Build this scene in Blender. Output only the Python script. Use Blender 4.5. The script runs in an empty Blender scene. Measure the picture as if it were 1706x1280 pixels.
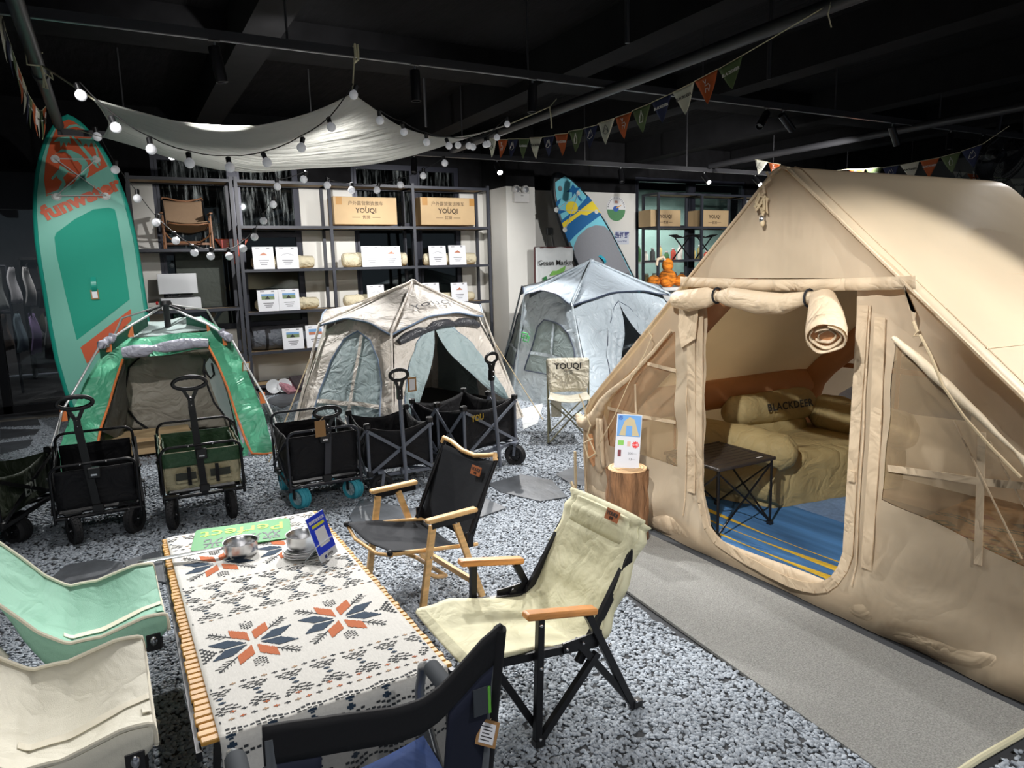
import bpy, bmesh, math, random
from math import sin, cos, pi, radians, sqrt
from mathutils import Vector, Matrix
from mathutils.geometry import delaunay_2d_cdt
V = Vector
random.seed(7)
S = bpy.context.scene
# ---------------------------------------------------------------- camera
FP, PIT, ROL, YAW, H = 1177.4, .1614, -.02685, .50514, 1.7
fw = V((sin(YAW)*cos(PIT), cos(YAW)*cos(PIT), -sin(PIT)))
rt0 = V((cos(YAW), -sin(YAW), 0)); up0 = rt0.cross(fw)
rt = rt0*cos(ROL)+up0*sin(ROL); up = -rt0*sin(ROL)+up0*cos(ROL)
CP = V((0, 0, H))
cd = bpy.data.cameras.new('camera'); cam = bpy.data.objects.new('camera', cd); S.collection.objects.link(cam)
cd.sensor_fit = 'HORIZONTAL'; cd.sensor_width = 36; cd.lens = FP/1706*36; cd.clip_start = .05
cam.matrix_world = Matrix(((rt.x, up.x, -fw.x, 0), (rt.y, up.y, -fw.y, 0), (rt.z, up.z, -fw.z, H), (0, 0, 0, 1)))
S.camera = cam
# ---------------------------------------------------------------- world, exposure
w = bpy.data.worlds.new('world'); S.world = w; w.use_nodes = True
w.node_tree.nodes['Background'].inputs[0].default_value = (.75, .85, 1, 1)
w.node_tree.nodes['Background'].inputs[1].default_value = .24
S.view_settings.view_transform = 'Standard'; S.view_settings.look = 'None'
S.view_settings.gamma = 1; S.view_settings.use_curve_mapping = False
S.view_settings.exposure = 0.0
# ---------------------------------------------------------------- spot lamps: those of the tracks, plus added unseen fill lamps
def spot(loc, aim, watt, ang=60, blend=.6, rad=.03, col=(1, .98, .96)):
    l = bpy.data.lights.new('spot_light', 'SPOT'); l.energy = watt; l.spot_size = radians(ang); l.spot_blend = blend
    l.shadow_soft_size = rad; l.color = col
    o = bpy.data.objects.new('spot_light', l); S.collection.objects.link(o); o.location = loc
    o.rotation_euler = (V(aim)-V(loc)).to_track_quat('-Z', 'Y').to_euler(); return o
LAMPS = [  # (lamp position, aimed at, watts, cone)
 ((.73, 5.2, 2.93), (.65, 3.2, .2), 240, 75), ((2.12, 5.2, 2.93), (1.6, 2.8, .2), 350, 78), ((-.31, 3.8, 3.05), (.4, 8.0, .6), 280, 40), ((3.14, 5.2, 2.93), (2.7, 3.6, 0), 300, 75), ((1.5, 5.2, 3.17), (1.5, 6.8, 2.85), 130, 110),  # left pipe and above-tarp lamps are added, to brighten green tent and tarp
 ((5.85, 5.2, 2.98), (5.5, 7.5, .8), 380, 70), ((6.05, 5.2, 2.98), (8.0, 9.5, 2), 420, 70), ((7.8, 5.2, 2.95), (9.6, 10.5, 2), 520, 60),
 ((9.0, 5.2, 2.95), (11, 10.5, 2.2), 420, 60), ((9.6, 5.2, 2.95), (8, 3.5, 1), 200, 60), ((-.25, 5.2, 2.93), (-.4, 3.4, .2), 190, 80),
 ((2.2, 8.45, 2.95), (2.3, 11, 1.5), 260, 95), ((4.3, 8.45, 2.95), (4.5, 11, 1.6), 280, 90), ((4.6, 5.2, 2.95), (3.7, 6.4, .4), 380, 72), ((.1, 1.0, 3.05), (3.9, 3.25, .15), 620, 34), ((-.31, 7.4, 3.05), (0, 9.2, 1.0), 90, 75),  # lamps aimed at the cream chair and into the tan tent are added
 ((.95, 8.5, 2.9), (.6, 6.4, .3), 300, 85), ((2.5, 8.5, 2.9), (2.4, 6.6, .3), 280, 80), ((4.65, 8.5, 2.9), (3.6, 6.0, 0), 360, 85), ((8.7, 8.5, 2.9), (8.0, 7, .5), 250, 80), ((10.3, 8.5, 2.9), (9.0, 7, .5), 200, 80),
 ((3.9, .35, 3.05), (3.3, 1.72, 1.5), 300, 44), ((5.9, .4, 3.05), (4.9, 1.9, 1.7), 170, 85), ((2.2, -.4, 3.05), (2.7, 1.9, .6), 230, 55), ((.9, -.9, 3.05), (1.7, 2.6, .3), 90, 70),  # first lamp follows the roof hot spot; the others are added unseen fill
 ((-.9, .2, 3.05), (0, 2.6, .5), 90, 75), ((7.0, 3.0, 3.05), (5.6, 2.6, 1.0), 120, 75)]  # the lamp at the left is added fill too, out of view
for p, a, wt, an in LAMPS: spot(p, a, wt, an)

# ================================================================ helpers
def link(o, parent=None):
    S.collection.objects.link(o)
    if parent: o.parent = parent
    return o
def tag(o, label, cat, group=None):
    o['label'] = label; o['category'] = cat
    if group: o['group'] = group
    return o
def M4(loc=(0, 0, 0), rz=0, rx=0, ry=0):
    return Matrix.Translation(V(loc)) @ Matrix.Rotation(rz, 4, 'Z') @ Matrix.Rotation(ry, 4, 'Y') @ Matrix.Rotation(rx, 4, 'X')
RM = {}
def thing(name, label, cat, loc=(0, 0, 0), rz=0, group=None, m=None):
    o = bpy.data.objects.new(name, None); o.empty_display_size = .1; link(o)
    mm = m or M4(loc, rz); o.matrix_world = mm; RM[o.name] = mm.inverted()
    return tag(o, label, cat, group)
def ray(px, py): return fw + rt*((px-853)/FP) - up*((py-640)/FP)
def atZ(px, py, z=0): d = ray(px, py); return CP + d*((z-H)/d.z)
def atY(px, py, y): d = ray(px, py); return CP + d*(y/d.y)
def atX(px, py, x): d = ray(px, py); return CP + d*(x/d.x)
def frame(z, xh=None, o=(0, 0, 0)):   # matrix whose local z is z and whose x is near xh
    z = V(z).normalized(); xh = V(xh) if xh is not None else (V((1, 0, 0)) if abs(z.x) < .9 else V((0, 1, 0)))
    x = (xh-z*xh.dot(z)).normalized(); y = z.cross(x)
    return Matrix(((x.x, y.x, z.x, o[0]), (x.y, y.y, z.y, o[1]), (x.z, y.z, z.z, o[2]), (0, 0, 0, 1)))
class B:
    def __init__(s): s.v = []; s.f = []
    def add(s, vs, fs):
        n = len(s.v); s.v += [V(p) for p in vs]; s.f += [tuple(i+n for i in f) for f in fs]; return s
    def box(s, c, d, m=None, rz=0, b=0):
        x, y, z = d[0]/2, d[1]/2, d[2]/2
        m = m or Matrix.Rotation(rz, 4, 'Z')
        if b:
            vs = []; 
            for k in (-1, 1):
                for (i, j) in ((-1, -1), (1, -1), (1, 1), (-1, 1)): vs.append((i*(x-b), j*(y-b), k*z))
            ring = [(-x+b, -y), (x-b, -y), (x, -y+b), (x, y-b), (x-b, y), (-x+b, y), (-x, y-b), (-x, -y+b)]
            vs += [(p, q, -z+b) for p, q in ring]+[(p, q, z-b) for p, q in ring]
            fs = [(3, 2, 1, 0), (4, 5, 6, 7)]
            fs += [(8+i, 8+(i+1) % 8, 16+(i+1) % 8, 16+i) for i in range(8)]
            for k, o in ((0, 8), (4, 16)):
                for c4 in range(4):
                    a = o+2*c4; n = o+2*c4+1; p = o+(2*c4-1) % 8
                    e = (k+c4, a, n, k+(c4+1) % 4) ; t = (k+c4, p, a)
                    if k: e = e[::-1]; t = t[::-1]
                    fs += [e, t]
            fs = [f[::-1] if False else f for f in fs]
            return s.add([V(c)+(m @ V(q)) for q in vs], fs)
        vs = [V(c)+(m @ V((i*x, j*y, k*z))) for k in (-1, 1) for j in (-1, 1) for i in (-1, 1)]
        return s.add(vs, [(0, 2, 3, 1), (4, 5, 7, 6), (0, 1, 5, 4), (2, 6, 7, 3), (0, 4, 6, 2), (1, 3, 7, 5)])
    def b2(s, a, c, **k):  # box by two corners
        a = V(a); c = V(c); return s.box((a+c)/2, [abs(t) for t in (c-a)], **k)
    def bar(s, p, q, w=.02, h=None, xh=None):
        p = V(p); q = V(q); h = h or w; m = frame(q-p, xh).to_3x3().to_4x4()
        return s.box((p+q)/2, (w, h, (q-p).length), m=m)
    def tube(s, pts, r, n=8, closed=False, caps=True, rs=None):
        pts = [V(p) for p in pts]; N = len(pts); vs = []; u = None
        for i, p in enumerate(pts):
            t = (pts[(i+1) % N]-pts[i-1]) if closed else (pts[min(i+1, N-1)]-pts[max(i-1, 0)])
            t.normalize()
            if u is None: u = t.orthogonal()
            u = (u-t*u.dot(t)).normalized(); v = t.cross(u); rr = rs[i] if rs else r
            vs += [p+u*(rr*cos(2*pi*k/n))+v*(rr*sin(2*pi*k/n)) for k in range(n)]
        fs = [(i*n+k, i*n+(k+1) % n, ((i+1) % N)*n+(k+1) % n, ((i+1) % N)*n+k) for i in range(N if closed else N-1) for k in range(n)]
        if caps and not closed: fs += [tuple(range(n))[::-1], tuple((N-1)*n+k for k in range(n))]
        return s.add(vs, fs)
    def lathe(s, prof, m=None, n=20):  # prof: (r, z)
        m = m or Matrix(); vs = [m @ V((r*cos(2*pi*k/n), r*sin(2*pi*k/n), z)) for r, z in prof for k in range(n)]
        fs = [(i*n+k, i*n+(k+1) % n, (i+1)*n+(k+1) % n, (i+1)*n+k) for i in range(len(prof)-1) for k in range(n)]
        return s.add(vs, fs)
    def poly(s, pts, m=None, t=.002):  # flat polygon in local xy, thickness t upwards
        m = m or Matrix(); n = len(pts)
        vs = [m @ V((p[0], p[1], 0)) for p in pts]+[m @ V((p[0], p[1], t)) for p in pts]
        return s.add(vs, [tuple(range(n))[::-1], tuple(range(n, 2*n))]+[(i, (i+1) % n, n+(i+1) % n, n+i) for i in range(n)])
    def grid(s, f, nu, nv):
        vs = [f(i/nu, j/nv) for i in range(nu+1) for j in range(nv+1)]
        return s.add(vs, [(i*(nv+1)+j, (i+1)*(nv+1)+j, (i+1)*(nv+1)+j+1, i*(nv+1)+j+1) for i in range(nu) for j in range(nv)])
    def sph(s, c, r, nu=12, nv=8):
        m = Matrix.Translation(V(c)); r = V((r, r, r)) if not hasattr(r, '__len__') else V(r)
        vs = [V(c)+V((r.x*sin(pi*j/nv)*cos(2*pi*i/nu), r.y*sin(pi*j/nv)*sin(2*pi*i/nu), -r.z*cos(pi*j/nv))) for j in range(1, nv) for i in range(nu)]
        vs += [V(c)-V((0, 0, r.z)), V(c)+V((0, 0, r.z))]; L = len(vs)
        fs = [(j*nu+i, j*nu+(i+1) % nu, (j+1)*nu+(i+1) % nu, (j+1)*nu+i) for j in range(nv-2) for i in range(nu)]
        fs += [((i+1) % nu, i, L-2) for i in range(nu)]+[((nv-2)*nu+i, (nv-2)*nu+(i+1) % nu, L-1) for i in range(nu)]
        return s.add(vs, fs)
def inpoly(x, y, P):
    c = False; j = len(P)-1
    for i in range(len(P)):
        if (P[i][1] > y) != (P[j][1] > y) and x < (P[j][0]-P[i][0])*(y-P[i][1])/(P[j][1]-P[i][1])+P[i][0]: c = not c
        j = i
    return c
def dens(P, s):
    o = []
    for i in range(len(P)):
        a = P[i]; b = P[(i+1) % len(P)]; n = max(1, int(math.hypot(b[0]-a[0], b[1]-a[1])/s))
        o += [(a[0]+(b[0]-a[0])*k/n, a[1]+(b[1]-a[1])*k/n) for k in range(n)]
    return o
def panel(b, out, holes, f, s=.06):   # dense 2-D polygon with holes mapped to 3-D by f
    out = dens(out, s); holes = [dens(h, s) for h in holes]; vs = []; es = []
    for L in [out]+holes:
        n = len(vs); vs += L; es += [(n+i, n+(i+1) % len(L)) for i in range(len(L))]
    x0 = min(p[0] for p in out); x1 = max(p[0] for p in out); y0 = min(p[1] for p in out); y1 = max(p[1] for p in out)
    rr = random.Random(3); x = x0+s/2
    while x < x1:
        y = y0+s/2
        while y < y1:
            q = (x+rr.uniform(-.2, .2)*s, y+rr.uniform(-.2, .2)*s)
            if inpoly(q[0], q[1], out) and not any(inpoly(q[0], q[1], h) for h in holes): vs.append(q)
            y += s
        x += s
    r = delaunay_2d_cdt([V(p).to_2d() for p in vs], es, [], 0, 1e-5); pv = r[0]; fs = []
    for t in r[2]:
        cx = sum(pv[i].x for i in t)/3; cy = sum(pv[i].y for i in t)/3
        if inpoly(cx, cy, out) and not any(inpoly(cx, cy, h) for h in holes): fs.append(tuple(t))
    return b.add([f(p.x, p.y) for p in pv], fs)
def obj(name, b, m, parent=None, smooth=False, world=False, solid=0, kind=None, label=None, bev=0, sub=0):
    vs = b.v
    if world and parent: 
        r = parent; im = RM[r.name]; vs = [im @ p for p in vs]
    me = bpy.data.meshes.new(name); me.from_pydata([tuple(p) for p in vs], [], b.f); me.validate(); me.update()
    bm = bmesh.new(); bm.from_mesh(me); bmesh.ops.recalc_face_normals(bm, faces=bm.faces); bm.to_mesh(me); bm.free()
    me.materials.append(m)
    if smooth: me.polygons.foreach_set('use_smooth', [True]*len(me.polygons))
    o = bpy.data.objects.new(name, me); link(o, parent)
    if world and parent: RM[o.name] = RM[parent.name]
    if solid: k = o.modifiers.new('solidify', 'SOLIDIFY'); k.thickness = solid; k.offset = 0
    if bev: k = o.modifiers.new('bevel', 'BEVEL'); k.width = bev; k.segments = 2; k.limit_method = 'ANGLE'
    if sub: k = o.modifiers.new('subdivision', 'SUBSURF'); k.levels = sub; k.render_levels = sub
    if smooth and not sub: me.set_sharp_from_angle(angle=radians(50))
    if kind: o['kind'] = kind
    if label: o['label'] = label
    return o
def txt(name, s, size, m, material, parent=None, world=True, ext=.0008, off=0, align='CENTER', sx=1, space=1, fit=0):
    c = bpy.data.curves.new('t', 'FONT'); c.body = s; c.size = size; c.extrude = ext; c.offset = off; c.align_x = align; c.align_y = 'CENTER'; c.space_character = space
    c.resolution_u = 2
    t = bpy.data.objects.new('t', c); S.collection.objects.link(t); dg = bpy.context.evaluated_depsgraph_get()
    me = bpy.data.meshes.new_from_object(t.evaluated_get(dg)); bpy.data.objects.remove(t)
    me.name = name
    if fit:
        xs_ = [v.co.x for v in me.vertices]; sx = fit/max(1e-6, max(xs_)-min(xs_))
    if world and parent: m = RM[parent.name] @ m
    me.transform(m @ Matrix.Diagonal((sx, 1, 1, 1))); me.materials.clear(); me.materials.append(material)
    o = bpy.data.objects.new(name, me); link(o, parent); return o
def copy_tree(o, parent=None):
    c = o.copy(); S.collection.objects.link(c); c.parent = parent
    if parent: c.matrix_parent_inverse = o.matrix_parent_inverse.copy()
    for ch in CH.get(o.name, list(o.children)): copy_tree(ch, c)
    return c
CH = {}
def dup(o, label=None, loc=None, rz=None, group=None):
    c = copy_tree(o)
    if loc is not None: c.matrix_world = M4(loc, rz or 0)
    if label: c['label'] = label
    if group: c['group'] = group
    return c
# ---------------------------------------------------------------- materials
def mat(name, col, rough=.6, metal=0, nz=None, bump=None, crinkle=0, trans=0, alpha=1, emit=0, spec=.5, rnd=0, csc=5, weave=0):
    m = bpy.data.materials.new(name); m.use_nodes = True; nt = m.node_tree; N = nt.nodes; L = nt.links
    p = N['Principled BSDF']; out = N['Material Output']
    p.inputs['Base Color'].default_value = (*col, 1); p.inputs['Roughness'].default_value = rough; p.inputs['Metallic'].default_value = metal
    p.inputs['Specular IOR Level'].default_value = spec; p.inputs['Alpha'].default_value = alpha
    tc = N.new('ShaderNodeTexCoord'); src = tc.outputs['Object']; colsock = None
    if nz:
        mp = N.new('ShaderNodeMapping'); L.new(src, mp.inputs[0])
        if len(nz) > 2: mp.inputs['Scale'].default_value = nz[2]
        n = N.new('ShaderNodeTexNoise'); n.inputs['Scale'].default_value = nz[0]; n.inputs['Detail'].default_value = 5; L.new(mp.outputs[0], n.inputs['Vector'])
        mr = N.new('ShaderNodeMapRange'); mr.inputs[1].default_value = .3; mr.inputs[2].default_value = .7; mr.inputs[3].default_value = 1-nz[1]; mr.inputs[4].default_value = 1+nz[1]; L.new(n.outputs['Fac'], mr.inputs[0])
        vm = N.new('ShaderNodeVectorMath'); vm.operation = 'SCALE'; vm.inputs[0].default_value = col; L.new(mr.outputs[0], vm.inputs['Scale']); colsock = vm.outputs[0]
        L.new(colsock, p.inputs['Base Color'])
    if rnd:
        oi = N.new('ShaderNodeObjectInfo'); mr = N.new('ShaderNodeMapRange'); mr.inputs[3].default_value = 1-rnd; mr.inputs[4].default_value = 1+rnd; L.new(oi.outputs['Random'], mr.inputs[0])
        vm = N.new('ShaderNodeVectorMath'); vm.operation = 'SCALE'; vm.inputs[0].default_value = col; L.new(mr.outputs[0], vm.inputs['Scale'])
        if colsock: L.new(colsock, vm.inputs[0])
        colsock = vm.outputs[0]; L.new(colsock, p.inputs['Base Color'])
    nrm = None
    def bmp(h, st, d):
        nonlocal nrm
        b = N.new('ShaderNodeBump'); b.inputs['Strength'].default_value = st; b.inputs['Distance'].default_value = d; L.new(h, b.inputs['Height'])
        if nrm: L.new(nrm, b.inputs['Normal'])
        nrm = b.outputs[0]
    if bump:
        n = N.new('ShaderNodeTexNoise'); n.inputs['Scale'].default_value = bump[0]; n.inputs['Detail'].default_value = 4; 
        if len(bump) > 3:
            mp = N.new('ShaderNodeMapping'); L.new(src, mp.inputs[0]); mp.inputs['Scale'].default_value = bump[3]; L.new(mp.outputs[0], n.inputs['Vector'])
        else: L.new(src, n.inputs['Vector'])
        bmp(n.outputs['Fac'], bump[1], bump[2])
    if crinkle:
        n = N.new('ShaderNodeTexNoise'); n.inputs['Scale'].default_value = csc; n.inputs['Detail'].default_value = 3; n.inputs['Roughness'].default_value = .45; n.inputs['Distortion'].default_value = 1.2; L.new(src, n.inputs['Vector'])
        a = N.new('ShaderNodeMath'); a.operation = 'SUBTRACT'; a.inputs[1].default_value = .5; L.new(n.outputs['Fac'], a.inputs[0])
        a2 = N.new('ShaderNodeMath'); a2.operation = 'ABSOLUTE'; L.new(a.outputs[0], a2.inputs[0])
        bmp(a2.outputs[0], min(1, crinkle), .05*max(1, crinkle))
        n = N.new('ShaderNodeTexNoise'); n.inputs['Scale'].default_value = csc*.35; n.inputs['Detail'].default_value = 2; n.inputs['Distortion'].default_value = .8; L.new(src, n.inputs['Vector'])
        bmp(n.outputs['Fac'], min(1, crinkle), .10)
    if weave:
        n = N.new('ShaderNodeTexNoise'); n.inputs['Scale'].default_value = weave; n.inputs['Detail'].default_value = 2; L.new(src, n.inputs['Vector']); bmp(n.outputs['Fac'], .5, .002)
    if nrm: L.new(nrm, p.inputs['Normal'])
    if trans:
        t = N.new('ShaderNodeBsdfTranslucent'); t.inputs[0].default_value = (*col, 1)
        if colsock: L.new(colsock, t.inputs[0])
        if nrm: L.new(nrm, t.inputs['Normal'])
        mx = N.new('ShaderNodeMixShader'); mx.inputs[0].default_value = trans; L.new(p.outputs[0], mx.inputs[1]); L.new(t.outputs[0], mx.inputs[2]); L.new(mx.outputs[0], out.inputs[0])
    if emit:
        p.inputs['Emission Color'].default_value = (*col, 1); p.inputs['Emission Strength'].default_value = emit
    m.blend_method = 'OPAQUE'
    return m
def sc(r, g, b):  # sRGB 0-255 to linear
    f = lambda c: (c/255/12.92) if c <= 10 else (((c/255)+.055)/1.055)**2.4
    return (f(r), f(g), f(b))
black = mat('black_paint', (.008, .008, .009), .85, spec=.15, nz=(6, .3))
steel = mat('dark_steel', (.035, .038, .05), .5, .0)
blackmetal = mat('black_metal', (.014, .014, .016), .35, .4)
blackplastic = mat('black_plastic', (.012, .012, .013), .4)
blackcloth = mat('black_polyester', (.010, .010, .012), .65, spec=.3, crinkle=.5, csc=7)
white = mat('white_paint', (.72, .71, .69), .6, nz=(3, .06))
paper = mat('white_paper', (.85, .86, .9), .5)
ink = mat('dark_ink', (.02, .02, .02), .6)
wood = mat('beech_wood', sc(222, 178, 118), .45, nz=(9, .18, (1, 1, 6)))
woodw = mat('warm_wood', sc(222, 152, 84), .4, nz=(9, .18, (1, 1, 6)))
chrome = mat('bright_metal', (.7, .7, .72), .25, 1)
silver = mat('grey_tube', (.32, .33, .34), .35, .6)
rope = mat('cream_rope', sc(205, 185, 150), .8)
ropew = mat('pale_rope', sc(200, 195, 165), .8)
leather = mat('tan_leather', sc(160, 92, 50), .5)
# ================================================================ structure
def struct(name, b, m, **k): o = obj(name, b, m, **k); o['kind'] = 'structure'; return o
slate = mat('dark_floor_tile', (.05, .052, .056), .45, nz=(2, .3), bump=(8, .3, .01))
struct('floor', B().b2((-6, -4, -.12), (17, 16, -.03)), slate)
ceilm = mat('black_ceiling', (.007, .007, .008), .9, spec=.15, nz=(3, .3), bump=(14, 1, .02, (1, .15, 1)))
struct('ceiling', B().b2((-6, -4, 4.0), (17, 16, 4.1)), ceilm)
beamm = mat('beam_paint', (.009, .009, .010), .9, spec=.2, nz=(5, .2))
n = 0
for x in (-2.6, 1.1, 4.15, 6.3, 8.75, 11.5, 14.5):
    n += 1; struct('trim_%d' % n, B().b2((x, -4, 3.62), (x+.3, 11.1, 4.0)), beamm)
for y in (-.5, 7.0):
    n += 1; struct('trim_%d' % n, B().b2((-6, y, 3.74), (17, y+.4, 4.0)), black)
# back wall : white below, black above, with openings
YW = 11.15
def wallbox(b, x0, x1, z0, z1, t=.2): b.b2((x0, YW, z0), (x1, YW+t, z1))
wb = B()
ZT = 3.08
for x0, x1, z0 in ((.3, .6, 0), (2.58, 3.4, 0), (5.25, 9.02, 0), (12.0, 12.25, 0), (12.5, 12.8, 0)): wallbox(wb, x0, x1, z0, ZT)
for x0, x1 in ((.6, 2.58), (3.4, 5.25), (9.02, 12.0), (12.25, 12.5), (12.8, 17)): wallbox(wb, x0, x1, 0, .93 if x0 < 8 else .35)
wallm = mat('white_wall', (.66, .65, .61), .7, nz=(1.2, .08, (1, 1, .4)))
struct('wall_back', wb, wallm)
wu = B()
for x0, x1 in ((-6, .6), (2.58, 3.4), (5.25, 9.02), (12.0, 17)): wallbox(wu, x0, x1, ZT, 4.0)
for x0, x1 in ((.6, 2.58), (3.4, 5.25), (9.02, 12.0)): wallbox(wu, x0, x1, 3.4, 4.0)
struct('wall_back_upper', wu, black)
struct('wall_right', B().b2((16.8, -4, 0), (17, 11.1, 4.0)), mat('grey_wall', (.2, .2, .2), .8))
struct('wall_left', B().b2((-6, -4, 0), (-5.8, 11.1, 4.0)), mat('charcoal_wall', (.05, .05, .05), .8))
# dark world outside the panes
nightm = mat('night_outside', (.01, .014, .016), .9)
struct('wall_outside', B().b2((.3, 15.2, -.1), (17, 15.3, 4.2)), nightm)
framem = mat('window_frame', (.03, .032, .045), .4, .4)
def glass(name, col=(.55, .62, .62), dirt=.0, tr=.72, seed=0, sc1=(9, 9, .8), lo=.52):
    m = bpy.data.materials.new(name); m.use_nodes = True; nt = m.node_tree; N = nt.nodes; L = nt.links; out = N['Material Output']; p = N['Principled BSDF']
    p.inputs['Base Color'].default_value = (*col, 1); p.inputs['Roughness'].default_value = .5
    g = N.new('ShaderNodeBsdfGlossy'); g.inputs['Roughness'].default_value = .02; g.inputs[0].default_value = (.7, .8, .8, 1)
    t = N.new('ShaderNodeBsdfTransparent'); t.inputs[0].default_value = (tr, tr, tr, 1)
    lw = N.new('ShaderNodeLayerWeight'); lw.inputs[0].default_value = .5; pw = N.new('ShaderNodeMath'); pw.operation = 'POWER'; pw.inputs[1].default_value = 4; L.new(lw.outputs['Facing'], pw.inputs[0])
    fr = N.new('ShaderNodeMath'); fr.operation = 'MULTIPLY_ADD'; fr.inputs[1].default_value = .8; fr.inputs[2].default_value = .05; L.new(pw.outputs[0], fr.inputs[0])
    m1 = N.new('ShaderNodeMixShader'); L.new(fr.outputs[0], m1.inputs[0]); L.new(t.outputs[0], m1.inputs[1]); L.new(g.outputs[0], m1.inputs[2])
    if dirt:
        tc = N.new('ShaderNodeTexCoord'); mp = N.new('ShaderNodeMapping'); mp.inputs['Scale'].default_value = sc1; mp.inputs['Location'].default_value = (seed, 0, seed)
        L.new(tc.outputs['Object'], mp.inputs[0]); n = N.new('ShaderNodeTexNoise'); n.inputs['Scale'].default_value = 2.2; n.inputs['Detail'].default_value = 8; n.inputs['Roughness'].default_value = .75; L.new(mp.outputs[0], n.inputs[0])
        mr = N.new('ShaderNodeMapRange'); mr.inputs[1].default_value = lo; mr.inputs[2].default_value = lo+.25; mr.inputs[4].default_value = dirt; L.new(n.outputs['Fac'], mr.inputs[0])
        m2 = N.new('ShaderNodeMixShader'); L.new(mr.outputs[0], m2.inputs[0]); L.new(m1.outputs[0], m2.inputs[1]); L.new(p.outputs[0], m2.inputs[2]); L.new(m2.outputs[0], out.inputs[0])
    else: L.new(m1.outputs[0], out.inputs[0])
    return m
gdirt = glass('streaked_glass', dirt=.75, seed=3); gclean = glass('clear_glass'); gdirt2 = glass('dusty_glass', dirt=.35, seed=8)
greenhaze = glass('greenish_glass', (.25, .33, .31), dirt=.07, tr=.93, seed=5, sc1=(.6, .6, .6), lo=.3)
def window(i, x0, x1, z0, z1, panes, fw_=.05):
    f = B(); y = YW+.03
    for a, c in (((x0, z0), (x0+fw_, z1)), ((x1-fw_, z0), (x1, z1)), ((x0+fw_, z0), (x1-fw_, z0+fw_)), ((x0+fw_, z1-fw_), (x1-fw_, z1))): f.b2((a[0], y, a[1]), (c[0], y+.07, c[1]))
    r = struct('window_%d' % i, f, framem)
    for k, (a, c, m) in enumerate(panes):
        fr = B()
        for p, q in (((a[0], a[1]), (a[0]+.035, c[1])), ((c[0]-.035, a[1]), c), ((a[0]+.035, a[1]), (c[0]-.035, a[1]+.035)), ((a[0]+.035, c[1]-.035), (c[0]-.035, c[1]))): fr.b2((p[0], y-.015, p[1]), (q[0], y+.085, q[1]))
        so = obj('sash', fr, framem, r)
        obj('pane', B().b2((a[0]+.035, y+.02, a[1]+.035), (c[0]-.035, y+.03, c[1]-.035)), m, so)
    return r
window(1, .6, 1.66, .93, 3.4, [((.65, .98), (1.61, 2.05), gclean), ((.65, 2.05), (1.61, 3.35), gdirt)])
window(2, 1.66, 2.58, .93, 3.4, [((1.71, .98), (2.53, 2.3), gclean), ((1.71, 2.3), (2.53, 3.35), gdirt)])
window(3, 3.4, 4.46, .93, 3.4, [((3.45, .98), (4.41, 2.45), gclean), ((3.45, 2.45), (4.41, 3.35), gdirt2)])
window(4, 4.46, 5.25, .93, 3.4, [((4.51, .98), (5.2, 2.45), gclean), ((4.51, 2.45), (5.2, 3.35), gdirt2)])
window(5, 9.02, 10.5, .35, 3.4, [((9.07, .4), (10.45, 2.45), greenhaze), ((9.07, 2.45), (10.45, 3.35), gclean)])
window(6, 10.5, 12.0, .35, 3.4, [((10.55, .4), (11.95, 2.45), greenhaze), ((10.55, 2.45), (11.95, 3.35), gclean)])
window(7, 12.8, 15.5, .93, 3.4, [((12.85, .98), (14.1, 3.35), gclean), ((14.1, .98), (15.45, 3.35), gclean)])
# pillar
struct('trim_30', B().b2((5.68, 10.3, 0), (6.22, YW, 3.02)), wallm)
struct('trim_31', B().b2((5.68, 10.3, 3.02), (6.22, YW, 4.0)), black)
# storefront on the left : glass wall with a clothes shop behind
sf = B()
for x in (-4.2, -2.72, -1.42, .2): sf.b2((x, YW, 0), (x+.1, YW+.12, 3.08))
sf.b2((-5.8, YW, 0), (.3, YW+.12, .10)); sf.b2((-5.8, YW, 2.62), (.3, YW+.12, 3.08))
d1 = struct('door_1', sf, blackmetal)
SHOP = 1
for x0, x1 in ((-4.1, -2.72), (-2.62, -1.42), (-1.32, .2)): obj('pane', B().b2((x0, YW+.05, .1), (x1, YW+.06, 2.62)), gclean, d1)
shopm = mat('shop_plaster', (.18, .18, .19), .8, nz=(2, .2))
struct('wall_shop', B().b2((-5, 15.8, 0), (.3, 15.9, 3.1)), shopm)
struct('wall_shop_side', B().b2((.3, YW+.2, 0), (.4, 15.9, 3.3)), shopm)
struct('baseboard_back', B().b2((.3, YW-.02, 0), (9.02, YW, .1)), mat('grey_skirting', (.3, .3, .29), .6))
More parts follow.
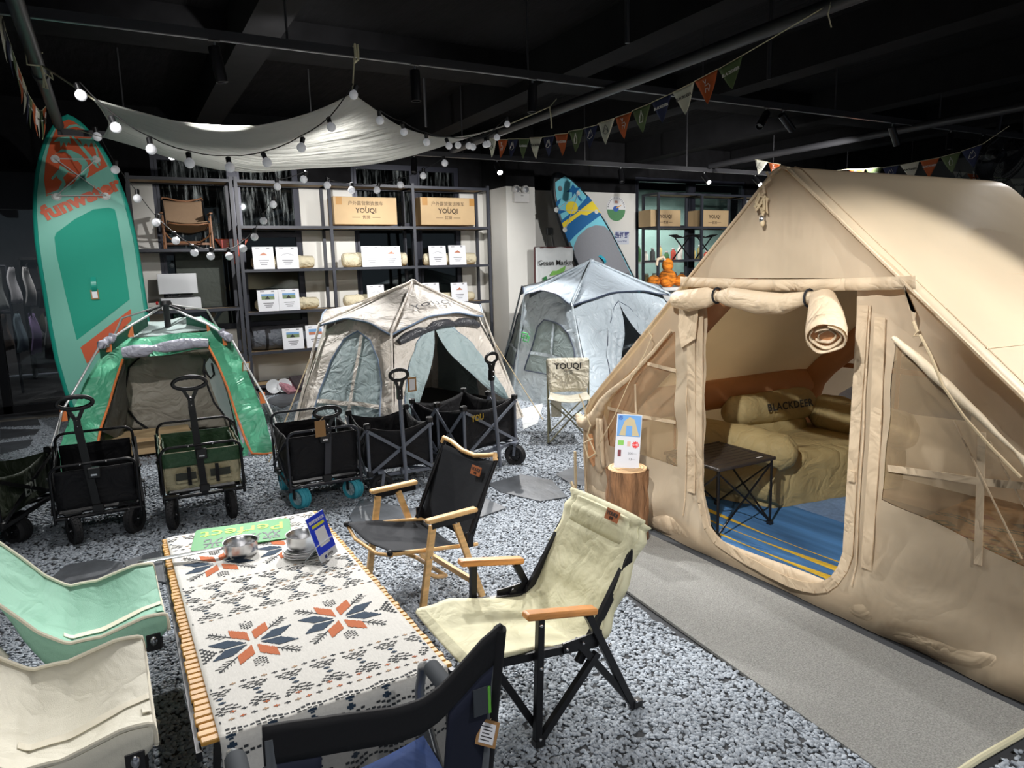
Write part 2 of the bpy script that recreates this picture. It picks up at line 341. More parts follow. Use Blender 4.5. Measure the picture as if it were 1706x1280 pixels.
# gravel bed: stuff (geometry nodes scatter of pebbles)
def gravel(name, polys, density, size, label, seed):
    b = B()
    for P in polys: b.add([(x, y, 0) for x, y in P], [tuple(range(len(P)))])
    pm = mat('pebble_'+name, sc(158, 166, 175), .62, nz=(20, .12), rnd=.3)
    basem = mat('gravel_base_'+name, (.05, .053, .058), .9)
    o = obj(name, b, basem); o['kind'] = 'stuff'; tag(o, label, 'gravel')
    ng = bpy.data.node_groups.new(name, 'GeometryNodeTree'); ng.interface.new_socket('Geometry', in_out='INPUT', socket_type='NodeSocketGeometry'); ng.interface.new_socket('Geometry', in_out='OUTPUT', socket_type='NodeSocketGeometry')
    N = ng.nodes; L = ng.links; gi = N.new('NodeGroupInput'); go = N.new('NodeGroupOutput')
    dp = N.new('GeometryNodeDistributePointsOnFaces'); dp.inputs['Density'].default_value = density; dp.inputs['Seed'].default_value = seed
    ico = N.new('GeometryNodeMeshIcoSphere'); ico.inputs['Radius'].default_value = size; ico.inputs['Subdivisions'].default_value = 1
    sm = N.new('GeometryNodeSetShadeSmooth'); sm.inputs['Shade Smooth'].default_value = True; st = N.new('GeometryNodeSetMaterial'); st.inputs['Material'].default_value = pm
    ip = N.new('GeometryNodeInstanceOnPoints'); rv = N.new('FunctionNodeRandomValue'); rv.data_type = 'FLOAT_VECTOR'; rv.inputs[0].default_value = (.7, .5, .34); rv.inputs[1].default_value = (1.35, .95, .6)
    rr = N.new('FunctionNodeRandomValue'); rr.data_type = 'FLOAT_VECTOR'; rr.inputs[0].default_value = (-.5, -.5, 0); rr.inputs[1].default_value = (.5, .5, 6.28); rr.inputs['Seed'].default_value = 5
    rz = N.new('FunctionNodeRandomValue'); rz.data_type = 'FLOAT_VECTOR'; rz.inputs[0].default_value = (0, 0, -size*.1); rz.inputs[1].default_value = (0, 0, size*.6); rz.inputs['Seed'].default_value = 9
    sp = N.new('GeometryNodeSetPosition'); jg = N.new('GeometryNodeJoinGeometry')
    L.new(gi.outputs[0], dp.inputs[0]); L.new(dp.outputs[0], sp.inputs[0]); L.new(rz.outputs[0], sp.inputs['Offset']); L.new(sp.outputs[0], ip.inputs['Points'])
    L.new(ico.outputs[0], sm.inputs[0]); L.new(sm.outputs[0], st.inputs[0]); L.new(st.outputs[0], ip.inputs['Instance']); L.new(rr.outputs[0], ip.inputs['Rotation']); L.new(rv.outputs[0], ip.inputs['Scale'])
    L.new(gi.outputs[0], jg.inputs[0]); L.new(ip.outputs[0], jg.inputs[0]); L.new(jg.outputs[0], go.inputs[0])
    k = o.modifiers.new('pebbles', 'NODES'); k.node_group = ng; return o
struct('floor_gravel_bed', B().b2((-3, -2.5, -.03), (7.5, 10.5, -.006)), mat('bed_base', (.05, .053, .058), .9))
gravel('gravel', [[(-1.9, .35), (2.12, .35), (2.12, 4.25), (-1.9, 4.25)], [(2.12, 2.5), (2.2, 3.0), (2.3, 3.55), (2.88, 4.06), (2.88, 4.25), (2.12, 4.25)]], 8000, .0112, 'bed of grey pebbles under the table and the nearest chairs', 1)
gravel('gravel_field', [[(-2.6, 4.25), (5.2, 4.25), (7.2, 7), (7.2, 10.45), (-2.6, 10.45)], [(2.75, .35), (2.95, .35), (2.95, 1.1), (2.75, 1.1)], [(2.12, .35), (2.75, .35), (2.75, 1.1), (2.12, 1.1)]], 3600, .0145, 'field of grey pebbles around the wagons and the three small tents', 2)
struct('trim_32', B().b2((-2.9, 10.45, -.01), (7.5, 10.55, .03)), mat('kerb', (.16, .15, .13), .8))
# stepping stones
stm = mat('slate_slab', (.085, .095, .108), .5, nz=(7, .3), bump=(11, .7, .01, (1, .4, 1)), rnd=.25)
def slab(px, label, z=.018):
    P = [atZ(x, y, z) for x, y in px]; b = B(); b.poly([(p.x, p.y) for p in P], M4((0, 0, -.004)), z+.004)
    tag(obj('stepping_stone', b, stm, bev=.004), label, 'stone', 'slate stepping stones')
slab([(82, 965), (108, 942), (160, 932), (205, 936), (207, 965), (180, 985), (100, 985)], 'dark slate slab in the gravel above the mint lounge chair')
slab([(205, 935), (260, 918), (300, 935), (300, 975), (218, 960)], 'dark slate slab tucked under the left edge of the slatted table')
slab([(582, 860), (600, 832), (680, 845), (745, 860), (700, 905), (600, 905)], 'slate slab under the front of the black chair with wooden arms')
slab([(752, 850), (800, 826), (845, 846), (780, 868), (735, 870)], 'small slate slab behind the back of the black chair')
slab([(812, 806), (868, 790), (920, 800), (945, 828), (900, 835), (835, 820)], 'slate slab beside the front wheel of the grey framed wagon')
slab([(925, 790), (960, 775), (985, 790), (985, 812), (950, 805)], 'slate slab against the left corner of the big tan tent')
slab([(0, 696), (60, 692), (68, 708), (0, 711)], 'long slate slab nearest the glass shop front')
slab([(0, 715), (66, 715), (58, 724), (0, 732)], 'middle one of three long slate slabs near the shop front')
slab([(0, 738), (55, 732), (45, 745), (0, 757)], 'long slate slab just above the dark green wagon')
slab([(505, 640), (470, 655), (440, 668), (470, 680), (500, 665)], 'slate slab on the gravel between the green tent and the beige tent')
# carpet strip
carp = mat('grey_turf', (.36, .36, .34), .95, nz=(160, .3), bump=(260, 1, .012))
cb = B(); cb.poly([(2.3, 3.55), (2.22, 3.1), (2.13, 2.0), (2.06, 1.15), (2.815, 1.12), (2.815, 4.0)], M4((0, 0, 0)), .014)
tag(obj('carpet_strip', cb, carp), 'flat grey felt carpet running along the front of the big tan tent', 'carpet')
tag(obj('edge_cord', B().tube([(2.06, 1.13, .018), (2.4, 1.135, .02), (2.78, 1.125, .018)], .012), ropew), 'pale cord along the near end of the grey carpet', 'cord')
# tracks and pipes on the ceiling
pipem = mat('pipe_paint', (.03, .03, .033), .45)
def bush(n, b, m, label, cat='pipe', g=None): return tag(obj(n, b, m, smooth=True), label, cat, g)
bush('ceiling_pipe', B().tube([(-.31, -3, 3.2), (-.31, 8.44, 3.2)], .045, 12).tube([(-.31, 6.4, 3.2), (-.31, 6.5, 3.2)], .056, 12), pipem, 'black ceiling pipe at the far left that the pennants hang beside')
bush('ceiling_pipe', B().tube([(3.9, -3, 3.2), (3.9, 8.44, 3.2)], .045, 12), pipem, 'black pipe crossing above the pennants at the middle of the ceiling')
bush('ceiling_pipe', B().tube([(8.3, -1, 3.2), (8.3, 8.44, 3.2)], .045, 12), pipem, 'black pipe above the ridge of the big tan tent, towards the fan')
def track(y, z, x0, x1, label):
    t = thing('light_track', label, 'track', (x0, y, z))
    obj('rail', B().b2((x0, y-.02, z-.03), (x1, y+.02, z+.03)), pipem, t, world=True)
    obj('channel', B().b2((x0, y-.008, z-.033), (x1, y+.008, z-.029)), silver, t, world=True)
    x = x0+.6
    while x < x1: obj('hanger', B().tube([(x, y, z+.03), (x, y, 4.0)], .008, 6), pipem, t, world=True); x += 1.9
    return t
track(5.2, 3.25, -1.3, 16, 'long black track rail of spotlights across the middle of the ceiling')
track(8.5, 3.15, -.33, 14, 'black track rail farther back, above the shelving')
def spotlamp(p, aim, label, on=False):
    p = V(p); t = thing('track_spotlight', label, 'spotlight', p, group=None)
    d = (V(aim)-p).normalized(); m = frame(d, (1, 0, .1), (0, 0, 0)); c = d*.02
    obj('adapter', B().box((0, 0, .02), (.07, .035, .03)), blackmetal, t)
    obj('yoke', B().tube([(0, 0, 0), (0, 0, -.05), c+V((0, 0, -.05))], .008, 6), silver, t)
    mm = Matrix.Translation(V((0, 0, -.06))) @ m
    obj('lamp_housing', B().lathe([(0, -.03), (.036, -.03), (.038, -.02), (.038, .19), (.033, .19), (.031, .165)], mm, 18), blackmetal, t, smooth=True)
    obj('lens', B().lathe([(.031, .165), (.02, .171), (0, .172)], mm, 18), LON if on else LOFF, t, smooth=True)
LON = mat('lit_lens', (1, .98, .95), .4, emit=160); LOFF = mat('dark_lens', (.1, .1, .1), .2)
ZM = 3.21
for x, d, lb in ((.73, (.15, 0, -1), 'black spotlight hanging from the track above the tarp, leftmost on the near rail'), (2.12, (0, 0, -1), 'black spotlight on the near rail just right of the tarp peak'),
                 (3.14, (-.05, 0, -1), 'black spotlight on the near rail left of the pennant string'), (5.85, (-1, -.3, -1), 'left spotlight of the crossed pair above the tan tent'),
                 (6.1, (1, 0, -.8), 'right spotlight of the crossed pair above the tan tent'), (7.9, (.5, -.1, -1), 'spotlight tilted right, alone on the rail left of the white pennant group'),
                 (9.05, (-.4, -.2, -1), 'spotlight pointing down left next to the black fan'), (9.75, (-.4, -.1, -1), 'spotlight partly hidden behind the black fan')):
    spotlamp((x, 5.2, ZM), (x+d[0], 5.2+d[1], ZM+d[2]), lb)
for px, py, on, lb in ((291, 264, 1, 'lit spotlight on the back rail above the folding chair shelf'), (508, 272, 1, 'lit spotlight on the back rail below the sagging tarp'),
                       (690, 268, 0, 'dark spotlight on the back rail above the first long carton'), (828, 277, 1, 'brightly lit spotlight above the white pillar'),
                       (1034, 284, 0, 'dark spotlight above the blue paddle board and round emblem'), (1173, 293, 1, 'lit spotlight above the left small carton of the right shelves'), (1258, 301, 1, 'lit spotlight on the back rail next to the peak of the tan tent')):
    p = atY(px, py, 8.5); p.z = 3.11
    spotlamp(p, (p.x+(-.5 if not on else 0)-.25*on, 8.5-1, p.z-(.75 if on else 1.6)), lb, bool(on))
for px, py in ((385, 0),): pass
for x, y in ((3.2, 7.6), (3.4, 4.3), (5.2, 4.6)):
    t = thing('sprinkler_pipe', {3.2: 'black drop pipe with ceiling plate above the middle of the tarp', 3.4: 'black drop pipe with ceiling plate above the pennant string', 5.2: 'thin black drop pipe from the ceiling near the orange pennants'}[x], 'pipe', (x, y, 4.0))
    obj('ceiling_plate', B().b2((-.1, -.06, -.03), (.1, .06, 0)), pipem, t); obj('drop_rod', B().tube([(0, 0, 0), (0, 0, -.72)], .018, 8), pipem, t, smooth=True)

# clothes shop behind the glass
cr = thing('clothes_rail', 'dim clothes rail of the neighbouring shop behind the left glass', 'rail', (-1.5, 13.2, 0))
rz0 = 1.95
obj('rail_bar', B().tube([(-1.9, 0, rz0), (.1, .0, rz0)], .02, 8), steel, cr, smooth=True); obj('rail_bar', B().tube([(-1.9, 0, 1.25), (.1, .0, 1.25)], .02, 8), steel, cr, smooth=True)
for x in (-1.9, .1): obj('rail_post', B().tube([(x, 0, 0), (x, 0, rz0)], .02, 8), steel, cr, smooth=True)
gcol = [('grey blue', sc(120, 140, 150)), ('white', sc(200, 200, 205)), ('dark', (.03, .03, .035)), ('lilac', sc(170, 150, 200)), ('white', sc(205, 205, 205)), ('brown', sc(90, 76, 68)), ('pale grey', sc(160, 165, 165)), ('black', (.02, .02, .02))]
for i in range(14):
    up_ = i < 7; nm_, c_ = gcol[(i*3+(0 if up_ else 2)) % 8]; x = -1.3+(i % 7)*.19; z = rz0 if up_ else 1.25
    t = thing('hanging_garment', '%s %s garment, number %d from the left on the %s rail behind the left glass' % ('limp', nm_, i % 7+1, 'upper' if up_ else 'lower'), 'garment', (-1.5+x+.9, 13.2, z), group='garments in the neighbouring shop')
    t['label'] = '%s garment hanging on the %s rail behind the left glass, %s from the left' % (nm_, 'upper' if up_ else 'lower', ('first', 'second', 'third', 'fourth', 'fifth', 'sixth', 'seventh')[i % 7])
    obj('garment_cloth', B().grid(lambda u, v: V(((u-.5)*(.05+.05*v)+.02*sin(v*6+i), (v**.6 if False else 1)*(u-.5)*.40*min(1, .35+v*2.2), -.03-(.54+.04*(i % 3))*v+.01*sin(u*18))), 10, 8), mat('garment_%d' % i, c_, .8), t, smooth=True, solid=.02)
    obj('hanger_hook', B().tube([(0, 0, -.03), (0, 0, .02), (.02, 0, .03)], .005, 5), chrome, t)
t = thing('shop_shelf', 'dark shelf with folded clothes at the back of the neighbouring shop', 'shelf', (-.9, 15.3, 0))
for z in (.7, 1.55, 2.1): obj('shelf_board', B().box((.3, 0, z), (1.6, .5, .04)), blackmetal, t)
for x in (-.5, 1.1): obj('shelf_side', B().box((x, 0, 1.05), (.04, .5, 2.1)), blackmetal, t)
for i, (x, z, m, lb) in enumerate(((-.45, 1.57, mat('pink_knit', sc(214, 166, 156), .9), 'folded pink jumper on the shop shelf'), (-.45, 1.72, mat('white_knit', sc(205, 205, 205), .9), 'folded white jumper on top of the pink one in the shop'), (-1.0, .72, mat('olive_bag', sc(90, 92, 80), .9), 'olive round bag low on the shop shelf'))):
    tag(obj('folded_jumper' if i < 2 else 'round_bag', B().sph((x, 15.25, z+.075), (.28, .2, .065)) if i < 2 else B().sph((x, 15.25, z+.24), (.26, .12, .24)), m, smooth=True), lb, 'clothes' if i < 2 else 'bag')
tag(obj('dark_planter', B().lathe([(0, 0), (.25, 0), (.32, .5), (.28, .5), (0, .45)], Matrix.Translation(V((-.1, 12.6, 0))), 18), blackplastic, smooth=True), 'dark round tub inside the glass shop front', 'planter')
for i in range(3): struct('trim_%d' % (40+i), B().box((-.8, 11.75+.28*i, -.0), (.95-.1*i, .16, .03), b=.008), slate)
for x, lb in ((-.95, 'left one'), (-.87, 'right one')):
    t = thing('shop_spotlight', 'small lit spotlight inside the neighbouring shop, '+lb, 'spotlight', (x, 14, 2.52)); obj('lamp_housing', B().lathe([(0, .0), (.035, 0), (.035, .12), (0, .12)]), blackmetal, t); obj('lens', B().sph((0, 0, -.005), (.03, .03, .01)), LON, t); obj('mount_rod', B().tube([(0, 0, .12), (0, 0, 1.48)], .008, 6), blackmetal, t)
spot((-.9, 13.6, 2.5), (-.6, 14.2, .5), 60, 110); spot((-1.3, 12.3, 2.6), (-1.2, 13.4, 1.2), 45, 110)
struct('wall_inside', B().b2((8.9, 13.0, 0), (13.5, 13.1, 3.4)), mat('pale_green_wall', sc(150, 185, 176), .7)); spot((10.0, 11.6, 3.2), (10.2, 12.3, 1.5), 190, 140); spot((11.2, 11.6, 3.2), (11.3, 12.3, 1.5), 150, 140);  # unseen lamps added here to brighten the goods behind the right window
# ================================================================ shelving against the back wall
shelfwood = mat('shelf_wood', sc(176, 150, 112), .6, nz=(4, .12, (1, 6, 6)))
YF, YB = 10.6, 11.04
def shelving(label, xs, levels, bayz=None):
    t = thing('shelving_unit', label, 'shelves', (xs[0], YF, 0))
    for x in xs:
        for y in (YF, YB): obj('post', B().box((x, y, 1.525), (.045, .04, 3.05)), steel, t, world=True)
    for i in range(len(xs)-1):
        for z in (levels[i] if bayz is None else bayz[i]):
            x0, x1 = xs[i]+.023, xs[i+1]-.023
            obj('shelf_board', B().b2((x0, YF+.02, z-.03), (x1, YB-.02, z-.012)), shelfwood, t, world=True)
            b = B(); b.b2((x0, YF-.02, z-.045), (x1, YF+.018, z-.005)); b.b2((x0, YB-.018, z-.045), (x1, YB+.02, z-.005))
            for x in (xs[i], xs[i+1]): b.b2((x-.02, YF+.02, z-.045), (x+.02, YB-.02, z-.005))
            obj('shelf_rail', b, steel, t, world=True)
    return t
zz = lambda px, py: atY(px, py, YF).z
shelving('narrow black steel shelving with wooden boards holding the brown folding chair', [.29, 1.535], [[3.02, zz(300, 414), zz(300, 516), .62, .14]])
LV = [3.02, 2.4, 1.795, 1.195, .625, .14]
shelving('long black steel shelving with cartons and rolled bags, left of the white pillar', [1.6, 2.885, 4.19, 5.5], [LV]*3)
shelving('black steel shelving holding two small cartons, right of the round emblem', [9.12, 10.22, 11.4, 12.5], [[3.06, 2.43, 1.8, 1.2]]*3)
card = mat('kraft_carton', sc(194, 166, 126), .75, nz=(3, .07)); tapem = mat('parcel_tape', sc(178, 132, 72), .4); brownink = mat('carton_print', sc(60, 44, 30), .7)
def R_front(x, y, z, s=0): return Matrix.Translation(V((x, y, z))) @ Matrix.Rotation(pi/2, 4, 'X')
def carton(px, lab, lines, y=10.66, dep=.36, tape=()):
    a = atY(px[0], px[3], y); c = atY(px[2], px[1], y); z0 = min(LV+[2.43], key=lambda q: abs(q-a.z)); hgt = c.z-a.z; z0 = z0-.004
    wd = c.x-a.x; t = thing('cardboard_box', lab, 'box', ((a.x+c.x)/2, y+dep/2, z0), group='cartons on the shelves')
    obj('carton_body', B().box((0, 0, hgt/2), (wd, dep, hgt)), card, t, bev=.004)
    f = B()
    f.box((0, 0, hgt+.002), (wd*.995, .06, .004))
    for k in tape: f.box((k*wd, -dep/2-.001, hgt*.85), (.09, .003, hgt*.28))
    obj('tape_strip', f, tapem, t)
    for s, size, zf, off in lines: txt('lettering', s, size*hgt, M4((0, -dep/2-.001, zf*hgt)) @ Matrix.Rotation(pi/2, 4, 'X'), brownink, t, world=False, off=off*hgt)
    obj('print_line', B().box((-wd*.16, -dep/2-.001, .26*hgt), (wd*.13, .002, .006)).box((wd*.16, -dep/2-.001, .26*hgt), (wd*.13, .002, .006)), brownink, t)
big = [('户外露营聚拢推车', .17, .76, 0), ('YOUQI', .25, .50, .005), ('®', .08, .63, 0), ('优骑', .15, .26, 0)]
sml = [('YOUQI', .30, .60, .006), ('优骑', .2, .24, 0)]
carton((558, 330, 660, 374), 'long kraft carton with dark lettering, left one of the two long cartons on the shelves', big, tape=(-.42,))
carton((702, 331, 790, 375), 'long kraft carton with dark lettering standing nearest the white pillar', big, tape=(-.42, .45))
carton((1084, 350, 1134, 377), 'small lettered kraft carton nearest the round wall emblem', sml)
carton((1167, 350, 1214, 377), 'small lettered kraft carton next to the slope of the tan tent', sml)
bagm = mat('cream_canvas_bag', sc(214, 204, 176), .8, crinkle=.9, csc=9); bagg = mat('grey_bag', (.10, .11, .13), .6, crinkle=.9, csc=8)
def rollbag(px, y, m, lab, strap=True, rows=None, m2=None):
    a = atY(px[0], px[3], y); c = atY(px[2], px[1], y); z0 = min(LV, key=lambda q: abs(q-a.z)); L = c.x-a.x; r = (c.z-a.z)/2
    t = thing('rolled_bag', lab, 'bag', ((a.x+c.x)/2, y, z0-.004), group='tent bags on the shelves')
    rr = random.Random(int(px[0])); st = []
    ks = [-1, -.985, -.94, -.8, -.6, -.4, -.2, 0, .2, .4, .6, .8, .94, .985, 1]
    pts = [(k*L/2, rr.uniform(-.006, .006), r) for k in ks]
    rs = [.05*r if abs(k) == 1 else (.6*r if abs(k) > .97 else (.9*r if abs(k) > .9 else r*rr.uniform(.93, .995))) for k in ks]
    obj('bag_body', B().tube(pts, r, 16, rs=rs), m, t, smooth=True)
    if m2: obj('bag_flap', B().tube([(k*L/2, .01, r+.012) for k in ks[1:-1]], r, 16, rs=[q*1.0 for q in rs[1:-1]]), m2, t, smooth=True)
    if strap:
        for k in (-.5, .5): obj('strap', B().tube([(k*L/2-.02, 0, r), (k*L/2+.02, 0, r)], r*1.03, 16), m if not m2 else blackcloth, t, smooth=True)
    return t
rollbag((420, 424, 523, 448), 10.8, bagm, 'cream rolled tent bag behind two white cards below the empty shelf')
rollbag((569, 418, 678, 444), 10.8, bagm, 'cream rolled tent bag on the shelf just below the left long carton')
rollbag((705, 419, 792, 441), 10.8, bagm, 'cream rolled tent bag on the shelf just below the right long carton')
rollbag((427, 492, 530, 517), 10.8, bagm, 'cream rolled tent bag behind two picture cards, above the black bag')
rollbag((573, 488, 665, 512), 10.8, bagm, 'cream rolled bag half hidden behind the peak of the beige tent, to its left')
rollbag((700, 481, 790, 501), 10.8, bagm, 'cream rolled bag lowest at the right end of the long shelving')
rollbag((418, 541, 515, 587), 10.82, bagg, 'big black and grey duffel bag on the lower shelf', m2=blackcloth)
cardblue = mat('print_photo_green', sc(120, 140, 100), .5); cardpic = mat('print_photo_sky', sc(120, 165, 210), .5); greyink = mat('grey_ink', (.25, .25, .27), .6); orangeink = mat('print_orange', sc(190, 120, 90), .5)
def signcard(px, lab, kind=0):
    y = 10.625; a = atY(px[0], px[3], y); c = atY(px[2], px[1], y); z0 = min(LV, key=lambda q: abs(q-a.z))-.004; wd = c.x-a.x; h = c.z-a.z
    t = thing('display_card', lab, 'card', ((a.x+c.x)/2, y, z0), m=M4(((a.x+c.x)/2, y, z0)) @ Matrix.Rotation(-.10, 4, 'X'))
    obj('card_panel', B().box((0, 0, h/2), (wd, .012, h)), paper, t, bev=.002)
    obj('card_foot', B().box((0, .02, .01), (wd*.6, .04, .018)), paper, t)
    p = lambda q: M4((q[0]*wd, -.0065, q[1]*h)) @ Matrix.Rotation(pi/2, 4, 'X')
    if kind == 1: obj('picture', B().box((0, -.0065, .68*h), (wd*.62, .002, h*.26)), cardblue, t); obj('picture', B().box((0, -.0066, .76*h), (wd*.62, .002, h*.10)), cardpic, t); obj('picture', B().poly([(-.15*wd, .57*h), (.1*wd, .57*h), (-.02*wd, .72*h)], Matrix.Translation(V((0, -.0075, 0))) @ Matrix.Rotation(pi/2, 4, 'X')), ink, t)
    elif kind == 2: obj('picture', B().box((.02*wd, -.0065, .7*h), (wd*.7, .002, h*.26)), cardpic, t); obj('picture', B().box((.02*wd, -.0066, .64*h), (wd*.7, .002, h*.12)), orangeink, t)
    elif kind == 3: obj('picture', B().poly([(-.2*wd, .62*h), (.2*wd, .62*h), (.02*wd, .75*h)], Matrix.Translation(V((0, -.007, 0))) @ Matrix.Rotation(pi/2, 4, 'X')), orangeink, t)
    else:
        q = [(-.28+.56*i/8, .60+.09*sin(pi*i/8)) for i in range(9)]
        obj('picture', B().tube([(x*wd, -.007, z*h) for x, z in q], .003, 5), greyink, t)
    b = B()
    for k in range(3): b.box((0, -.0065, (.38-.09*k)*h), (wd*(.5-.1*k), .002, .012))
    b.box((-.25*wd, -.0065, .93*h), (wd*.2, .002, .01)); b.box((.25*wd, -.0065, .93*h), (wd*.14, .002, .016)); obj('print', b, greyink, t)
for px, k, lb in (((423, 409, 455, 447), 3, 'white card with small orange tent print, upper left of the long shelving'), ((462, 410, 496, 447), 0, 'nearly blank white card right of the orange tent card'),
  ((604, 408, 635, 443), 0, 'blank looking white card below the left long carton, left of its pair'), ((637, 408, 667, 442), 3, 'white card below the left long carton, right of its pair'),
  ((716, 407, 743, 440), 0, 'white card with arc drawing below the right long carton'), ((749, 406, 776, 439), 3, 'white card with tent drawing nearest the white pillar, upper row'),
  ((431, 482, 463, 519), 1, 'white card with green tent photo, left one above the black duffel bag'), ((466, 480, 498, 517), 1, 'white card with green landscape photo, right one above the black duffel bag'),
  ((614, 475, 640, 511), 0, 'white card just peeking over the left slope of the beige tent'), ((706, 472, 732, 507), 0, 'white card peeking over the right slope of the beige tent'), ((753, 470, 779, 503), 3, 'white card lowest at the right end of the long shelving'),
  ((473, 550, 505, 587), 1, 'white card with photo leaning on the black duffel bag'), ((512, 547, 540, 586), 2, 'white card with blue and orange photo right of the duffel bag')): signcard(px, lb, k)
# warning triangle
rd = mat('red_reflector', sc(196, 48, 20), .35); ry = mat('reflector_text', sc(240, 170, 60), .5)
t = thing('warning_triangle', 'red inverted reflective triangle hung behind the shelf post', 'sign', (0, 0, 0), m=Matrix.Translation(atY(386, 399, 11.10)))
obj('reflector_body', B().poly([(-.22, 0), (.22, 0), (0, -.36)], Matrix.Rotation(pi/2, 4, 'X'), .012), rd, t)
obj('reflector_rim', B().tube([(-.22, -.01, 0), (.22, -.01, 0), (0, -.01, -.36)], .014, 6, closed=True), mat('reflector_rim', sc(214, 90, 30), .4), t)
txt('lettering', '三角', .09, M4((0, -.015, -.09)) @ Matrix.Rotation(pi/2, 4, 'X'), ry, t, world=False)
# portable stove with open lid on narrow shelving
zs = zz(300, 516)
t = thing('camping_stove', 'white portable stove with raised lid on the narrow shelving', 'stove', (.78, 10.8, zs-.004)); wpl = mat('white_enamel', (.62, .64, .66), .35)
obj('stove_body', B().box((0, 0, .08), (.5, .3, .16)), wpl, t, bev=.01); obj('lid', B().box((0, .17, .35), (.5, .02, .28), m=Matrix.Rotation(-.12, 4, 'X')), wpl, t, bev=.006)
obj('grate', B().box((0, 0, .172), (.34, .22, .012)).box((0, .02, .185), (.02, .2, .012)).box((0, .02, .185), (.3, .02, .012)), blackmetal, t); obj('knob', B().lathe([(0, 0), (.025, 0), (.022, .03), (0, .03)], M4((-.28, -.1, .10)) @ Matrix.Rotation(-pi/2, 4, 'Y')), mat('red_knob', (.5, .02, .02), .4), t)
tag(obj('tabletop_panel', B().box((1.1, 11.10, zs+.40), (.62, .02, .8)), mat('olive_fabric', (.06, .07, .06), .8, crinkle=.5)), 'dull grey folded cloth panel standing behind the white stove', 'panel')
# items on the lowest shelf
pk = mat('pink_box', sc(170, 120, 130), .6, nz=(30, .4)); dk = mat('dark_box', (.05, .04, .045), .6, nz=(30, .4))
for i, (x, y, z, d, rz, m, lb, nm, ct) in enumerate(((2.15, 10.45, .1, (.42, .3, .05), .5, pk, 'pink printed flat box at the foot of the shelving, left one', 'flat_box', 'box'), (2.3, 10.42, .15, (.36, .3, .04), .2, dk, 'dark flat grid box lying on the pink box', 'flat_box', 'box'))):
    tag(obj(nm, B().box((x, y, z), d, m=M4((0, 0, 0), rz, .5)), m, bev=.004), lb, ct)
for x, lb in ((1.85, 'round white dish standing at the foot of the shelving, left one'), (2.0, 'round white dish next to the pink boxes')):
    tag(obj('enamel_dish', B().lathe([(0, 0), (.07, 0), (.1, .03), (.105, .03), (.075, -.006), (0, -.006)], M4((x, 10.42, .12)) @ Matrix.Rotation(1.2, 4, 'X')), wpl, smooth=True), lb, 'dish')
tag(obj('orange_case', B().box((1.45, 10.44, .07), (.2, .16, .12), b=.01), mat('orange_case', sc(200, 90, 30), .5)), 'small orange case on the gravel beside the green tent pole', 'case')
tag(obj('storage_tray', B().box((2.2, 10.5, .03), (1.5, .2, .05)), dk), 'low dark tray under the long shelving', 'tray')
# goods on the right shelving / behind the window
gl = [mat('good_'+n, c, .5) for n, c in (('green', sc(60, 110, 60)), ('white', sc(220, 215, 205)), ('red', sc(180, 60, 40)), ('olive', sc(110, 100, 50)), ('cream', sc(215, 190, 120)), ('dark', (.03, .03, .03)))]
ws = struct('trim_33', B().b2((9.1, 11.6, 1.74), (11.9, 12.0, 1.77)).b2((9.1, 11.6, 1.3), (11.9, 12.0, 1.33)), white)
jn = ['olive', 'white', 'dark green', 'red', 'cream']
for i in range(13):
    x = 9.2+i*.19; k = (1, 3, 0, 1, 5, 4, 0, 2, 1, 0, 4, 3, 2)[i]; hh = .14+.06*((i*7) % 3)
    m = gl[k]; ORD = ('first', 'second', 'third', 'fourth', 'fifth', 'sixth', 'seventh', 'eighth', 'ninth', 'tenth', 'eleventh', 'twelfth', 'last')
    t = thing('jar', 'small %s jar on the upper ledge behind the right window, ' % ('white', 'olive', 'green', 'white', 'dark', 'cream', 'green', 'red', 'white', 'green', 'cream', 'olive', 'red')[i]+ORD[i]+' from the left', 'jar', (x, 11.75, 1.772), group='jars behind the right window, %s' % k)
    obj('jar_body', B().lathe([(0, 0), (.05, 0), (.055, .02), (.055, hh), (.03, hh+.03), (.03, hh+.05)], n=10), m, t, smooth=True); obj('lid', B().lathe([(0, hh+.05), (.036, hh+.05), (.036, hh+.08), (0, hh+.08)], n=10), white, t)
for i in range(9):
    x = 9.25+i*.26; t = thing('canister', 'small %s canister on the lower ledge behind the right window, ' % ('green', 'white', 'olive', 'cream', 'white', 'red', 'red', 'red', 'green')[i]+ORD[i]+' from the left', 'canister', (x, 11.75, 1.332), group='canisters behind the right window %d' % (0, 1, 3, 4, 1, 2, 2, 2, 0)[i])
    obj('can_body', B().lathe([(0, 0), (.07, 0), (.07, .17), (0, .17)], n=12), gl[(0, 1, 3, 4, 1, 2, 2, 2, 0)[i]], t, smooth=True); obj('lid', B().lathe([(0, .17), (.06, .17), (.06, .2), (0, .2)], n=12), gl[1], t)
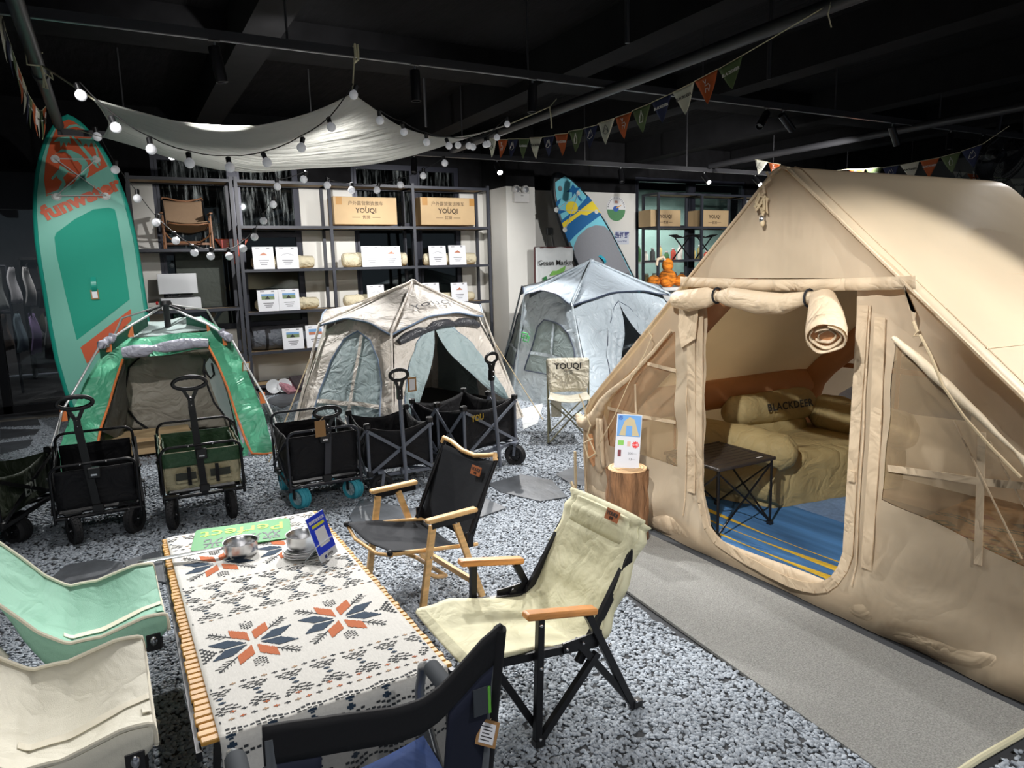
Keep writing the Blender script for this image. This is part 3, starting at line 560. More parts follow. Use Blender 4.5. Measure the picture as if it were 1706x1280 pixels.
# folding stools hung on right shelving
for i, x in enumerate((9.95, 10.55)):
    t = thing('folding_stool', ('black cross legged folding stool standing behind the left post of the right shelving', 'black cross legged folding stool standing nearer the tan tent on the right shelving')[i], 'stool', (x, 10.85, 1.8))
    for s in (-1, 1): obj('leg', B().bar((s*.24, 0, 0), (-s*.24, 0, .48), .02), blackmetal, t)
    obj('seat', B().grid(lambda u, v: V(((u-.5)*.5, (v-.5)*.24, .48-.06*sin(pi*u))), 8, 3), blackcloth, t, solid=.006)
t = thing('plush_figurine', 'orange and white tiger striped plush standing below the right shelving', 'plush', (8.0, 9.2, 0))
tig = mat('tiger_fur', sc(205, 120, 30), .9, nz=(9, .75, (1, 1, 3))); tw = mat('white_fur', sc(225, 205, 180), .9)
base = atY(1112, 478, 9.2)
obj('display_table', B().lathe([(0, 0), (.3, 0), (.3, base.z-.05), (.42, base.z-.05), (.42, base.z), (0, base.z)], Matrix.Translation(V((base.x-8.0, 0, 0)))), white, t)
obj('plush_body', B().sph((base.x-8, 0, base.z+.14), (.16, .14, .16)).sph((base.x-8, 0, base.z+.36), (.10, .09, .12)).sph((base.x-8.14, -.1, base.z+.08), (.08, .1, .07)).sph((base.x-7.86, -.1, base.z+.08), (.08, .1, .07)).sph((base.x-7.7, 0, base.z+.1), (.12, .1, .1)).sph((base.x-8.3, 0, base.z+.1), (.12, .1, .1)), tig, t, smooth=True)
obj('plush_tail', B().tube([(base.x-8.02, 0, base.z+.4), (base.x-8.1, 0, base.z+.5), (base.x-8.22, 0, base.z+.46), (base.x-8.24, 0, base.z+.36)], .025, 8), tw, t, smooth=True)
# ================================================================ emergency lamp, socket, emblem, banner
t = thing('emergency_light', 'white twin emergency lamp on the pillar top', 'lamp', m=Matrix.Translation(atY(866, 330, 10.3)))
obj('lamp_box', B().box((0, -.04, 0), (.29, .08, .15), b=.01), white, t)
for s in (-1, 1): o = obj('lamp_head', B().lathe([(0, .07), (.055, .07), (.07, .05), (.065, 0), (0, 0)], M4((s*.085, -.0, .13)) @ Matrix.Rotation(pi/2, 4, 'X')), white, t, smooth=True); obj('lamp_lens', B().lathe([(0, .078), (.048, .072)], M4((s*.085, -.0, .13)) @ Matrix.Rotation(pi/2, 4, 'X')), silver, o)
obj('label_strip', B().box((0, -.082, .03), (.05, .002, .008)), ink, t)
t = thing('wall_socket', 'grey wall socket with a cable, left of the blue paddle board', 'socket', m=Matrix.Translation(atY(914, 386, YW)))
obj('socket_box', B().box((0, -.03, 0), (.12, .06, .13), b=.008), silver, t); obj('cable', B().tube([(.02, -.05, -.05), (.05, -.06, -.25), (.15, -.07, -.42), (.3, -.07, -.48), (.45, -.06, -.46)], .014, 6), mat('grey_cable', (.4, .4, .4), .5), t, smooth=True); obj('conduit', B().tube([(-.05, -.02, -.05), (-.05, -.02, -1.2)], .012, 6), wpl, t)
ec = atY(1026.5, 347, YW-.004); W2 = lambda x, z, d=0: Matrix.Translation(V((ec.x+x, ec.y-d, ec.z+z))) @ Matrix.Rotation(pi/2, 4, 'X')
t = thing('wall_emblem', 'round green and white wall emblem with blue guitar on the white wall', 'emblem', m=Matrix.Translation(ec)); er = abs(atY(1026.5, 327, YW).z-ec.z)
ds = lambda r, a0, a1, n=24: [(r*cos(a0+(a1-a0)*i/n), r*sin(a0+(a1-a0)*i/n)) for i in range(n+1)]
obj('emblem_disc', B().poly(ds(er, 0, 2*pi, 40)[:-1], W2(0, 0)), mat('emblem_white', sc(228, 228, 228), .6), t, world=True)
egr = mat('emblem_green', sc(86, 140, 96), .6); ebl = mat('emblem_blue', sc(60, 100, 175), .6); eyl = mat('emblem_ochre', sc(206, 160, 90), .6)
obj('green_half', B().poly(ds(er*.96, pi, 2*pi), W2(0, -er*.12, .003)), egr, t, world=True)
obj('rim_lettering', sum_b := B(), ink, t) if False else None
lb_ = B()
for i in range(15):
    a = pi*.04+pi*.92*i/14; m = W2(er*.86*cos(a), er*.86*sin(a), .004) @ Matrix.Rotation(a-pi/2, 4, 'Z')
    for q in (-.5, 0, .5): lb_.box((0, 0, 0), (er*.11, er*.022, .001), m=m.to_3x3().to_4x4()) if False else lb_.poly([(-er*.05, q*er*.09), (er*.05, q*er*.09), (er*.05, q*er*.09+er*.02), (-er*.05, q*er*.09+er*.02)], m, .001)
    lb_.poly([(-er*.01, -er*.06), (er*.01, -er*.06), (er*.01, er*.07), (-er*.01, er*.07)], m, .001)
obj('rim_lettering', lb_, mat('emblem_ink', sc(120, 120, 130), .6), t, world=True)
obj('guitar_body', B().poly([(er*.3*cos(a)-er*.05, er*.24*sin(a)-er*.05) for a in [2*pi*i/20 for i in range(20)]], W2(0, 0, .006)), ebl, t, world=True)
obj('guitar_neck', B().poly([(er*.0, -.02*er), (er*.5, .18*er), (er*.5, .28*er), (-.02*er, .08*er)], W2(0, 0, .009)), eyl, t, world=True)
obj('hat_shape', B().poly([(-er*.18, er*.42), (er*.16, er*.42), (er*.1, er*.62), (-er*.12, er*.62)], W2(0, 0, .006)), mat('emblem_pink', sc(205, 150, 130), .6), t, world=True)
pl = atY(1036, 396, YW-.004); t = thing('wall_sign', 'small blue lettered wall sign partly behind the blue paddle board', 'sign', m=Matrix.Translation(pl)); nb = mat('sign_navy', sc(50, 60, 120), .6)
obj('sign_plate', B().box((0, 0, 0), (.34, .006, .26)), mat('sign_plate', sc(200, 205, 215), .6), t); txt('lettering', '去打野', .12, M4((0, -.004, .04)) @ Matrix.Rotation(pi/2, 4, 'X'), nb, t, world=False, off=.003); txt('lettering', 'Gone Wild', .05, M4((0, -.004, -.07)) @ Matrix.Rotation(pi/2, 4, 'X'), nb, t, world=False)
a = atY(892, 413, 10.05); c = atY(955, 413, 10.05); bw = c.x-a.x
t = thing('banner', 'white cloth banner with green truck drawing beside the pillar', 'banner', (a.x, 10.05, 0)); bmn = mat('banner_cloth', sc(222, 226, 226), .7, crinkle=.4, csc=4)
obj('banner_cloth', B().grid(lambda u, v: V((u*bw, .02*sin(u*9)-.0, a.z-v*1.3+.01*sin(u*12))), 14, 10), bmn, t, smooth=True, solid=.003)
obj('banner_frame', B().tube([(0, .03, 0), (0, .03, a.z)], .016).tube([(bw, .03, 0), (bw, .03, a.z)], .016).tube([(0, .03, a.z), (bw, .03, a.z)], .016).box((bw/2, .03, .02), (bw, .4, .04)), mat('dark_red_frame', (.08, .02, .02), .5), t)
RX = lambda p: M4(p) @ Matrix.Rotation(pi/2, 4, 'X')
txt('lettering', 'Green Market', .12, RX((bw/2, -.04, a.z-.25)), ink, t, world=False, off=.001)
gm = mat('truck_green', sc(40, 120, 60), .6); gm2 = mat('truck_light_green', sc(130, 190, 90), .6)
obj('truck_print', B().poly([(.12, -.62), (.5, -.62), (.55, -.5), (.42, -.46), (.4, -.54), (.2, -.54), (.18, -.46), (.12, -.48)], RX((0, -.035, a.z)), .003).poly([(.2+.06*cos(i), -.64+.06*sin(i)) for i in [k*.6 for k in range(10)]], RX((0, -.037, a.z)), .003).poly([(.46+.06*cos(i), -.64+.06*sin(i)) for i in [k*.6 for k in range(10)]], RX((0, -.037, a.z)), .003), gm, t)
obj('canopy_print', B().poly([(.24, -.46), (.56, -.42), (.52, -.38), (.3, -.38)], RX((0, -.038, a.z)), .003).poly([(.38, -.38), (.54, -.38), (.56, -.3)], RX((0, -.038, a.z)), .003), gm2, t)
# ================================================================ paddle boards
def plane_px(M, off):   # pixel -> local xy on the board's face
    Mi = M.inverted(); n = M.to_3x3() @ V((0, 0, 1)); o = M @ V((0, 0, off))
    def f(px, py):
        d = ray(px, py); t_ = (o-CP).dot(n)/d.dot(n); q = Mi @ (CP+d*t_); return (q.x, q.y)
    return f
WF = {}
def supboard(name, label, top, mid, ytop, ymid, width, th, noser, railm, deckm):
    T = atY(*top, ytop); Md = atY(*mid, ymid); ax = (T-Md).normalized(); L = (T.z-.03)/ax.z; base_ = T-ax*L
    zn = V((0, -1, 0)); zn = (zn-ax*zn.dot(ax)).normalized(); xx = ax.cross(zn)
    M = Matrix(((xx.x, ax.x, zn.x, base_.x), (xx.y, ax.y, zn.y, base_.y), (xx.z, ax.z, zn.z, base_.z), (0, 0, 0, 1)))
    t = thing(name, label, 'paddle board', m=M)
    def wf(v):
        if v > .55: return width*max(0, 1-((v-.55)/.45)**noser)**.62
        if v < .35: return width*(1-.32*((.35-v)/.35)**2.2)*(1 if v > .03 else max(.0, (v/.03))**.5*.5+.5*(v/.03))
        return width
    def P(v, a, w2=1, t2=1, dz=0):
        e = .32; ca, sa = cos(a), sin(a)
        return V((wf(v)*w2/2*math.copysign(abs(ca)**e, ca), v*L, th/2*t2*math.copysign(abs(sa)**e, sa)+dz+.06*max(0, v-.8)**2*25*.0))
    vsn = [0, .004, .012, .03, .08, .15, .25, .35, .45, .55, .62, .7, .76, .82, .87, .91, .94, .965, .982, .993, 1]
    obj('hull', B().grid(lambda u, v: P(vsn[int(round(u*20))], 2*pi*v), 20, 28), railm, t, smooth=True)
    out = [(wf(v)/2-.045, v*L) for v in vsn[3:-3]]; out = [p for p in out if p[0] > .01]; out = out+[(-x, y) for x, y in out[::-1]]
    obj('deck', B().poly(out, Matrix.Translation(V((0, 0, th/2-.001))), .003), deckm, t)
    WF[t.name] = lambda y: max(.015, wf(max(0, min(1, y/L)))/2)
    return t, M, plane_px(M, th/2+.003), L
teal = mat('teal_rail', sc(35, 160, 140), .35); aqua = mat('aqua_deck', sc(118, 190, 172), .5); pad = mat('teal_pad', sc(28, 158, 134), .75, bump=(300, .4, .002)); orng = mat('board_orange', sc(210, 88, 42), .5)
bt, bM, bp, bL = supboard('paddle_board', 'tall teal and orange paddle board with orange lettering leaning by the glass shop', (113, 193), (158, 480), 9.12, 9.0, .97, .13, 2.2, teal, aqua)
def art(t, M, f, pts, m, name, th=.0, z=.13/2+.003, thick=.002, src=None):
    wf = WF[t.name]
    if src: pts = [(src[0]+x/src[2], src[1]+y/src[2]) for x, y in pts]
    Q = dens([f(*p) for p in pts], .06); Q = [(max(-wf(q[1])+.012, min(wf(q[1])-.012, q[0])), q[1]) for q in Q]
    return obj(name, B().poly(Q, Matrix.Translation(V((0, 0, z+th))), thick), m, t)
A1 = (0, 160, 3.709)
art(bt, bM, bp, [(77, 327), (73.5, 300), (76, 268), (83, 240), (93, 216), (104, 203), (114, 199), (124, 203), (137, 213), (151, 228), (164, 248), (179, 277), (159, 289), (140, 300), (116, 314)], orng, 'orange_panel')
art(bt, bM, bp, [(90.6, 396), (94, 388), (125, 365), (156, 349), (181, 346), (191, 349), (194, 360), (206, 427), (216, 499), (128, 567), (109, 490), (94, 424)], pad, 'deck_pad')
art(bt, bM, bp, [(134, 579), (218, 515), (219, 534), (145, 606)], orng, 'orange_stripe')
art(bt, bM, bp, [(335, 365), (380, 330), (440, 335), (500, 365), (540, 410), (550, 460), (530, 520), (480, 560), (430, 580), (470, 520), (500, 480), (505, 430), (480, 400), (455, 405), (440, 375), (400, 345), (360, 350)], aqua, 'wave_print', .003, src=A1)
art(bt, bM, bp, [(395, 440), (370, 430), (366, 452), (340, 480), (315, 510), (325, 518), (350, 495), (358, 510), (385, 530), (360, 580), (378, 582), (408, 545), (390, 505), (420, 472), (465, 485), (420, 462)], aqua, 'surfer_print', .003, src=A1)
art(bt, bM, bp, [(280, 610), (360, 580), (450, 545), (540, 470), (520, 510), (560, 500), (600, 470), (668, 440), (600, 490), (460, 570), (380, 600)], aqua, 'spray_print', .003, src=A1)
for q in ([(440, 250), (455, 250), (520, 320), (590, 400), (612, 445), (598, 445), (560, 400), (500, 325)], [(555, 262), (570, 262), (600, 330), (622, 430), (610, 430), (590, 340)], [(330, 285), (360, 255), (430, 250), (440, 300), (420, 285), (410, 315), (395, 285), (375, 320), (370, 280)], [(480, 262), (560, 265), (600, 300), (560, 290), (550, 320), (530, 290), (510, 315), (500, 280)], [(400, 205), (430, 180), (470, 175), (520, 200), (530, 213), (470, 190)]): art(bt, bM, bp, q, aqua, 'palm_print', .003, src=A1)
def btext(t, M, f, s, p0, p1, size, m, z, sx=1):
    a = V((*f(*p0), 0)); c = V((*f(*p1), 0)); ang = math.atan2(c.y-a.y, c.x-a.x); mid = (a+c)/2
    o = txt('lettering', s, size, Matrix.Translation(V((mid.x, mid.y, z))) @ Matrix.Rotation(ang, 4, 'Z'), m, t, world=False, off=size*.045, sx=sx); 
    wd = max(v.co.length for v in o.data.vertices) ; return o
btext(bt, bM, bp, 'funwater', (86, 352), (184, 311), .2, orng, .072, sx=1.12)
cl = mat('clear_pad', (.65, .68, .66), .3); cordm = mat('bungee', (.6, .62, .6), .6)
rp = [bp(92, 265), bp(160, 266), bp(94, 327), bp(176, 326)]
for q in rp: obj('ring_pad', B().lathe([(0, .074), (.03, .074), (.048, .068)], Matrix.Translation(V((q[0], q[1], 0))), 16), cl, bt)
for i, j in ((0, 1), (0, 3), (1, 2), (2, 3)): obj('bungee_cord', B().tube([(*rp[i], .085), (*rp[j], .085)], .006, 6), cordm, bt)
q = bp(155, 462); q2 = bp(158, 489)
obj('carry_handle', B().grid(lambda u, v: V((q[0]+(q2[0]-q[0])*u+(v-.5)*.05, q[1]+(q2[1]-q[1])*u, .07+.05*sin(pi*u))), 10, 2), teal, bt, solid=.006)
tg = bp(158, 491); kraft = mat('kraft_tag', sc(170, 130, 85), .8)
obj('price_tag', B().box((tg[0], tg[1], .085), (.075, .1, .003)).box((tg[0], tg[1], .0875), (.05, .075, .002)), kraft, bt)
obj('tag_label', B().box((tg[0], tg[1], .0895), (.05, .075, .002)), paper, bt)
cy = mat('cyan_rail', sc(60, 180, 205), .35); sky = mat('sky_deck', sc(120, 205, 222), .5); bk = mat('dark_rail', (.02, .025, .03), .4); dbl = mat('deep_blue', sc(0, 98, 160), .5); yl = mat('board_yellow', sc(240, 215, 50), .5); gpad = mat('grey_pad', sc(140, 142, 148), .7, bump=(40, 1, .01))
b2, M2, p2, L2 = supboard('paddle_board', 'blue paddle board with yellow sunset print leaning beside the banner', (924, 288), (1003, 441), 10.45, 10.3, .93, .12, 2.3, bk, sky)
A2 = (820, 260, 4.062); Z2 = .063
k2 = dict(z=Z2, src=A2)
art(b2, M2, p2, [(430, 470), (500, 410), (570, 360), (630, 290), (650, 265), (680, 295), (740, 380), (735, 400), (640, 470), (560, 540), (505, 600), (470, 550)], dbl, 'sea_print', **k2)
art(b2, M2, p2, [(436, 478), (560, 395), (676, 303), (722, 352), (742, 385), (690, 372), (640, 402), (600, 395), (540, 440), (455, 512)], yl, 'beach_print', .002, **k2)
art(b2, M2, p2, [(538+42*cos(i*.5), 350+44*sin(i*.5)) for i in range(12)], yl, 'sun_print', .003, **k2)
for q in ([(552, 245), (562, 240), (610, 300), (600, 310)], [(500, 245), (530, 220), (545, 190), (562, 215), (600, 215), (575, 235), (590, 260), (560, 245), (540, 280), (540, 245)], [(408, 380), (420, 380), (480, 540), (465, 530)], [(400, 380), (420, 320), (465, 285), (455, 320), (430, 350), (500, 375), (450, 395), (410, 420)]): art(b2, M2, p2, q, dbl, 'palm_print', .004, **k2)
art(b2, M2, p2, [(555, 660), (552, 610), (580, 545), (640, 490), (700, 468), (760, 475), (800, 515), (850, 620), (940, 800), (980, 900), (640, 900), (590, 750)], gpad, 'deck_pad', **k2)
art(b2, M2, p2, [(740, 395), (800, 500), (860, 610), (965, 820), (985, 815), (880, 600), (760, 400)], cy, 'cyan_edge', .001, **k2)
rp = [p2(820+x/4.062, 260+y/4.062) for x, y in ((435, 365), (580, 252), (492, 500), (705, 375))]
for q in rp: obj('ring_pad', B().lathe([(0, .07), (.03, .07), (.045, .064)], Matrix.Translation(V((q[0], q[1], 0))), 16), cl, b2)
for i, j in ((0, 1), (0, 3), (1, 2)): obj('bungee_cord', B().tube([(*rp[i], .08), (*rp[j], .08)], .005, 6), cordm, b2)
q = p2(820+460/4.062, 260+220/4.062); obj('valve', B().lathe([(0, .072), (.02, .072), (.022, .068), (.04, .07), (.045, .062)], Matrix.Translation(V((q[0], q[1], 0))), 16), silver, b2)
q = p2(820+725/4.062, 260+675/4.062); q2 = p2(820+765/4.062, 260+725/4.062)
obj('carry_handle', B().grid(lambda u, v: V((q[0]+(q2[0]-q[0])*u+(v-.5)*.05, q[1]+(q2[1]-q[1])*u, .064+.05*sin(pi*u))), 10, 2), cy, b2, solid=.006)
# ================================================================ tarp under the ceiling
def crv(pts, y0, y1):
    n = len(pts); P = [atY(px, py, y0+(y1-y0)*i/(n-1)) for i, (px, py) in enumerate(pts)]
    def f(u):
        s = u*(n-1); i = min(int(s), n-2); k = s-i; p0 = P[max(i-1, 0)]; p1 = P[i]; p2_ = P[i+1]; p3 = P[min(i+2, n-1)]
        return .5*((2*p1)+(p2_-p0)*k+(2*p0-5*p1+4*p2_-p3)*k*k+(3*p1-p0-3*p2_+p3)*k**3)
    return f
eAB = crv([(157, 166), (230, 187), (300, 204), (370, 210), (430, 210), (490, 197), (540, 180), (587, 157)], 5.0, 5.2)
eDC = crv([(172, 229), (225, 244), (280, 262), (330, 276), (385, 285), (450, 285), (530, 278), (620, 272), (700, 255), (770, 233), (848, 207)], 7.9, 6.3)
eAD = crv([(157, 166), (172, 186), (182, 208), (172, 229)], 5.0, 7.9)
eBC = crv([(587, 157), (620, 180), (660, 208), (710, 226), (750, 230), (800, 222), (848, 207)], 5.2, 6.3)
cA, cB, cC, cD = eAB(0), eAB(1), eDC(1), eDC(0)
def coon(u, v):
    u = min(max(u, 0), 1); v = min(max(v, 0), 1)
    p = eAB(u)*(1-v)+eDC(u)*v+eAD(v)*(1-u)+eBC(v)*u-(cA*((1-u)*(1-v))+cB*(u*(1-v))+cC*(u*v)+cD*((1-u)*v))
    p.z += .012*sin(u*17+v*4)*sin(pi*v)*sin(pi*u)+.01*sin(v*21+u*5)*sin(pi*u)*sin(pi*v); return p
tarpm = mat('grey_tarp', sc(232, 232, 228), .6, trans=.6, bump=(2.5, .9, .05, (.6, 6, 1)), crinkle=.2, csc=3)
t = thing('tarp', 'pale grey tarp slung under the ceiling by its corners', 'tarp', tuple(cB))
obj('tarp_cloth', B().grid(coon, 56, 30), tarpm, t, smooth=True, world=True, solid=.003)
obj('hem', B().tube([eAB(i/40) for i in range(41)], .006, 6).tube([eBC(i/30) for i in range(31)], .006, 6).tube([eAD(i/16) for i in range(17)], .006, 6), tarpm, t, world=True, smooth=True)
def cordo(pts, r, m, lab, nm='rope', cat='rope'): return tag(obj(nm, B().tube(pts, r, 6), m, smooth=True), lab, cat)
pp = V((-.31, 6.0, 3.2)); cordo([pp+V((.05, -.03, .03)), pp+V((-.05, 0, .03)), pp+V((-.05, 0, -.05)), pp+V((.04, 0, -.05)), cA], .006, ropew, 'pale rope tying the left tarp corner to the left ceiling pipe')
cordo([pp+V((.03, 0, -.05)), pp+V((.04, -.01, -.14)), pp+V((.05, -.01, -.2)), pp+V((.03, -.01, -.19)), pp+V((.04, 0, -.09)), pp+V((.09, .01, -.13)), pp+V((.08, .01, -.08))], .008, ropew, 'dangling end of the rope on the left ceiling pipe')
kp = V((cB.x+.03, 5.2, 3.25)); cordo([cB, kp+V((0, 0, -.04))], .005, ropew, 'thin upright rope holding the tarp peak from the near rail')
cordo([kp+V((0, -.03, -.04)), kp+V((0, -.03, .05)), kp+V((.01, .03, .05)), kp+V((.01, .03, -.06)), kp+V((.02, -.03, -.05)), kp+V((.02, -.03, .05))], .009, ropew, 'knotted rope wound round the near rail above the tarp peak')
q = atX(916, 178, 3.86); cordo([cC, q, q+V((.08, 0, .08))], .005, ropew, 'rope from the right tarp corner up to the middle pipe'); cordo([q, q+V((0, -.02, -.1)), q+V((.01, -.01, -.2))], .008, ropew, 'short dangling rope end on the middle pipe')
cordo([cD, atY(120, 215, 8.3), V((-.28, 8.42, 3.17))], .004, ropew, 'rope from the far left tarp corner to the pipe joint')
# ================================================================ string lights
globe = mat('opal_bulb', (.82, .83, .86), .25, trans=.15, emit=.12); cab = mat('black_cable', (.01, .01, .01), .5)  # bulbs are unlit; a faint glow is put into their material
def lights(label, px, yf, r=.032, start=None, end=None):
    P = [atY(x, y, yf(i/(len(px)-1))) for i, (x, y) in enumerate(px)]
    t = thing('string_lights', label, 'string lights', tuple(P[0])); cabp = [p+V((0, 0, .075)) for p in P]
    if start: cabp = [start]+cabp
    if end: cabp += [end]
    pts = []
    for i in range(len(cabp)-1):
        for k in range(3): pts.append(cabp[i].lerp(cabp[i+1], k/3)-V((0, 0, .012*sin(pi*k/3))))
    obj('cable', B().tube(pts+[cabp[-1]], .004, 5), cab, t, world=True, smooth=True)
    for p in P:
        a_ = M4(p, 0, random.uniform(-.35, .35), random.uniform(-.35, .35))
        g = obj('bulb', B().lathe([(0, -r), (r*.5, -r*.87), (r*.87, -r*.5), (r, 0), (r*.87, r*.5), (r*.5, r*.87), (r*.3, r*1.1)], a_, 14), globe, t, world=True, smooth=True)
        obj('bulb_socket', B().lathe([(0, r*1.0), (r*.5, r*1.0), (r*.55, r*2.1), (r*.3, r*2.3), (0, r*2.3)], a_, 10), blackplastic, g, world=True, smooth=True)
lights('string of white bulbs looping along the near edge of the tarp', [(135, 159), (193, 213), (252, 249), (316, 272), (383, 279), (445, 271), (502, 246), (552, 212), (589, 158)], lambda u: 4.95+.2*u)
lights('string of white bulbs from the tarp peak to its right corner', [(633, 201), (673, 220), (711, 237), (748, 243), (781, 243), (809, 241), (845, 207)], lambda u: 5.2+1.0*u, .03)
lights('short string of white bulbs bunched at the first white pennant', [(763, 242), (788, 245), (813, 240), (828, 229)], lambda u: 6.3+.2*u, .032)
lights('string of white bulbs drooping over the left shelving and folding chair', [(162, 228), (192, 283), (229, 331), (260, 371), (293, 401), (324, 421), (351, 427), (382, 427), (405, 414), (424, 395), (439, 368), (455, 341), (462, 311), (506, 299)], lambda u: 8.3, .042)
lights('string of white bulbs sagging in front of the long cartons', [(545, 309), (586, 317), (628, 317), (667, 308), (705, 293), (741, 272)], lambda u: 8.35, .042)
# ================================================================ pennants
pcol = {'w': mat('pennant_white', sc(222, 220, 205), .7, trans=.2), 'o': mat('pennant_orange', sc(196, 98, 50), .7, trans=.2), 'n': mat('pennant_navy', sc(34, 42, 78), .7, trans=.1), 'g': mat('pennant_green', sc(98, 116, 76), .7, trans=.2)}
pk1 = mat('pennant_print_light', sc(220, 220, 215), .7); pk2 = mat('pennant_print_dark', sc(70, 70, 66), .7)
def pennants(label, flags, conv, plane, tail=(), dy=0, grp=None):
    C3 = lambda q: plane(*conv(*q)); F = [(c, C3(a), C3(b_), C3(d)) for c, a, b_, d in flags]
    t = thing('pennant_string', label, 'bunting', tuple(F[0][1])); pts = []
    for c, a, b_, d in F: pts += [a, b_]
    L0 = [C3(q) for q in tail]
    obj('string', B().tube(pts+L0, .0035, 5), ropew, t, world=True, smooth=True)
    for i, (c, a, b_, d) in enumerate(F):
        mid = (a+b_)/2; xd = (b_-a); wd = xd.length; dn = (d-mid); hh = dn.length; n_ = xd.cross(dn).normalized()
        def f(u, v):
            hw = (1-v)*.5; cu = .5+(u-.5)*(1-v)**.85; return a+xd*cu+dn*v+(b_-a)*0+n_*(.012*sin(v*3+i)*v)
        fl = obj('pennant', B().grid(f, 6, 10), pcol[c], t, world=True, smooth=True, solid=.002)
        # printed mark
        nn = n_ if (CP-mid).dot(n_) > 0 else -n_; ce = mid+dn*.36+nn*.006; ex = xd.normalized(); ex = ex if ex.dot(rt) > 0 else -ex; ey = -dn.normalized(); m = Matrix(((ex.x, ey.x, nn.x, ce.x), (ex.y, ey.y, nn.y, ce.y), (ex.z, ey.z, nn.z, ce.z), (0, 0, 0, 1))); k = i % 4; s_ = wd*.2
        mk = pk2 if c == 'w' else pk1
        if (i+(0 if c != 'w' else 1)) % 3 == 0 or (c == 'w' and i in (4, 13)): txt('lettering', 'BLACKDEER', wd*.13, m, mk, fl, world=True, off=.0005); continue
        pats = {'o': [(-.6, 1), (-.2, .4), (.0, 1), (-.2, .4), (-.3, 0), (.4, .2), (.7, -.2), (.4, -1), (.2, -.4), (-.2, -.4), (-.3, -1)], 'n': [(-.9, -.6), (-.2, .8), (0, .1), (.3, 1), (.7, .2), (.9, -.4), (-.1, -.9), (-.9, -.6), (-.4, -.1)],
                'g': [(-.4, -1), (.4, -1), (.5, -.2), (.2, .4), (-.2, .4), (-.5, -.2), (-.4, -1), (-.2, .4), (0, 1), (.2, .4)], 'w': [(-.9, -.5), (-.2, .9), (.5, .2), (.8, -.5), (0, -.9), (-.9, -.5), (0, .1), (.8, -.5)]}[c]
        obj('print', B().tube([m @ V((x*s_, y*s_, 0)) for x, y in pats], wd*.012, 4), mk, fl, world=True)
cv2 = lambda x, y: (560+x/2.6656, y/2.6656); cv3 = lambda x, y: (1066+x/2.6656, y/2.6656); cv8 = lambda x, y: (x/4.925, y/4.925)
pennants('pennant string running from above the pillar up to the ceiling pipe', [('w', (670, 615), (712, 620), (690, 700)), ('o', (718, 620), (762, 620), (732, 703)), ('n', (762, 618), (808, 617), (780, 705)), ('g', (810, 617), (858, 617), (832, 705)), ('w', (860, 612), (914, 610), (885, 705)), ('n', (920, 608), (970, 603), (940, 697)), ('o', (972, 597), (1030, 592), (1003, 693)), ('g', (1034, 583), (1097, 573), (1065, 677)), ('n', (1100, 570), (1160, 555), (1130, 660)), ('w', (1165, 548), (1236, 525), (1200, 642)), ('o', (1240, 522), (1312, 497), (1278, 617)), ('g', (1316, 492), (1398, 458), (1357, 590)), ('n', (1402, 455), (1490, 415), (1445, 545)), ('w', (1494, 412), (1590, 363), (1552, 510)), ('o', (1592, 361), (1694, 307), (1655, 463)), ('g', (1696, 308), (1804, 246), (1764, 397))], cv2, lambda a, b_: atX(a, b_, 3.86), [(1900, 190), (2198, 14), (2205, 4)])
q = atX(1385, 3, 3.86); cordo([q, q+V((0, .02, -.06)), q+V((.01, .0, -.14))], .004, ropew, 'loose cord end where the pennants meet the ceiling pipe')
pennants('pennant string behind the tan tent ending at the black fan', [('w', (512, 708), (568, 720), (525, 775)), ('o', (570, 722), (625, 730), (590, 780)), ('n', (628, 738), (700, 748), (660, 800)), ('g', (704, 750), (775, 756), (740, 815)), ('w', (780, 758), (850, 760), (815, 820)), ('o', (925, 752), (1000, 751), (965, 815)), ('g', (1000, 750), (1075, 744), (1040, 815)), ('n', (1078, 745), (1150, 733), (1115, 815)), ('w', (1155, 733), (1240, 718), (1210, 800)), ('o', (1245, 716), (1330, 700), (1287, 790)), ('g', (1335, 698), (1425, 675), (1387, 768)), ('n', (1428, 672), (1522, 640), (1480, 745))], cv3, lambda a, b_: atX(a, b_, 8.2), [(1640, 560)])
pennants('short pennant string beyond the right end of the tan tent ridge', [('w', (1390, 762), (1450, 767), (1415, 802)), ('o', (1453, 770), (1515, 778), (1480, 805)), ('n', (1520, 780), (1572, 784), (1545, 812)), ('g', (1575, 787), (1640, 792), (1605, 820)), ('w', (1645, 795), (1715, 793), (1690, 870))], cv3, lambda a, b_: atY(a, b_, 7.5))
pennants('pennant string seen nearly edge on beside the left ceiling pipe', [('w', (-45, -80), (38, 215), (62, 515)), ('n', (45, 250), (95, 390), (100, 640)), ('g', (95, 400), (140, 530), (155, 770)), ('o', (140, 530), (185, 640), (170, 855)), ('w', (175, 620), (215, 720), (205, 940)), ('n', (215, 730), (240, 790), (237, 1025)), ('g', (238, 785), (265, 830), (258, 1060)), ('o', (262, 825), (302, 890), (303, 1120)), ('w', (302, 885), (330, 915), (312, 1135)), ('g', (330, 905), (352, 905), (345, 1150)), ('o', (352, 900), (378, 870), (365, 1130))], cv8, lambda a, b_: atX(a, b_, -.42))
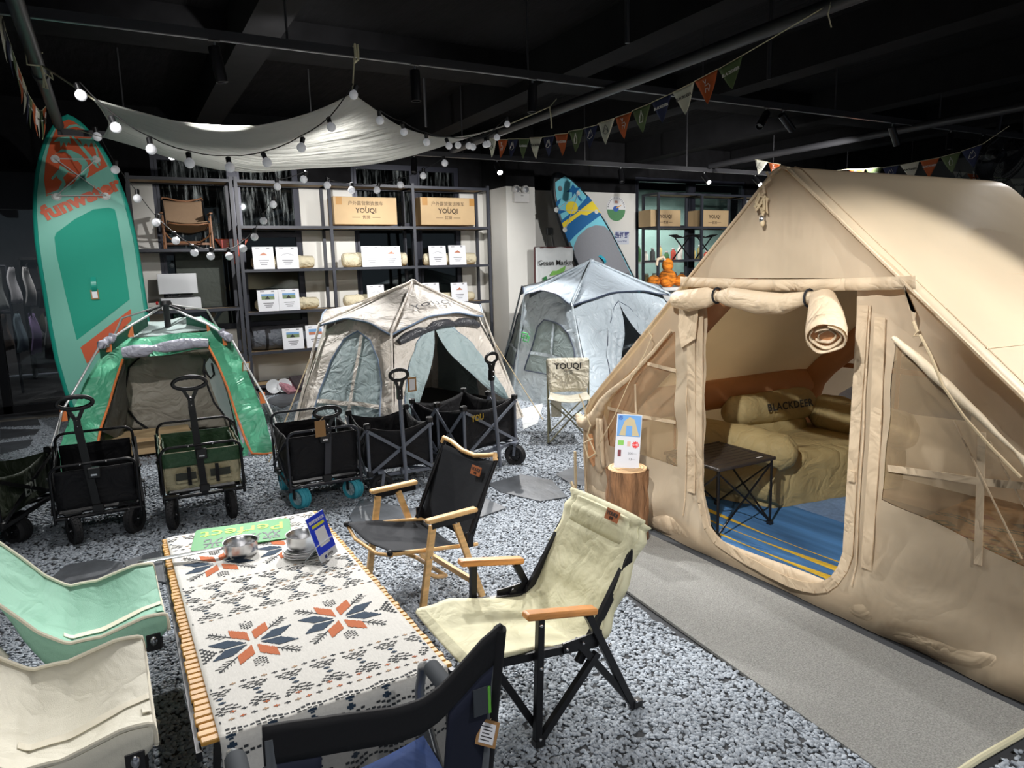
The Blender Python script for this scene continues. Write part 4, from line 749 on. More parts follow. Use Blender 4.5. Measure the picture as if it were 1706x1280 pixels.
# fan
fc = atY(1668, 262, 5.6); t = thing('ceiling_fan', 'large black caged fan hanging by the track at the far right', 'fan', tuple(fc)); fd = (V((-.3, -1, -.55))).normalized(); fm = frame(fd, (1, 0, 0)); R_ = .41
fan = B()
for rr_ in (.12, .2, .28, .36, R_): fan.tube([fm @ V((rr_*cos(2*pi*i/32), rr_*sin(2*pi*i/32), .09*(1-(rr_/R_)**2)+.04)) for i in range(32)], .004 if rr_ < R_ else .009, 5, closed=True)
for i in range(32): fan.tube([fm @ V((r2*cos(2*pi*i/32), r2*sin(2*pi*i/32), .09*(1-(r2/R_)**2)+.04)) for r2 in (.04, .2, .32, R_)], .002, 4)
obj('cage', fan, blackmetal, t); bl = B()
for i in range(3): bl.grid(lambda u, v: fm @ V(((.06+u*.3)*cos(i*2.09+(v-.5)*1.1*(.5+u)), (.06+u*.3)*sin(i*2.09+(v-.5)*1.1*(.5+u)), (v-.5)*.07-.01)), 6, 5)
obj('blades', bl, blackplastic, t, smooth=True, solid=.004); obj('motor', B().lathe([(0, -.2), (.09, -.2), (.1, -.1), (.09, 0), (0, .02)], fm, 18), blackmetal, t, smooth=True)
obj('mount', B().tube([(0, .1, .1), (0, .05, .6)], .03, 8).box((0, .1, .1), (.1, .14, .1)), blackmetal, t); obj('rating_label', B().box(tuple(fm @ V((.0, .09, -.12))), (.1, .01, .08), m=fm), paper, t)
# ================================================================ big tan tent
canvas = mat('tan_canvas', sc(222, 204, 176), .6, trans=.42, nz=(2, .05), bump=(2.2, .9, .05, (1, 1, .4)), crinkle=.22, csc=2.5, spec=.35)
canvasr = mat('tan_roof', sc(222, 206, 178), .42, trans=.42, nz=(2, .04), bump=(.9, .3, .05), spec=.5)
canvasd = mat('tan_canvas_creased', sc(220, 200, 170), .6, trans=.3, crinkle=.7, csc=5)
beam = mat('air_beam_cover', sc(206, 150, 104), .6, trans=.2, crinkle=.2, csc=5)
meshm = bpy.data.materials.new('tan_mesh_net'); meshm.use_nodes = True
def netmat(m, col, tr):
    nt = m.node_tree; N = nt.nodes; p = N['Principled BSDF']; p.inputs['Base Color'].default_value = (*col, 1); p.inputs['Roughness'].default_value = .8
    t = N.new('ShaderNodeBsdfTransparent'); mx = N.new('ShaderNodeMixShader'); mx.inputs[0].default_value = tr
    nt.links.new(p.outputs[0], mx.inputs[1]); nt.links.new(t.outputs[0], mx.inputs[2]); nt.links.new(mx.outputs[0], N['Material Output'].inputs[0]); return m
netmat(meshm, sc(186, 162, 128), .55)
FX, XB = 2.9, 5.2; yR, yL, yc, zw, za, zt = .77, 4.12, 2.44, .69, 2.15, 1.6
tan = thing('inflatable_tent', 'big tan inflatable ridge tent with open rolled door', 'tent', (4.0, yc, 0))
T_ = dict(parent=tan, world=True)
def wx(y, z):
    x = 0
    d = abs(y-yc)
    x += .010*sin(13*(y*.6+z*.9)+1)*max(0, min(1, (1.75-z)))*(.3+min(1, max(0, d-.45)*2))
    x += .006*sin(27*(y*.5+z*.8)+2*sin(y*3))*(1 if d > .5 else .3)
    if z < .28: k = (.28-z)/.28; x -= .032*k*(1-k)*4*(1+.3*sin(y*9)); x += .007*sin(y*23+z*14)*k*(1-k)*2
    return x
def fp(y, z): return V((FX+wx(y, z), y, z))
X29 = lambda px, py: (atX(px, py, FX).y, atX(px, py, FX).z)
door = [(2.955, 1.58), (2.955, .45), (2.93, .31), (2.86, .2), (2.75, .14), (2.55, .105), (2.3, .108), (2.2, .118), (2.13, .145), (2.08, .19), (2.05, .25), (2.035, .34), (2.03, .5), (2.03, 1.58)]
winL = [X29(*p) for p in ((1124, 552), (1128, 778), (1068, 758), (1018, 742), (1004, 690), (1016, 652))]
winR = [(1.84, 1.36), (1.855, .64), (1.27, .54), (.95, .49), (.92, .66)]
edge_z = lambda y: za-(za-zw)*abs(y-yc)/((yL-yR)/2)
outl = [(yR+.02, .0), (yR, .35), (yR, zw), (1.8, edge_z(1.8)), (2.955, 1.6), (3.08, edge_z(3.08)), (yL, zw), (yL+.01, .35), (yL, .0)]
front = [(yR+.02, .0), (yR, .35), (yR, zw), (1.81, zt), (3.07, zt), (yL, zw), (yL+.01, .35), (yL, .0)]
b = B(); panel(b, front, [door, winL, winR], fp, .055); obj('front_wall', b, canvas, smooth=True, **T_)
b = B(); gz = lambda y, z: V((FX-.03+.012*sin(14*(y*.7-z)+1)*(za-z)+.008*sin(30*y+5*z)*(za-z), y, z)); panel(b, [(1.79, zt+.02), (2.36, za-.06), (2.44, za-.01), (2.52, za-.06), (3.09, zt+.02)], [], gz, .05); obj('gable_flap', b, canvas, smooth=True, **T_)
obj('gable_hem', B().grid(lambda u, v: V((FX-.045+.006*sin(u*60), 1.74+1.38*u, 1.575+.055*v-.015*sin(pi*u))), 60, 2), canvasd, smooth=True, solid=.005, **T_)
b = B(); panel(b, winL, [], lambda y, z: V((FX+.006+wx(y, z), y, z)), .08); obj('mesh_window', b, meshm, smooth=True, **T_)
b = B(); panel(b, winR, [], lambda y, z: V((FX+.006+wx(y, z), y, z)), .08); obj('mesh_window', b, meshm, smooth=True, **T_)
def strap(pts, w, m=canvasd, nm='webbing', off=-.012, solid=.006):
    P = [V((FX+off+wx(y, z), y, z)) for y, z in pts]; bb = B()
    for i in range(len(P)-1):
        a, c = P[i], P[i+1]; d = (c-a).normalized(); s_ = V((0, d.z, -d.y))*w/2; bb.add([a-s_, a+s_, c+s_, c-s_], [(0, 1, 2, 3)])
    return obj(nm, bb, m, solid=solid, **T_)
for pts, w_ in (([X29(1012, 680), X29(1060, 692), X29(1126, 704)], .022), ([X29(1080, 606), X29(1126, 618)], .022), ([X29(1058, 640), X29(1062, 754)], .015)): strap(pts, w_, off=-.004, solid=.003)
for pts, w_ in (([(1.85, 1.0), (1.45, .93), (.95, .80)][::1] if False else [X29(1480, 780), X29(1560, 790), X29(1640, 803), X29(1720, 812)], .03), ([X29(1637, 720), X29(1632, 940)], .03), ([X29(1590, 700), X29(1706, 930)], .006), ([X29(1650, 735), X29(1706, 850)], .006)): strap(pts, w_, off=-.003, solid=.003)
strap([(3.06, 1.50), (3.05, 1.1), (3.045, .7), (3.03, .36)], .06, off=-.02); strap([(2.99, 1.5), (2.985, .9), (2.98, .45), (2.96, .31), (2.93, .25), (2.88, .19), (2.80, .14), (2.70, .11), (2.6, .095), (2.48, .085)], .05, off=-.012)
strap([(1.99, 1.5), (2.0, .9), (2.0, .45), (2.005, .33), (2.02, .25), (2.045, .19), (2.09, .14), (2.15, .11), (2.22, .092), (2.3, .084), (2.5, .082)], .05, off=-.012); strap([(1.90, 1.45), (1.895, .9), (1.90, .3)], .05, off=-.02)
for y in (3.085, 1.955): obj('seam', B().tube([V((FX-.016+wx(y, z*.1), y, z*.1)) for z in range(2, 16)], .004, 4), canvasd, smooth=True, **T_)
obj('zip_slider', B().box((FX-.03, 1.99, .72), (.012, .03, .05)), canvasd, **T_)
# window piping and rolled flaps
obj('rolled_flap', B().tube([V((FX-.03-.006*(i % 2), 1.83-.9*(i/14)**1.05, 1.37-.72*(i/14)**1.1)) for i in range(15)], .02, 9, rs=[.005+.016*sin(pi*min(1, (i+1)/9)) if i < 9 else .021 for i in range(15)]), mat('cream_lining', sc(222, 206, 178), .55, crinkle=.4), smooth=True, **T_)
q = [(FX-.03, *X29(*p)) for p in ((1124, 550), (1095, 585), (1055, 628), (1025, 652), (1010, 668), (1000, 690), (985, 706), (975, 702), (968, 690))]
obj('rolled_flap', B().tube(q, .02, 9, rs=[.008, .012, .014, .022, .03, .045, .055, .045, .02]), canvasd, smooth=True, **T_)
obj('gathered_flap', B().grid(lambda u, v: V((FX-.05-.02*sin(v*9), X29(1010, 700)[0]+.05*(v-.5)*(1+u), .66-.36*u+.04*sin(v*7)*u)), 8, 8), canvasd, smooth=True, solid=.008, **T_)
# roof
pr = [(.79, .02), (.765, .35), (.77, .60), (.80, .70), (.86, .78)]+[(.86+(2.30-.86)*i/9, .78+(2.045-.78)*i/9) for i in range(1, 10)]+[(2.36, 2.10), (2.40, 2.135), (2.44, 2.15)]
pr = pr+[(2*yc-y, z) for y, z in pr[-2::-1]]
def roofp(i, x, off=0):
    y, z = pr[i]; t_ = max(0, (x-4.7)/.5); s_ = 1-.13*t_*t_; sg = .012*sin((x-FX)*pi/2.3)*(1 if .1 < (z-.7) < 1.4 else 0)
    if z < .6: sg = 0
    return V((x, yc+(y-yc)*(1-.02*t_), z*s_-sg*1.5+off))
obj('roof', B().grid(lambda u, v: roofp(int(round(u*(len(pr)-1))), FX-.035+(XB-FX+.035)*v), len(pr)-1, 26), canvasr, smooth=True, solid=.004, **T_)
for i0, i1 in ((0, len(pr)),):
    obj('edge_seam', B().tube([roofp(i, FX-.04, .002) for i in range(i0, i1)], .008, 6), canvasd, smooth=True, **T_)
    obj('edge_seam', B().tube([roofp(i, FX+.06, .004) for i in range(3, len(pr)-3)], .004, 5), canvasd, smooth=True, **T_)
obj('cross_seam', B().tube([roofp(8, FX+.05+x*.2, .004)+V((0, -.0, .0)) for x in range(11)], .004, 5), canvasd, smooth=True, **T_)
obj('cross_seam', B().tube([roofp(4, FX+.05+x*.2, .004) for x in range(11)], .004, 5), canvasd, smooth=True, **T_)
bw_ = B(); rw_out = [(x, z) for z, x in pr]
backo = [(pr[0][0], 0)]+[(p[0], p[1]*.87) for p in pr[1:-1]]+[(pr[-1][0], 0)]
winB = [(2.7, .55), (2.7, 1.28), (3.1, 1.05), (3.75, .60), (3.78, .5)]; winB2 = [(2*yc-y, z) for y, z in winB]
panel(bw_, backo, [winB, winB2], lambda y, z: V((XB-.01+.02*sin(5*y)*0, y, z)), .15); obj('back_wall', bw_, canvas, smooth=True, **T_)
for wnd in (winB, winB2):
    bb = B(); panel(bb, wnd, [], lambda y, z: V((XB-.015, y, z)), .15); obj('mesh_window', bb, meshm, **T_)
    sg_ = 1 if wnd is winB else -1
    obj('webbing', B().bar((XB-.03, yc+sg_*1.32, .85), (XB-.03, yc+sg_*.26, .85), .005, .04, xh=(1, 0, 0)).bar((XB-.03, yc+sg_*.8, .5), (XB-.03, yc+sg_*.8, 1.25), .005, .03, xh=(1, 0, 0)), beam, **T_)
# roof window (darker inset with rolled flap) on the near slope
N_ = V((0, -(za-zw), (yc-yR))).normalized(); O_ = V((FX, yc, za-.045))
def onroof(px, py, off=.0): d = ray(px, py); t_ = ((O_+N_*off)-CP).dot(N_)/d.dot(N_); return CP+d*t_
obj('roof_window', B().add([onroof(*p, .012) for p in ((1546, 453), (1720, 452), (1740, 590), (1706, 560), (1640, 508))], [(0, 1, 2, 3, 4)]), mat('window_film', sc(150, 128, 108), .5), solid=.006, **T_)
obj('rolled_flap', B().grid(lambda u, v: onroof(1546+170*u, 453+v*(10+24*u)+3*sin(u*20), .02+.012*sin(v*9)), 16, 5), canvasd, smooth=True, solid=.008, **T_)
# air beams
rb = .1
def arch(x): return [(x, .92, .05), (x, .92, .5), (x, .99, .72), (x, 1.10, .86), (x, 2.24, 1.85), (x, 2.44, 1.93), (x, 2.64, 1.85), (x, 3.78, .86), (x, 3.9, .72), (x, 3.97, .5), (x, 3.97, .05)]
for x in (3.06, 5.05):
    obj('air_beam', B().tube(arch(x), rb, 14), beam, smooth=True, **T_)
for y in (.95, 3.95): obj('air_beam', B().tube([(3.06, y, .70), (5.05, y, .70)], rb+.015, 14), beam, smooth=True, **T_)
obj('air_beam', B().tube([(3.06, yc, 1.93), (5.05, yc, 1.93)], rb, 14), beam, smooth=True, **T_)
for x in (3.7, 4.4): obj('inner_panel_seam', B().bar((x, 4.09, .06), (x, 4.09, .6), .012), beam, **T_)
obj('groundsheet', B().b2((FX+.02, .8, .004), (XB-.02, 4.09, .018)), mat('groundsheet', sc(150, 120, 90), .7), **T_)
# base skirt
obj('ground_skirt', B().grid(lambda u, v: V((FX-.010-.022*sin(pi*v)*(1+.2*sin(u*31))+.02*(1-v), .76+3.38*u, .005+.14*v+.012*sin(u*19)*v)), 70, 6), canvasd, smooth=True, solid=.005, **T_)
# rolled door
path = [V(p) for p in ((FX-.06, 3.13, 1.50), (FX-.09, 3.0, 1.50), (FX-.09, 2.86, 1.52), (FX-.07, 2.80, 1.525), (FX-.09, 2.7, 1.525), (FX-.10, 2.5, 1.50), (FX-.10, 2.35, 1.50), (FX-.08, 2.24, 1.53), (FX-.07, 2.20, 1.535), (FX-.10, 2.13, 1.52), (FX-.17, 2.06, 1.46), (FX-.24, 2.0, 1.40), (FX-.27, 1.975, 1.37))]
obj('rolled_door', B().tube(path, .06, 18, rs=[.05, .062, .055, .028, .05, .058, .05, .03, .026, .06, .075, .085, .082], caps=False), canvasd, smooth=True, **T_)
sp = B(); ax = (path[-1]-path[-3]).normalized(); fm2 = frame(ax, (0, 0, 1), path[-1])
for r0, ph in ((.082, 0), (.062, 1), (.04, 2)):
    sp.grid(lambda u, v: fm2 @ V(((r0-.012*u)*(1+.1*sin(3*u*6.28+ph))*cos(2*pi*u+ph), (r0-.012*u)*(1+.1*sin(2*u*6.28+ph))*sin(2*pi*u+ph), -.06+.066*v-.01*ph)), 26, 2)
obj('roll_end', sp, canvasd, smooth=True, solid=.005, **T_)
obj('roll_core', B().lathe([(.07, -.03), (0, -.03)], fm2, 14), beam, **T_)
for y in (2.80, 2.22): obj('door_toggle', B().tube([(FX-.08+.035*cos(a*.5), y, 1.53+.04*sin(a*.5)) for a in range(13)], .006, 6, closed=True), blackcloth, **T_)
obj('hanging_flap', B().add([(FX-.03, 3.14, 1.5), (FX-.06, 2.96, 1.47), (FX-.05, 2.99, 1.28), (FX-.05, 3.1, 1.22), (FX-.03, 3.15, 1.34)], [(0, 1, 2, 3, 4)]), canvasd, solid=.006, **T_)
# ropes of the tent
rp_ = [V((FX-.07, *X29(*p))) for p in ((1294, 288), (1300, 300), (1288, 310), (1290, 322), (1280, 332))]
obj('peak_loop', B().tube(rp_, .007, 6), canvasd, smooth=True, **T_)
kx, ky = X29(1286, 328); coil = [V((FX-.075+.012*cos(i*1.3), kx+.03*sin(i*.9), ky-.018*(i % 5)+.02*cos(i*2.1))) for i in range(26)]
obj('rope_coil', B().tube(coil, .006, 6), rope, smooth=True, **T_)
obj('hanging_cord', B().tube([V((FX-.07, *X29(*p))) for p in ((1289, 340), (1288, 352), (1287, 362))], .005, 5), rope, smooth=True, **T_)
obj('cord_lock', B().sph(tuple([FX-.075, *X29(1287, 366)]), (.014, .014, .02), 8, 6), chrome, smooth=True, **T_); obj('cord_end', B().sph(tuple([FX-.075, *X29(1288, 372)]), (.012, .012, .018), 8, 6), rope, smooth=True, **T_)
obj('guy_loop', B().add([V((FX-.06, *X29(*p))) for p in ((1524, 490), (1530, 515), (1540, 520), (1537, 536), (1534, 520), (1518, 470))], [(0, 1, 2, 3, 4, 5)]), canvasd, solid=.008, **T_)
obj('guy_rope', B().tube([V((FX-.08-.0*i, *X29(*p))) for i, p in enumerate(((1541, 534), (1548, 550), (1542, 558), (1552, 556), (1570, 590), (1590, 640), (1625, 690), (1670, 740), (1720, 790)))], .006, 6), rope, smooth=True, **T_)
obj('guy_rope', B().tube([V((FX-.08, *X29(*p))) for p in ((1100, 545), (1098, 552), (1103, 560), (1090, 590), (1062, 640), (1040, 690), (1012, 740))], .003, 6), rope, smooth=True, **T_)
obj('guy_rope', B().tube([V((FX-.10, *X29(*p))) for p in ((984, 655), (990, 668), (996, 690), (1003, 706), (998, 722), (1008, 745), (1012, 752), (1000, 760), (992, 735), (1006, 728))], .006, 6), rope, smooth=True, **T_)
obj('storm_strap', B().add([V((FX-.06, *X29(*p))) for p in ((990, 720), (998, 722), (1006, 770), (1000, 776), (992, 760))], [(0, 1, 2, 3, 4)]), beam, solid=.006, **T_)
obj('corner_strap', B().bar(V((FX-.08, *X29(973, 750))), V((FX-.08, 4.17, .02)), .012, .02).bar(V((FX-.09, *X29(968, 800))), V((FX-.1, 4.1, .02)), .012, .02), rope, **T_)
# contents of the tan tent
blue = mat('rug_blue', sc(72, 124, 178), .95, nz=(7, .55, (1, .12, 1)), bump=(200, .6, .004)); yel = mat('rug_yellow', sc(228, 188, 60), .95, nz=(60, .12), bump=(200, .5, .004))
rug = thing('striped_rug', 'blue rug with wavy yellow stripes on the tan tent floor', 'rug', (3.4, 2.6, .018))
obj('rug_pile', B().b2((2.96, 1.6, .0185), (4.45, 3.9, .028)), blue, world=True, parent=rug)
obj('rug_border', B().b2((4.45, 1.6, .0185), (4.62, 3.9, .028)), mat('rug_brown', sc(86, 70, 66), .95, nz=(60, .3)), world=True, parent=rug)
lb2 = mat('rug_light_blue', sc(120, 150, 190), .95, nz=(50, .15))
obj('pale_band', B().b2((3.95, 1.6, .0282), (4.45, 3.9, .0290)), lb2, world=True, parent=rug)
def wave(x0, w0, y0, y1, amp, ph, m=yel, z=.0295):
    return obj('rug_stripe', B().grid(lambda u, v: V((x0+(v-.5)*w0*(.55+.45*sin(u*7+ph))+amp*sin(u*6.5+ph), y0+(y1-y0)*u, z)), 40, 1), m, world=True, parent=rug, solid=.0012)
for x0, w0, ph in ((3.06, .075, .2), (3.17, .095, 1.0), (3.29, .075, .4), (3.40, .05, 1.4)): wave(x0, w0, 1.7, 3.8, .02, ph)
for x0 in (4.05, 4.19, 4.33): wave(x0, .05, 1.62, 2.7, .0, 1.2)
kil = thing('kilim_rug', 'earthy patterned kilim rug behind the right mesh window', 'rug', (3.6, 1.6, .03))
ks = sc(170, 128, 84); kcol = [mat('kilim_'+n, c, .95, nz=(40, .15)) for n, c in (('sand', sc(186, 142, 92)), ('rust', sc(150, 84, 58)), ('green', sc(92, 100, 76)), ('dark', sc(70, 62, 54)), ('cream', sc(206, 184, 140)))]
Kp = [atZ(*p, .04) for p in ((1474, 893), (1540, 862), (1640, 822), (1800, 770), (1900, 990), (1720, 968))]; KP = [(p.x, p.y) for p in Kp]
obj('rug_ground', B().poly(KP, M4((0, 0, .031)), .010), kcol[0], world=True, parent=kil)
ko = V(KP[0]).to_3d(); kd = (V(KP[-1])-V(KP[0])).to_3d().normalized(); kn = V((-kd.y, kd.x, 0)); kn = kn if kn.x > 0 else -kn
def kq(cx, cy, w_, h_, m, dia=False):
    pts = [(-1, 0), (0, -1), (1, 0), (0, 1)] if dia else [(-1, -1), (1, -1), (1, 1), (-1, 1)]
    P = [ko+kd*(cx+a*w_/2)+kn*(cy+b_*h_/2) for a, b_ in pts]
    if not all(inpoly(p.x, p.y, KP) for p in P): return None
    return ([(p.x, p.y) for p in P], m)
rr = random.Random(4); groups = {}
def kadd(r): 
    if r: groups.setdefault(r[1], B()).poly(r[0], M4((0, 0, .0412+.0004*r[1])), .0004)
for i in range(60):
    s_ = i*.03
    kadd(kq(s_, .30+.0, .03, .03, 3 if i % 2 else 4)); kadd(kq(s_, .33, .03, .03, 4 if i % 2 else 3)); kadd(kq(s_, .36, .03, .02, 1)); kadd(kq(s_, .26, .03, .025, 2 if i % 3 else 1)); kadd(kq(s_, .62+.03*sin(i*.5), .032, .02, 2)); kadd(kq(s_, .66+.03*sin(i*.5), .032, .02, 3))
for i in range(9):
    kadd(kq(.12+.2*i, .14, .17, .12, (1, 2, 3)[i % 3], True)); kadd(kq(.12+.2*i, .14, .09, .06, (4, 1, 2)[i % 3], True)); kadd(kq(.1+.22*i, .49, .16, .12, (2, 1)[i % 2], True)); kadd(kq(.1+.22*i, .49, .07, .05, 4, True)); kadd(kq(.2+.22*i, .8, .14, .1, (1, 3)[i % 2], True))
    kadd(kq(.22+.2*i, .20, .03, .05, 2)); kadd(kq(.2+.22*i, .43, .05, .03, 3))
for k, bb in groups.items(): obj('rug_pattern', bb, kcol[k], world=True, parent=kil)
# inflatable sofa
khaki = mat('khaki_cover', sc(172, 154, 108), .75, crinkle=.75, csc=5)
sofa = thing('inflatable_sofa', 'khaki fabric sofa bed with bolster arms inside the tan tent', 'sofa', (4.2, 3.5, .03))
SP = [(3.80, 3.20), (4.95, 3.02), (4.97, 3.84), (3.52, 3.84)]
def sofap(u, v):
    return None
bm_ = B(); zt_ = .37
top = dens(SP, .08)
def inset(P, k): cx = sum(p[0] for p in P)/len(P); cy = sum(p[1] for p in P)/len(P); return [(cx+(p[0]-cx)*k, cy+(p[1]-cy)*k) for p in P]
lv = [(1.0, .03), (1.015, .12), (1.02, .22), (1.0, .31), (.965, .36), (.90, .385), (.6, .40), (.2, .405)]
rg = [[V((x+.008*sin(i*1.7+j), y+.008*cos(i*2.1+j*2), z)) for i, (x, y) in enumerate(inset(top, k))] for j, (k, z) in enumerate(lv)]
n = len(top); vs = [p for r_ in rg for p in r_]; bm_.add(vs, [(j*n+i, j*n+(i+1) % n, (j+1)*n+(i+1) % n, (j+1)*n+i) for j in range(len(rg)-1) for i in range(n)]+[tuple((len(rg)-1)*n+i for i in range(n))])
obj('mattress', bm_, khaki, smooth=True, world=True, parent=sofa)
def bolster(nm, a, c, r, lab=None, flat=1):
    a, c = V(a), V(c); rr = random.Random(int(a.x*100)); n_ = 12; P = [a.lerp(c, i/n_)+V((rr.uniform(-.006, .006), rr.uniform(-.006, .006), rr.uniform(-.006, .006))) for i in range(n_+1)]
    rs = [r*.55]+[r*.93]+[r*rr.uniform(.96, 1.04) for _ in range(n_-3)]+[r*.95]+[r*.55]
    d = (c-a).normalized(); P = [a-d*.02]+P[0:]; rs = [.05*r]+rs[:]; P.append(c+d*.02); rs = rs+[.05*r]
    while len(rs) < len(P): rs.insert(5, r)
    return obj(nm, B().tube(P, r, 16, rs=rs[:len(P)]), khaki, smooth=True, world=True, parent=sofa)
bolster('armrest', (3.62, 3.82, .47), (3.86, 3.10, .42), .135)
obj('armrest_side', B().tube([(3.66, 3.80, .22), (3.86, 3.18, .22)], .13, 12, rs=[.16, .17]), khaki, smooth=True, world=True, parent=sofa)
bk_ = bolster('backrest', (3.95, 3.80, .58), (4.80, 3.72, .58), .125); bolster('backrest_base', (3.95, 3.82, .40), (4.75, 3.76, .40), .12)
bolster('armrest', (4.82, 3.72, .52), (4.95, 2.95, .44), .15)
pt = V((4.42, 3.605, .615)); txt('lettering', 'BLACKDEER', .078, Matrix.Translation(pt) @ Matrix.Rotation(-.09, 4, 'Z') @ Matrix.Rotation(pi/2-.25, 4, 'X'), ink, sofa, off=.002, space=1.1)
# folding table in tent
tb = thing('folding_table', 'small black slatted folding table in the tan tent doorway', 'table', (3.31, 3.245, .03)); bt_ = mat('table_brown_black', (.035, .028, .024), .45)
W_, D_, h_ = .5, .5, .44
for k in range(9): obj('table_slat', B().box((0, -D_/2+.045+k*.051, h_), (W_-.07, .044, .014), b=.003), bt_, tb)
obj('table_rim', B().box((0, -D_/2+.012, h_), (W_, .024, .022), b=.005).box((0, D_/2-.012, h_), (W_, .024, .022), b=.005).box((-W_/2+.015, 0, h_), (.03, D_-.05, .022), b=.005).box((W_/2-.015, 0, h_), (.03, D_-.05, .022), b=.005), bt_, tb)
for sx in (-1, 1):
    for sy in (-1, 1): lg = obj('leg', B().tube([(sx*.23, sy*.23, .01), (sx*.23, sy*.23, h_-.01)], .008, 8), blackmetal, tb, smooth=True); obj('foot', B().box((sx*.23, sy*.23, .012), (.03, .03, .022)), blackplastic, lg)
for s in (-1, 1): obj('cross_brace', B().bar((-.23, s*.23, .02), (.23, s*.23, h_-.03), .009).bar((.23, s*.23, .02), (-.23, s*.23, h_-.03), .009), blackmetal, tb); obj('cross_brace', B().bar((s*.23, -.23, .02), (s*.23, .23, h_-.03), .009).bar((s*.23, .23, .02), (s*.23, -.23, h_-.03), .009), blackmetal, tb)
obj('table_mark', B().box((.15, -.2, h_+.0112), (.05, .012, .001)), white, tb)
# ================================================================ small tents
def P3(a, b_, c):   # plane frame: origin a, x towards b_, normal towards camera
    a, b_, c = V(a), V(b_), V(c); x = (b_-a).normalized(); n_ = x.cross(c-a).normalized()
    if n_.dot(CP-a) < 0: n_ = -n_
    y = n_.cross(x); return Matrix(((x.x, y.x, n_.x, a.x), (x.y, y.y, n_.y, a.y), (x.z, y.z, n_.z, a.z), (0, 0, 0, 1)))
def bil(A, Bq, C_, D, u, v): return A*(1-u)*(1-v)+Bq*u*(1-v)+C_*u*v+D*(1-u)*v
def hextent(label, apex, E, F, wallm, roofm, doorseg, winseg, doorgeo, wingeo, netm, pm, logo=None, bulge=.1, roll=None, textcol=ink):
    apex = V(apex); E = [V(e) for e in E]; F = [V(f) for f in F]; n = len(E); cen = sum(F, V((0, 0, 0)))/n
    t = thing('popup_tent', label, 'tent', tuple(cen)); K = dict(parent=t, world=True)
    Wt = [apex.lerp(e, .94)+V((0, 0, -.09)) for e in E]
    for k in range(n):
        A_, B2, C2, D2 = Wt[k], Wt[(k+1) % n], F[(k+1) % n], F[k]; nn = (B2-A_).cross(D2-A_).normalized()
        if nn.dot(cen-A_) > 0: nn = -nn
        def f(u, v, o=0): return bil(A_, B2, C2, D2, u, v)+nn*(bulge*.25*sin(pi*v)+.008*sin(u*17+v*6)+.006*sin(v*15-u*9)+o)+V((0, 0, .16*(1-v)*sin(pi*u)))*(1-v)
        holes = []
        if k == doorseg: holes = [doorgeo]
        if k in winseg: holes = [wingeo]
        bb = B(); panel(bb, [(0, 0), (1, 0), (1, 1), (0, 1)], holes, f, .06); obj('wall_panel', bb, wallm, smooth=True, **K)
        if k in winseg:
            bb = B(); panel(bb, wingeo, [], lambda u, v: f(u, v, -.004), .08); obj('window_net', bb, netm, smooth=True, **K)
            x0 = min(p[0] for p in wingeo); x1 = max(p[0] for p in wingeo); y0 = min(p[1] for p in wingeo); y1 = max(p[1] for p in wingeo)
            obj('window_tape', B().grid(lambda a, b_: f(x0+.01+(x1-x0-.02)*a, (y0+y1)/2+.05+.03*(b_-.5)+.02*a, .008), 14, 1).grid(lambda a, b_: f((x0+x1)/2+.06+.04*(b_-.5)-.06*a*1, y0+.02+(y1-y0-.02)*a, .008), 14, 1), wallm, **K)
            obj('window_piping', B().tube([f(p[0], p[1], .006) for p in dens(wingeo, .05)], .008, 5, closed=True), pm, smooth=True, **K)
        if k == doorseg:
            obj('door_piping', B().tube([f(p[0], p[1], .006) for p in dens(doorgeo, .05)], .007, 5, closed=True), pm, smooth=True, **K)
            ap = max(doorgeo, key=lambda p: -p[1]); 
            for s in (0, 1):   # tied back curtains
                xs = [p for p in dens(doorgeo, .04) if (p[0] <= ap[0]+.001 if s == 0 else p[0] >= ap[0]-.001)]; xs.sort(key=lambda p: p[1]); y1 = .86
                def cf(a, b_):
                    q = ap[1]+(y1-ap[1])*a; ed = [p for p in xs if p[1] >= q-1e-6]; ex = ed[0][0] if ed else xs[-1][0]
                    inner = ap[0]+(ex-ap[0])*min(1, (a*1.05))**1.25; return f(ex+(inner-ex)*b_, q, .01+.018*sin(b_*16)*a)
                obj('door_curtain', B().grid(cf, 16, 10), (netm if roll else wallm), smooth=True, **K)
            if roll: 
                rp2 = [f(.03+.92*i/12, .03+.012*(i % 4 == 0), .04)+V((0, 0, -.035-.05*sin(pi*i/12))) for i in range(13)]; obj('rolled_door', B().tube(rp2, .045, 10, rs=[.03 if i % 4 == 0 else .05 for i in range(13)]), roll, smooth=True, **K)
        def cf2(s, u):
            e = E[k].lerp(E[(k+1) % n], u)+V((0, 0, .12*sin(pi*u)-.02)); p = apex.lerp(e, s); out = (e-apex); return p+V((0, 0, -.05*sin(pi*s)*sin(pi*u)+.006*sin(u*19+s*7)))
        cn = obj('canopy_panel', B().grid(cf2, 12, 14), roofm, smooth=True, solid=.004, **K)
        obj('canopy_hem', B().tube([cf2(1, i/14) for i in range(15)], .010, 6), pm, smooth=True, **K)
        if logo and k == doorseg:
            lo_ = txt('lettering', logo, .17, Matrix(), textcol, t, world=False, off=.002, space=1.2); Ls = ((E[k]+E[(k+1) % n])/2-apex).length
            for v_ in lo_.data.vertices:
                s_ = .66-v_.co.y/Ls; q_ = cf2(s_, .56+v_.co.x/((E[(k+1) % n]-E[k]).length*s_)); v_.co = RM[t.name] @ (q_+V((-.012, -.03, .034+v_.co.z)))
        obj('pole_sleeve', B().tube([apex.lerp(E[k], i/5)+V((0, 0, .012)) for i in range(6)]+[E[k].lerp(F[k], i/6)+V((0, 0, .0)) for i in range(1, 7)], .014, 6), wallm, smooth=True, **K)
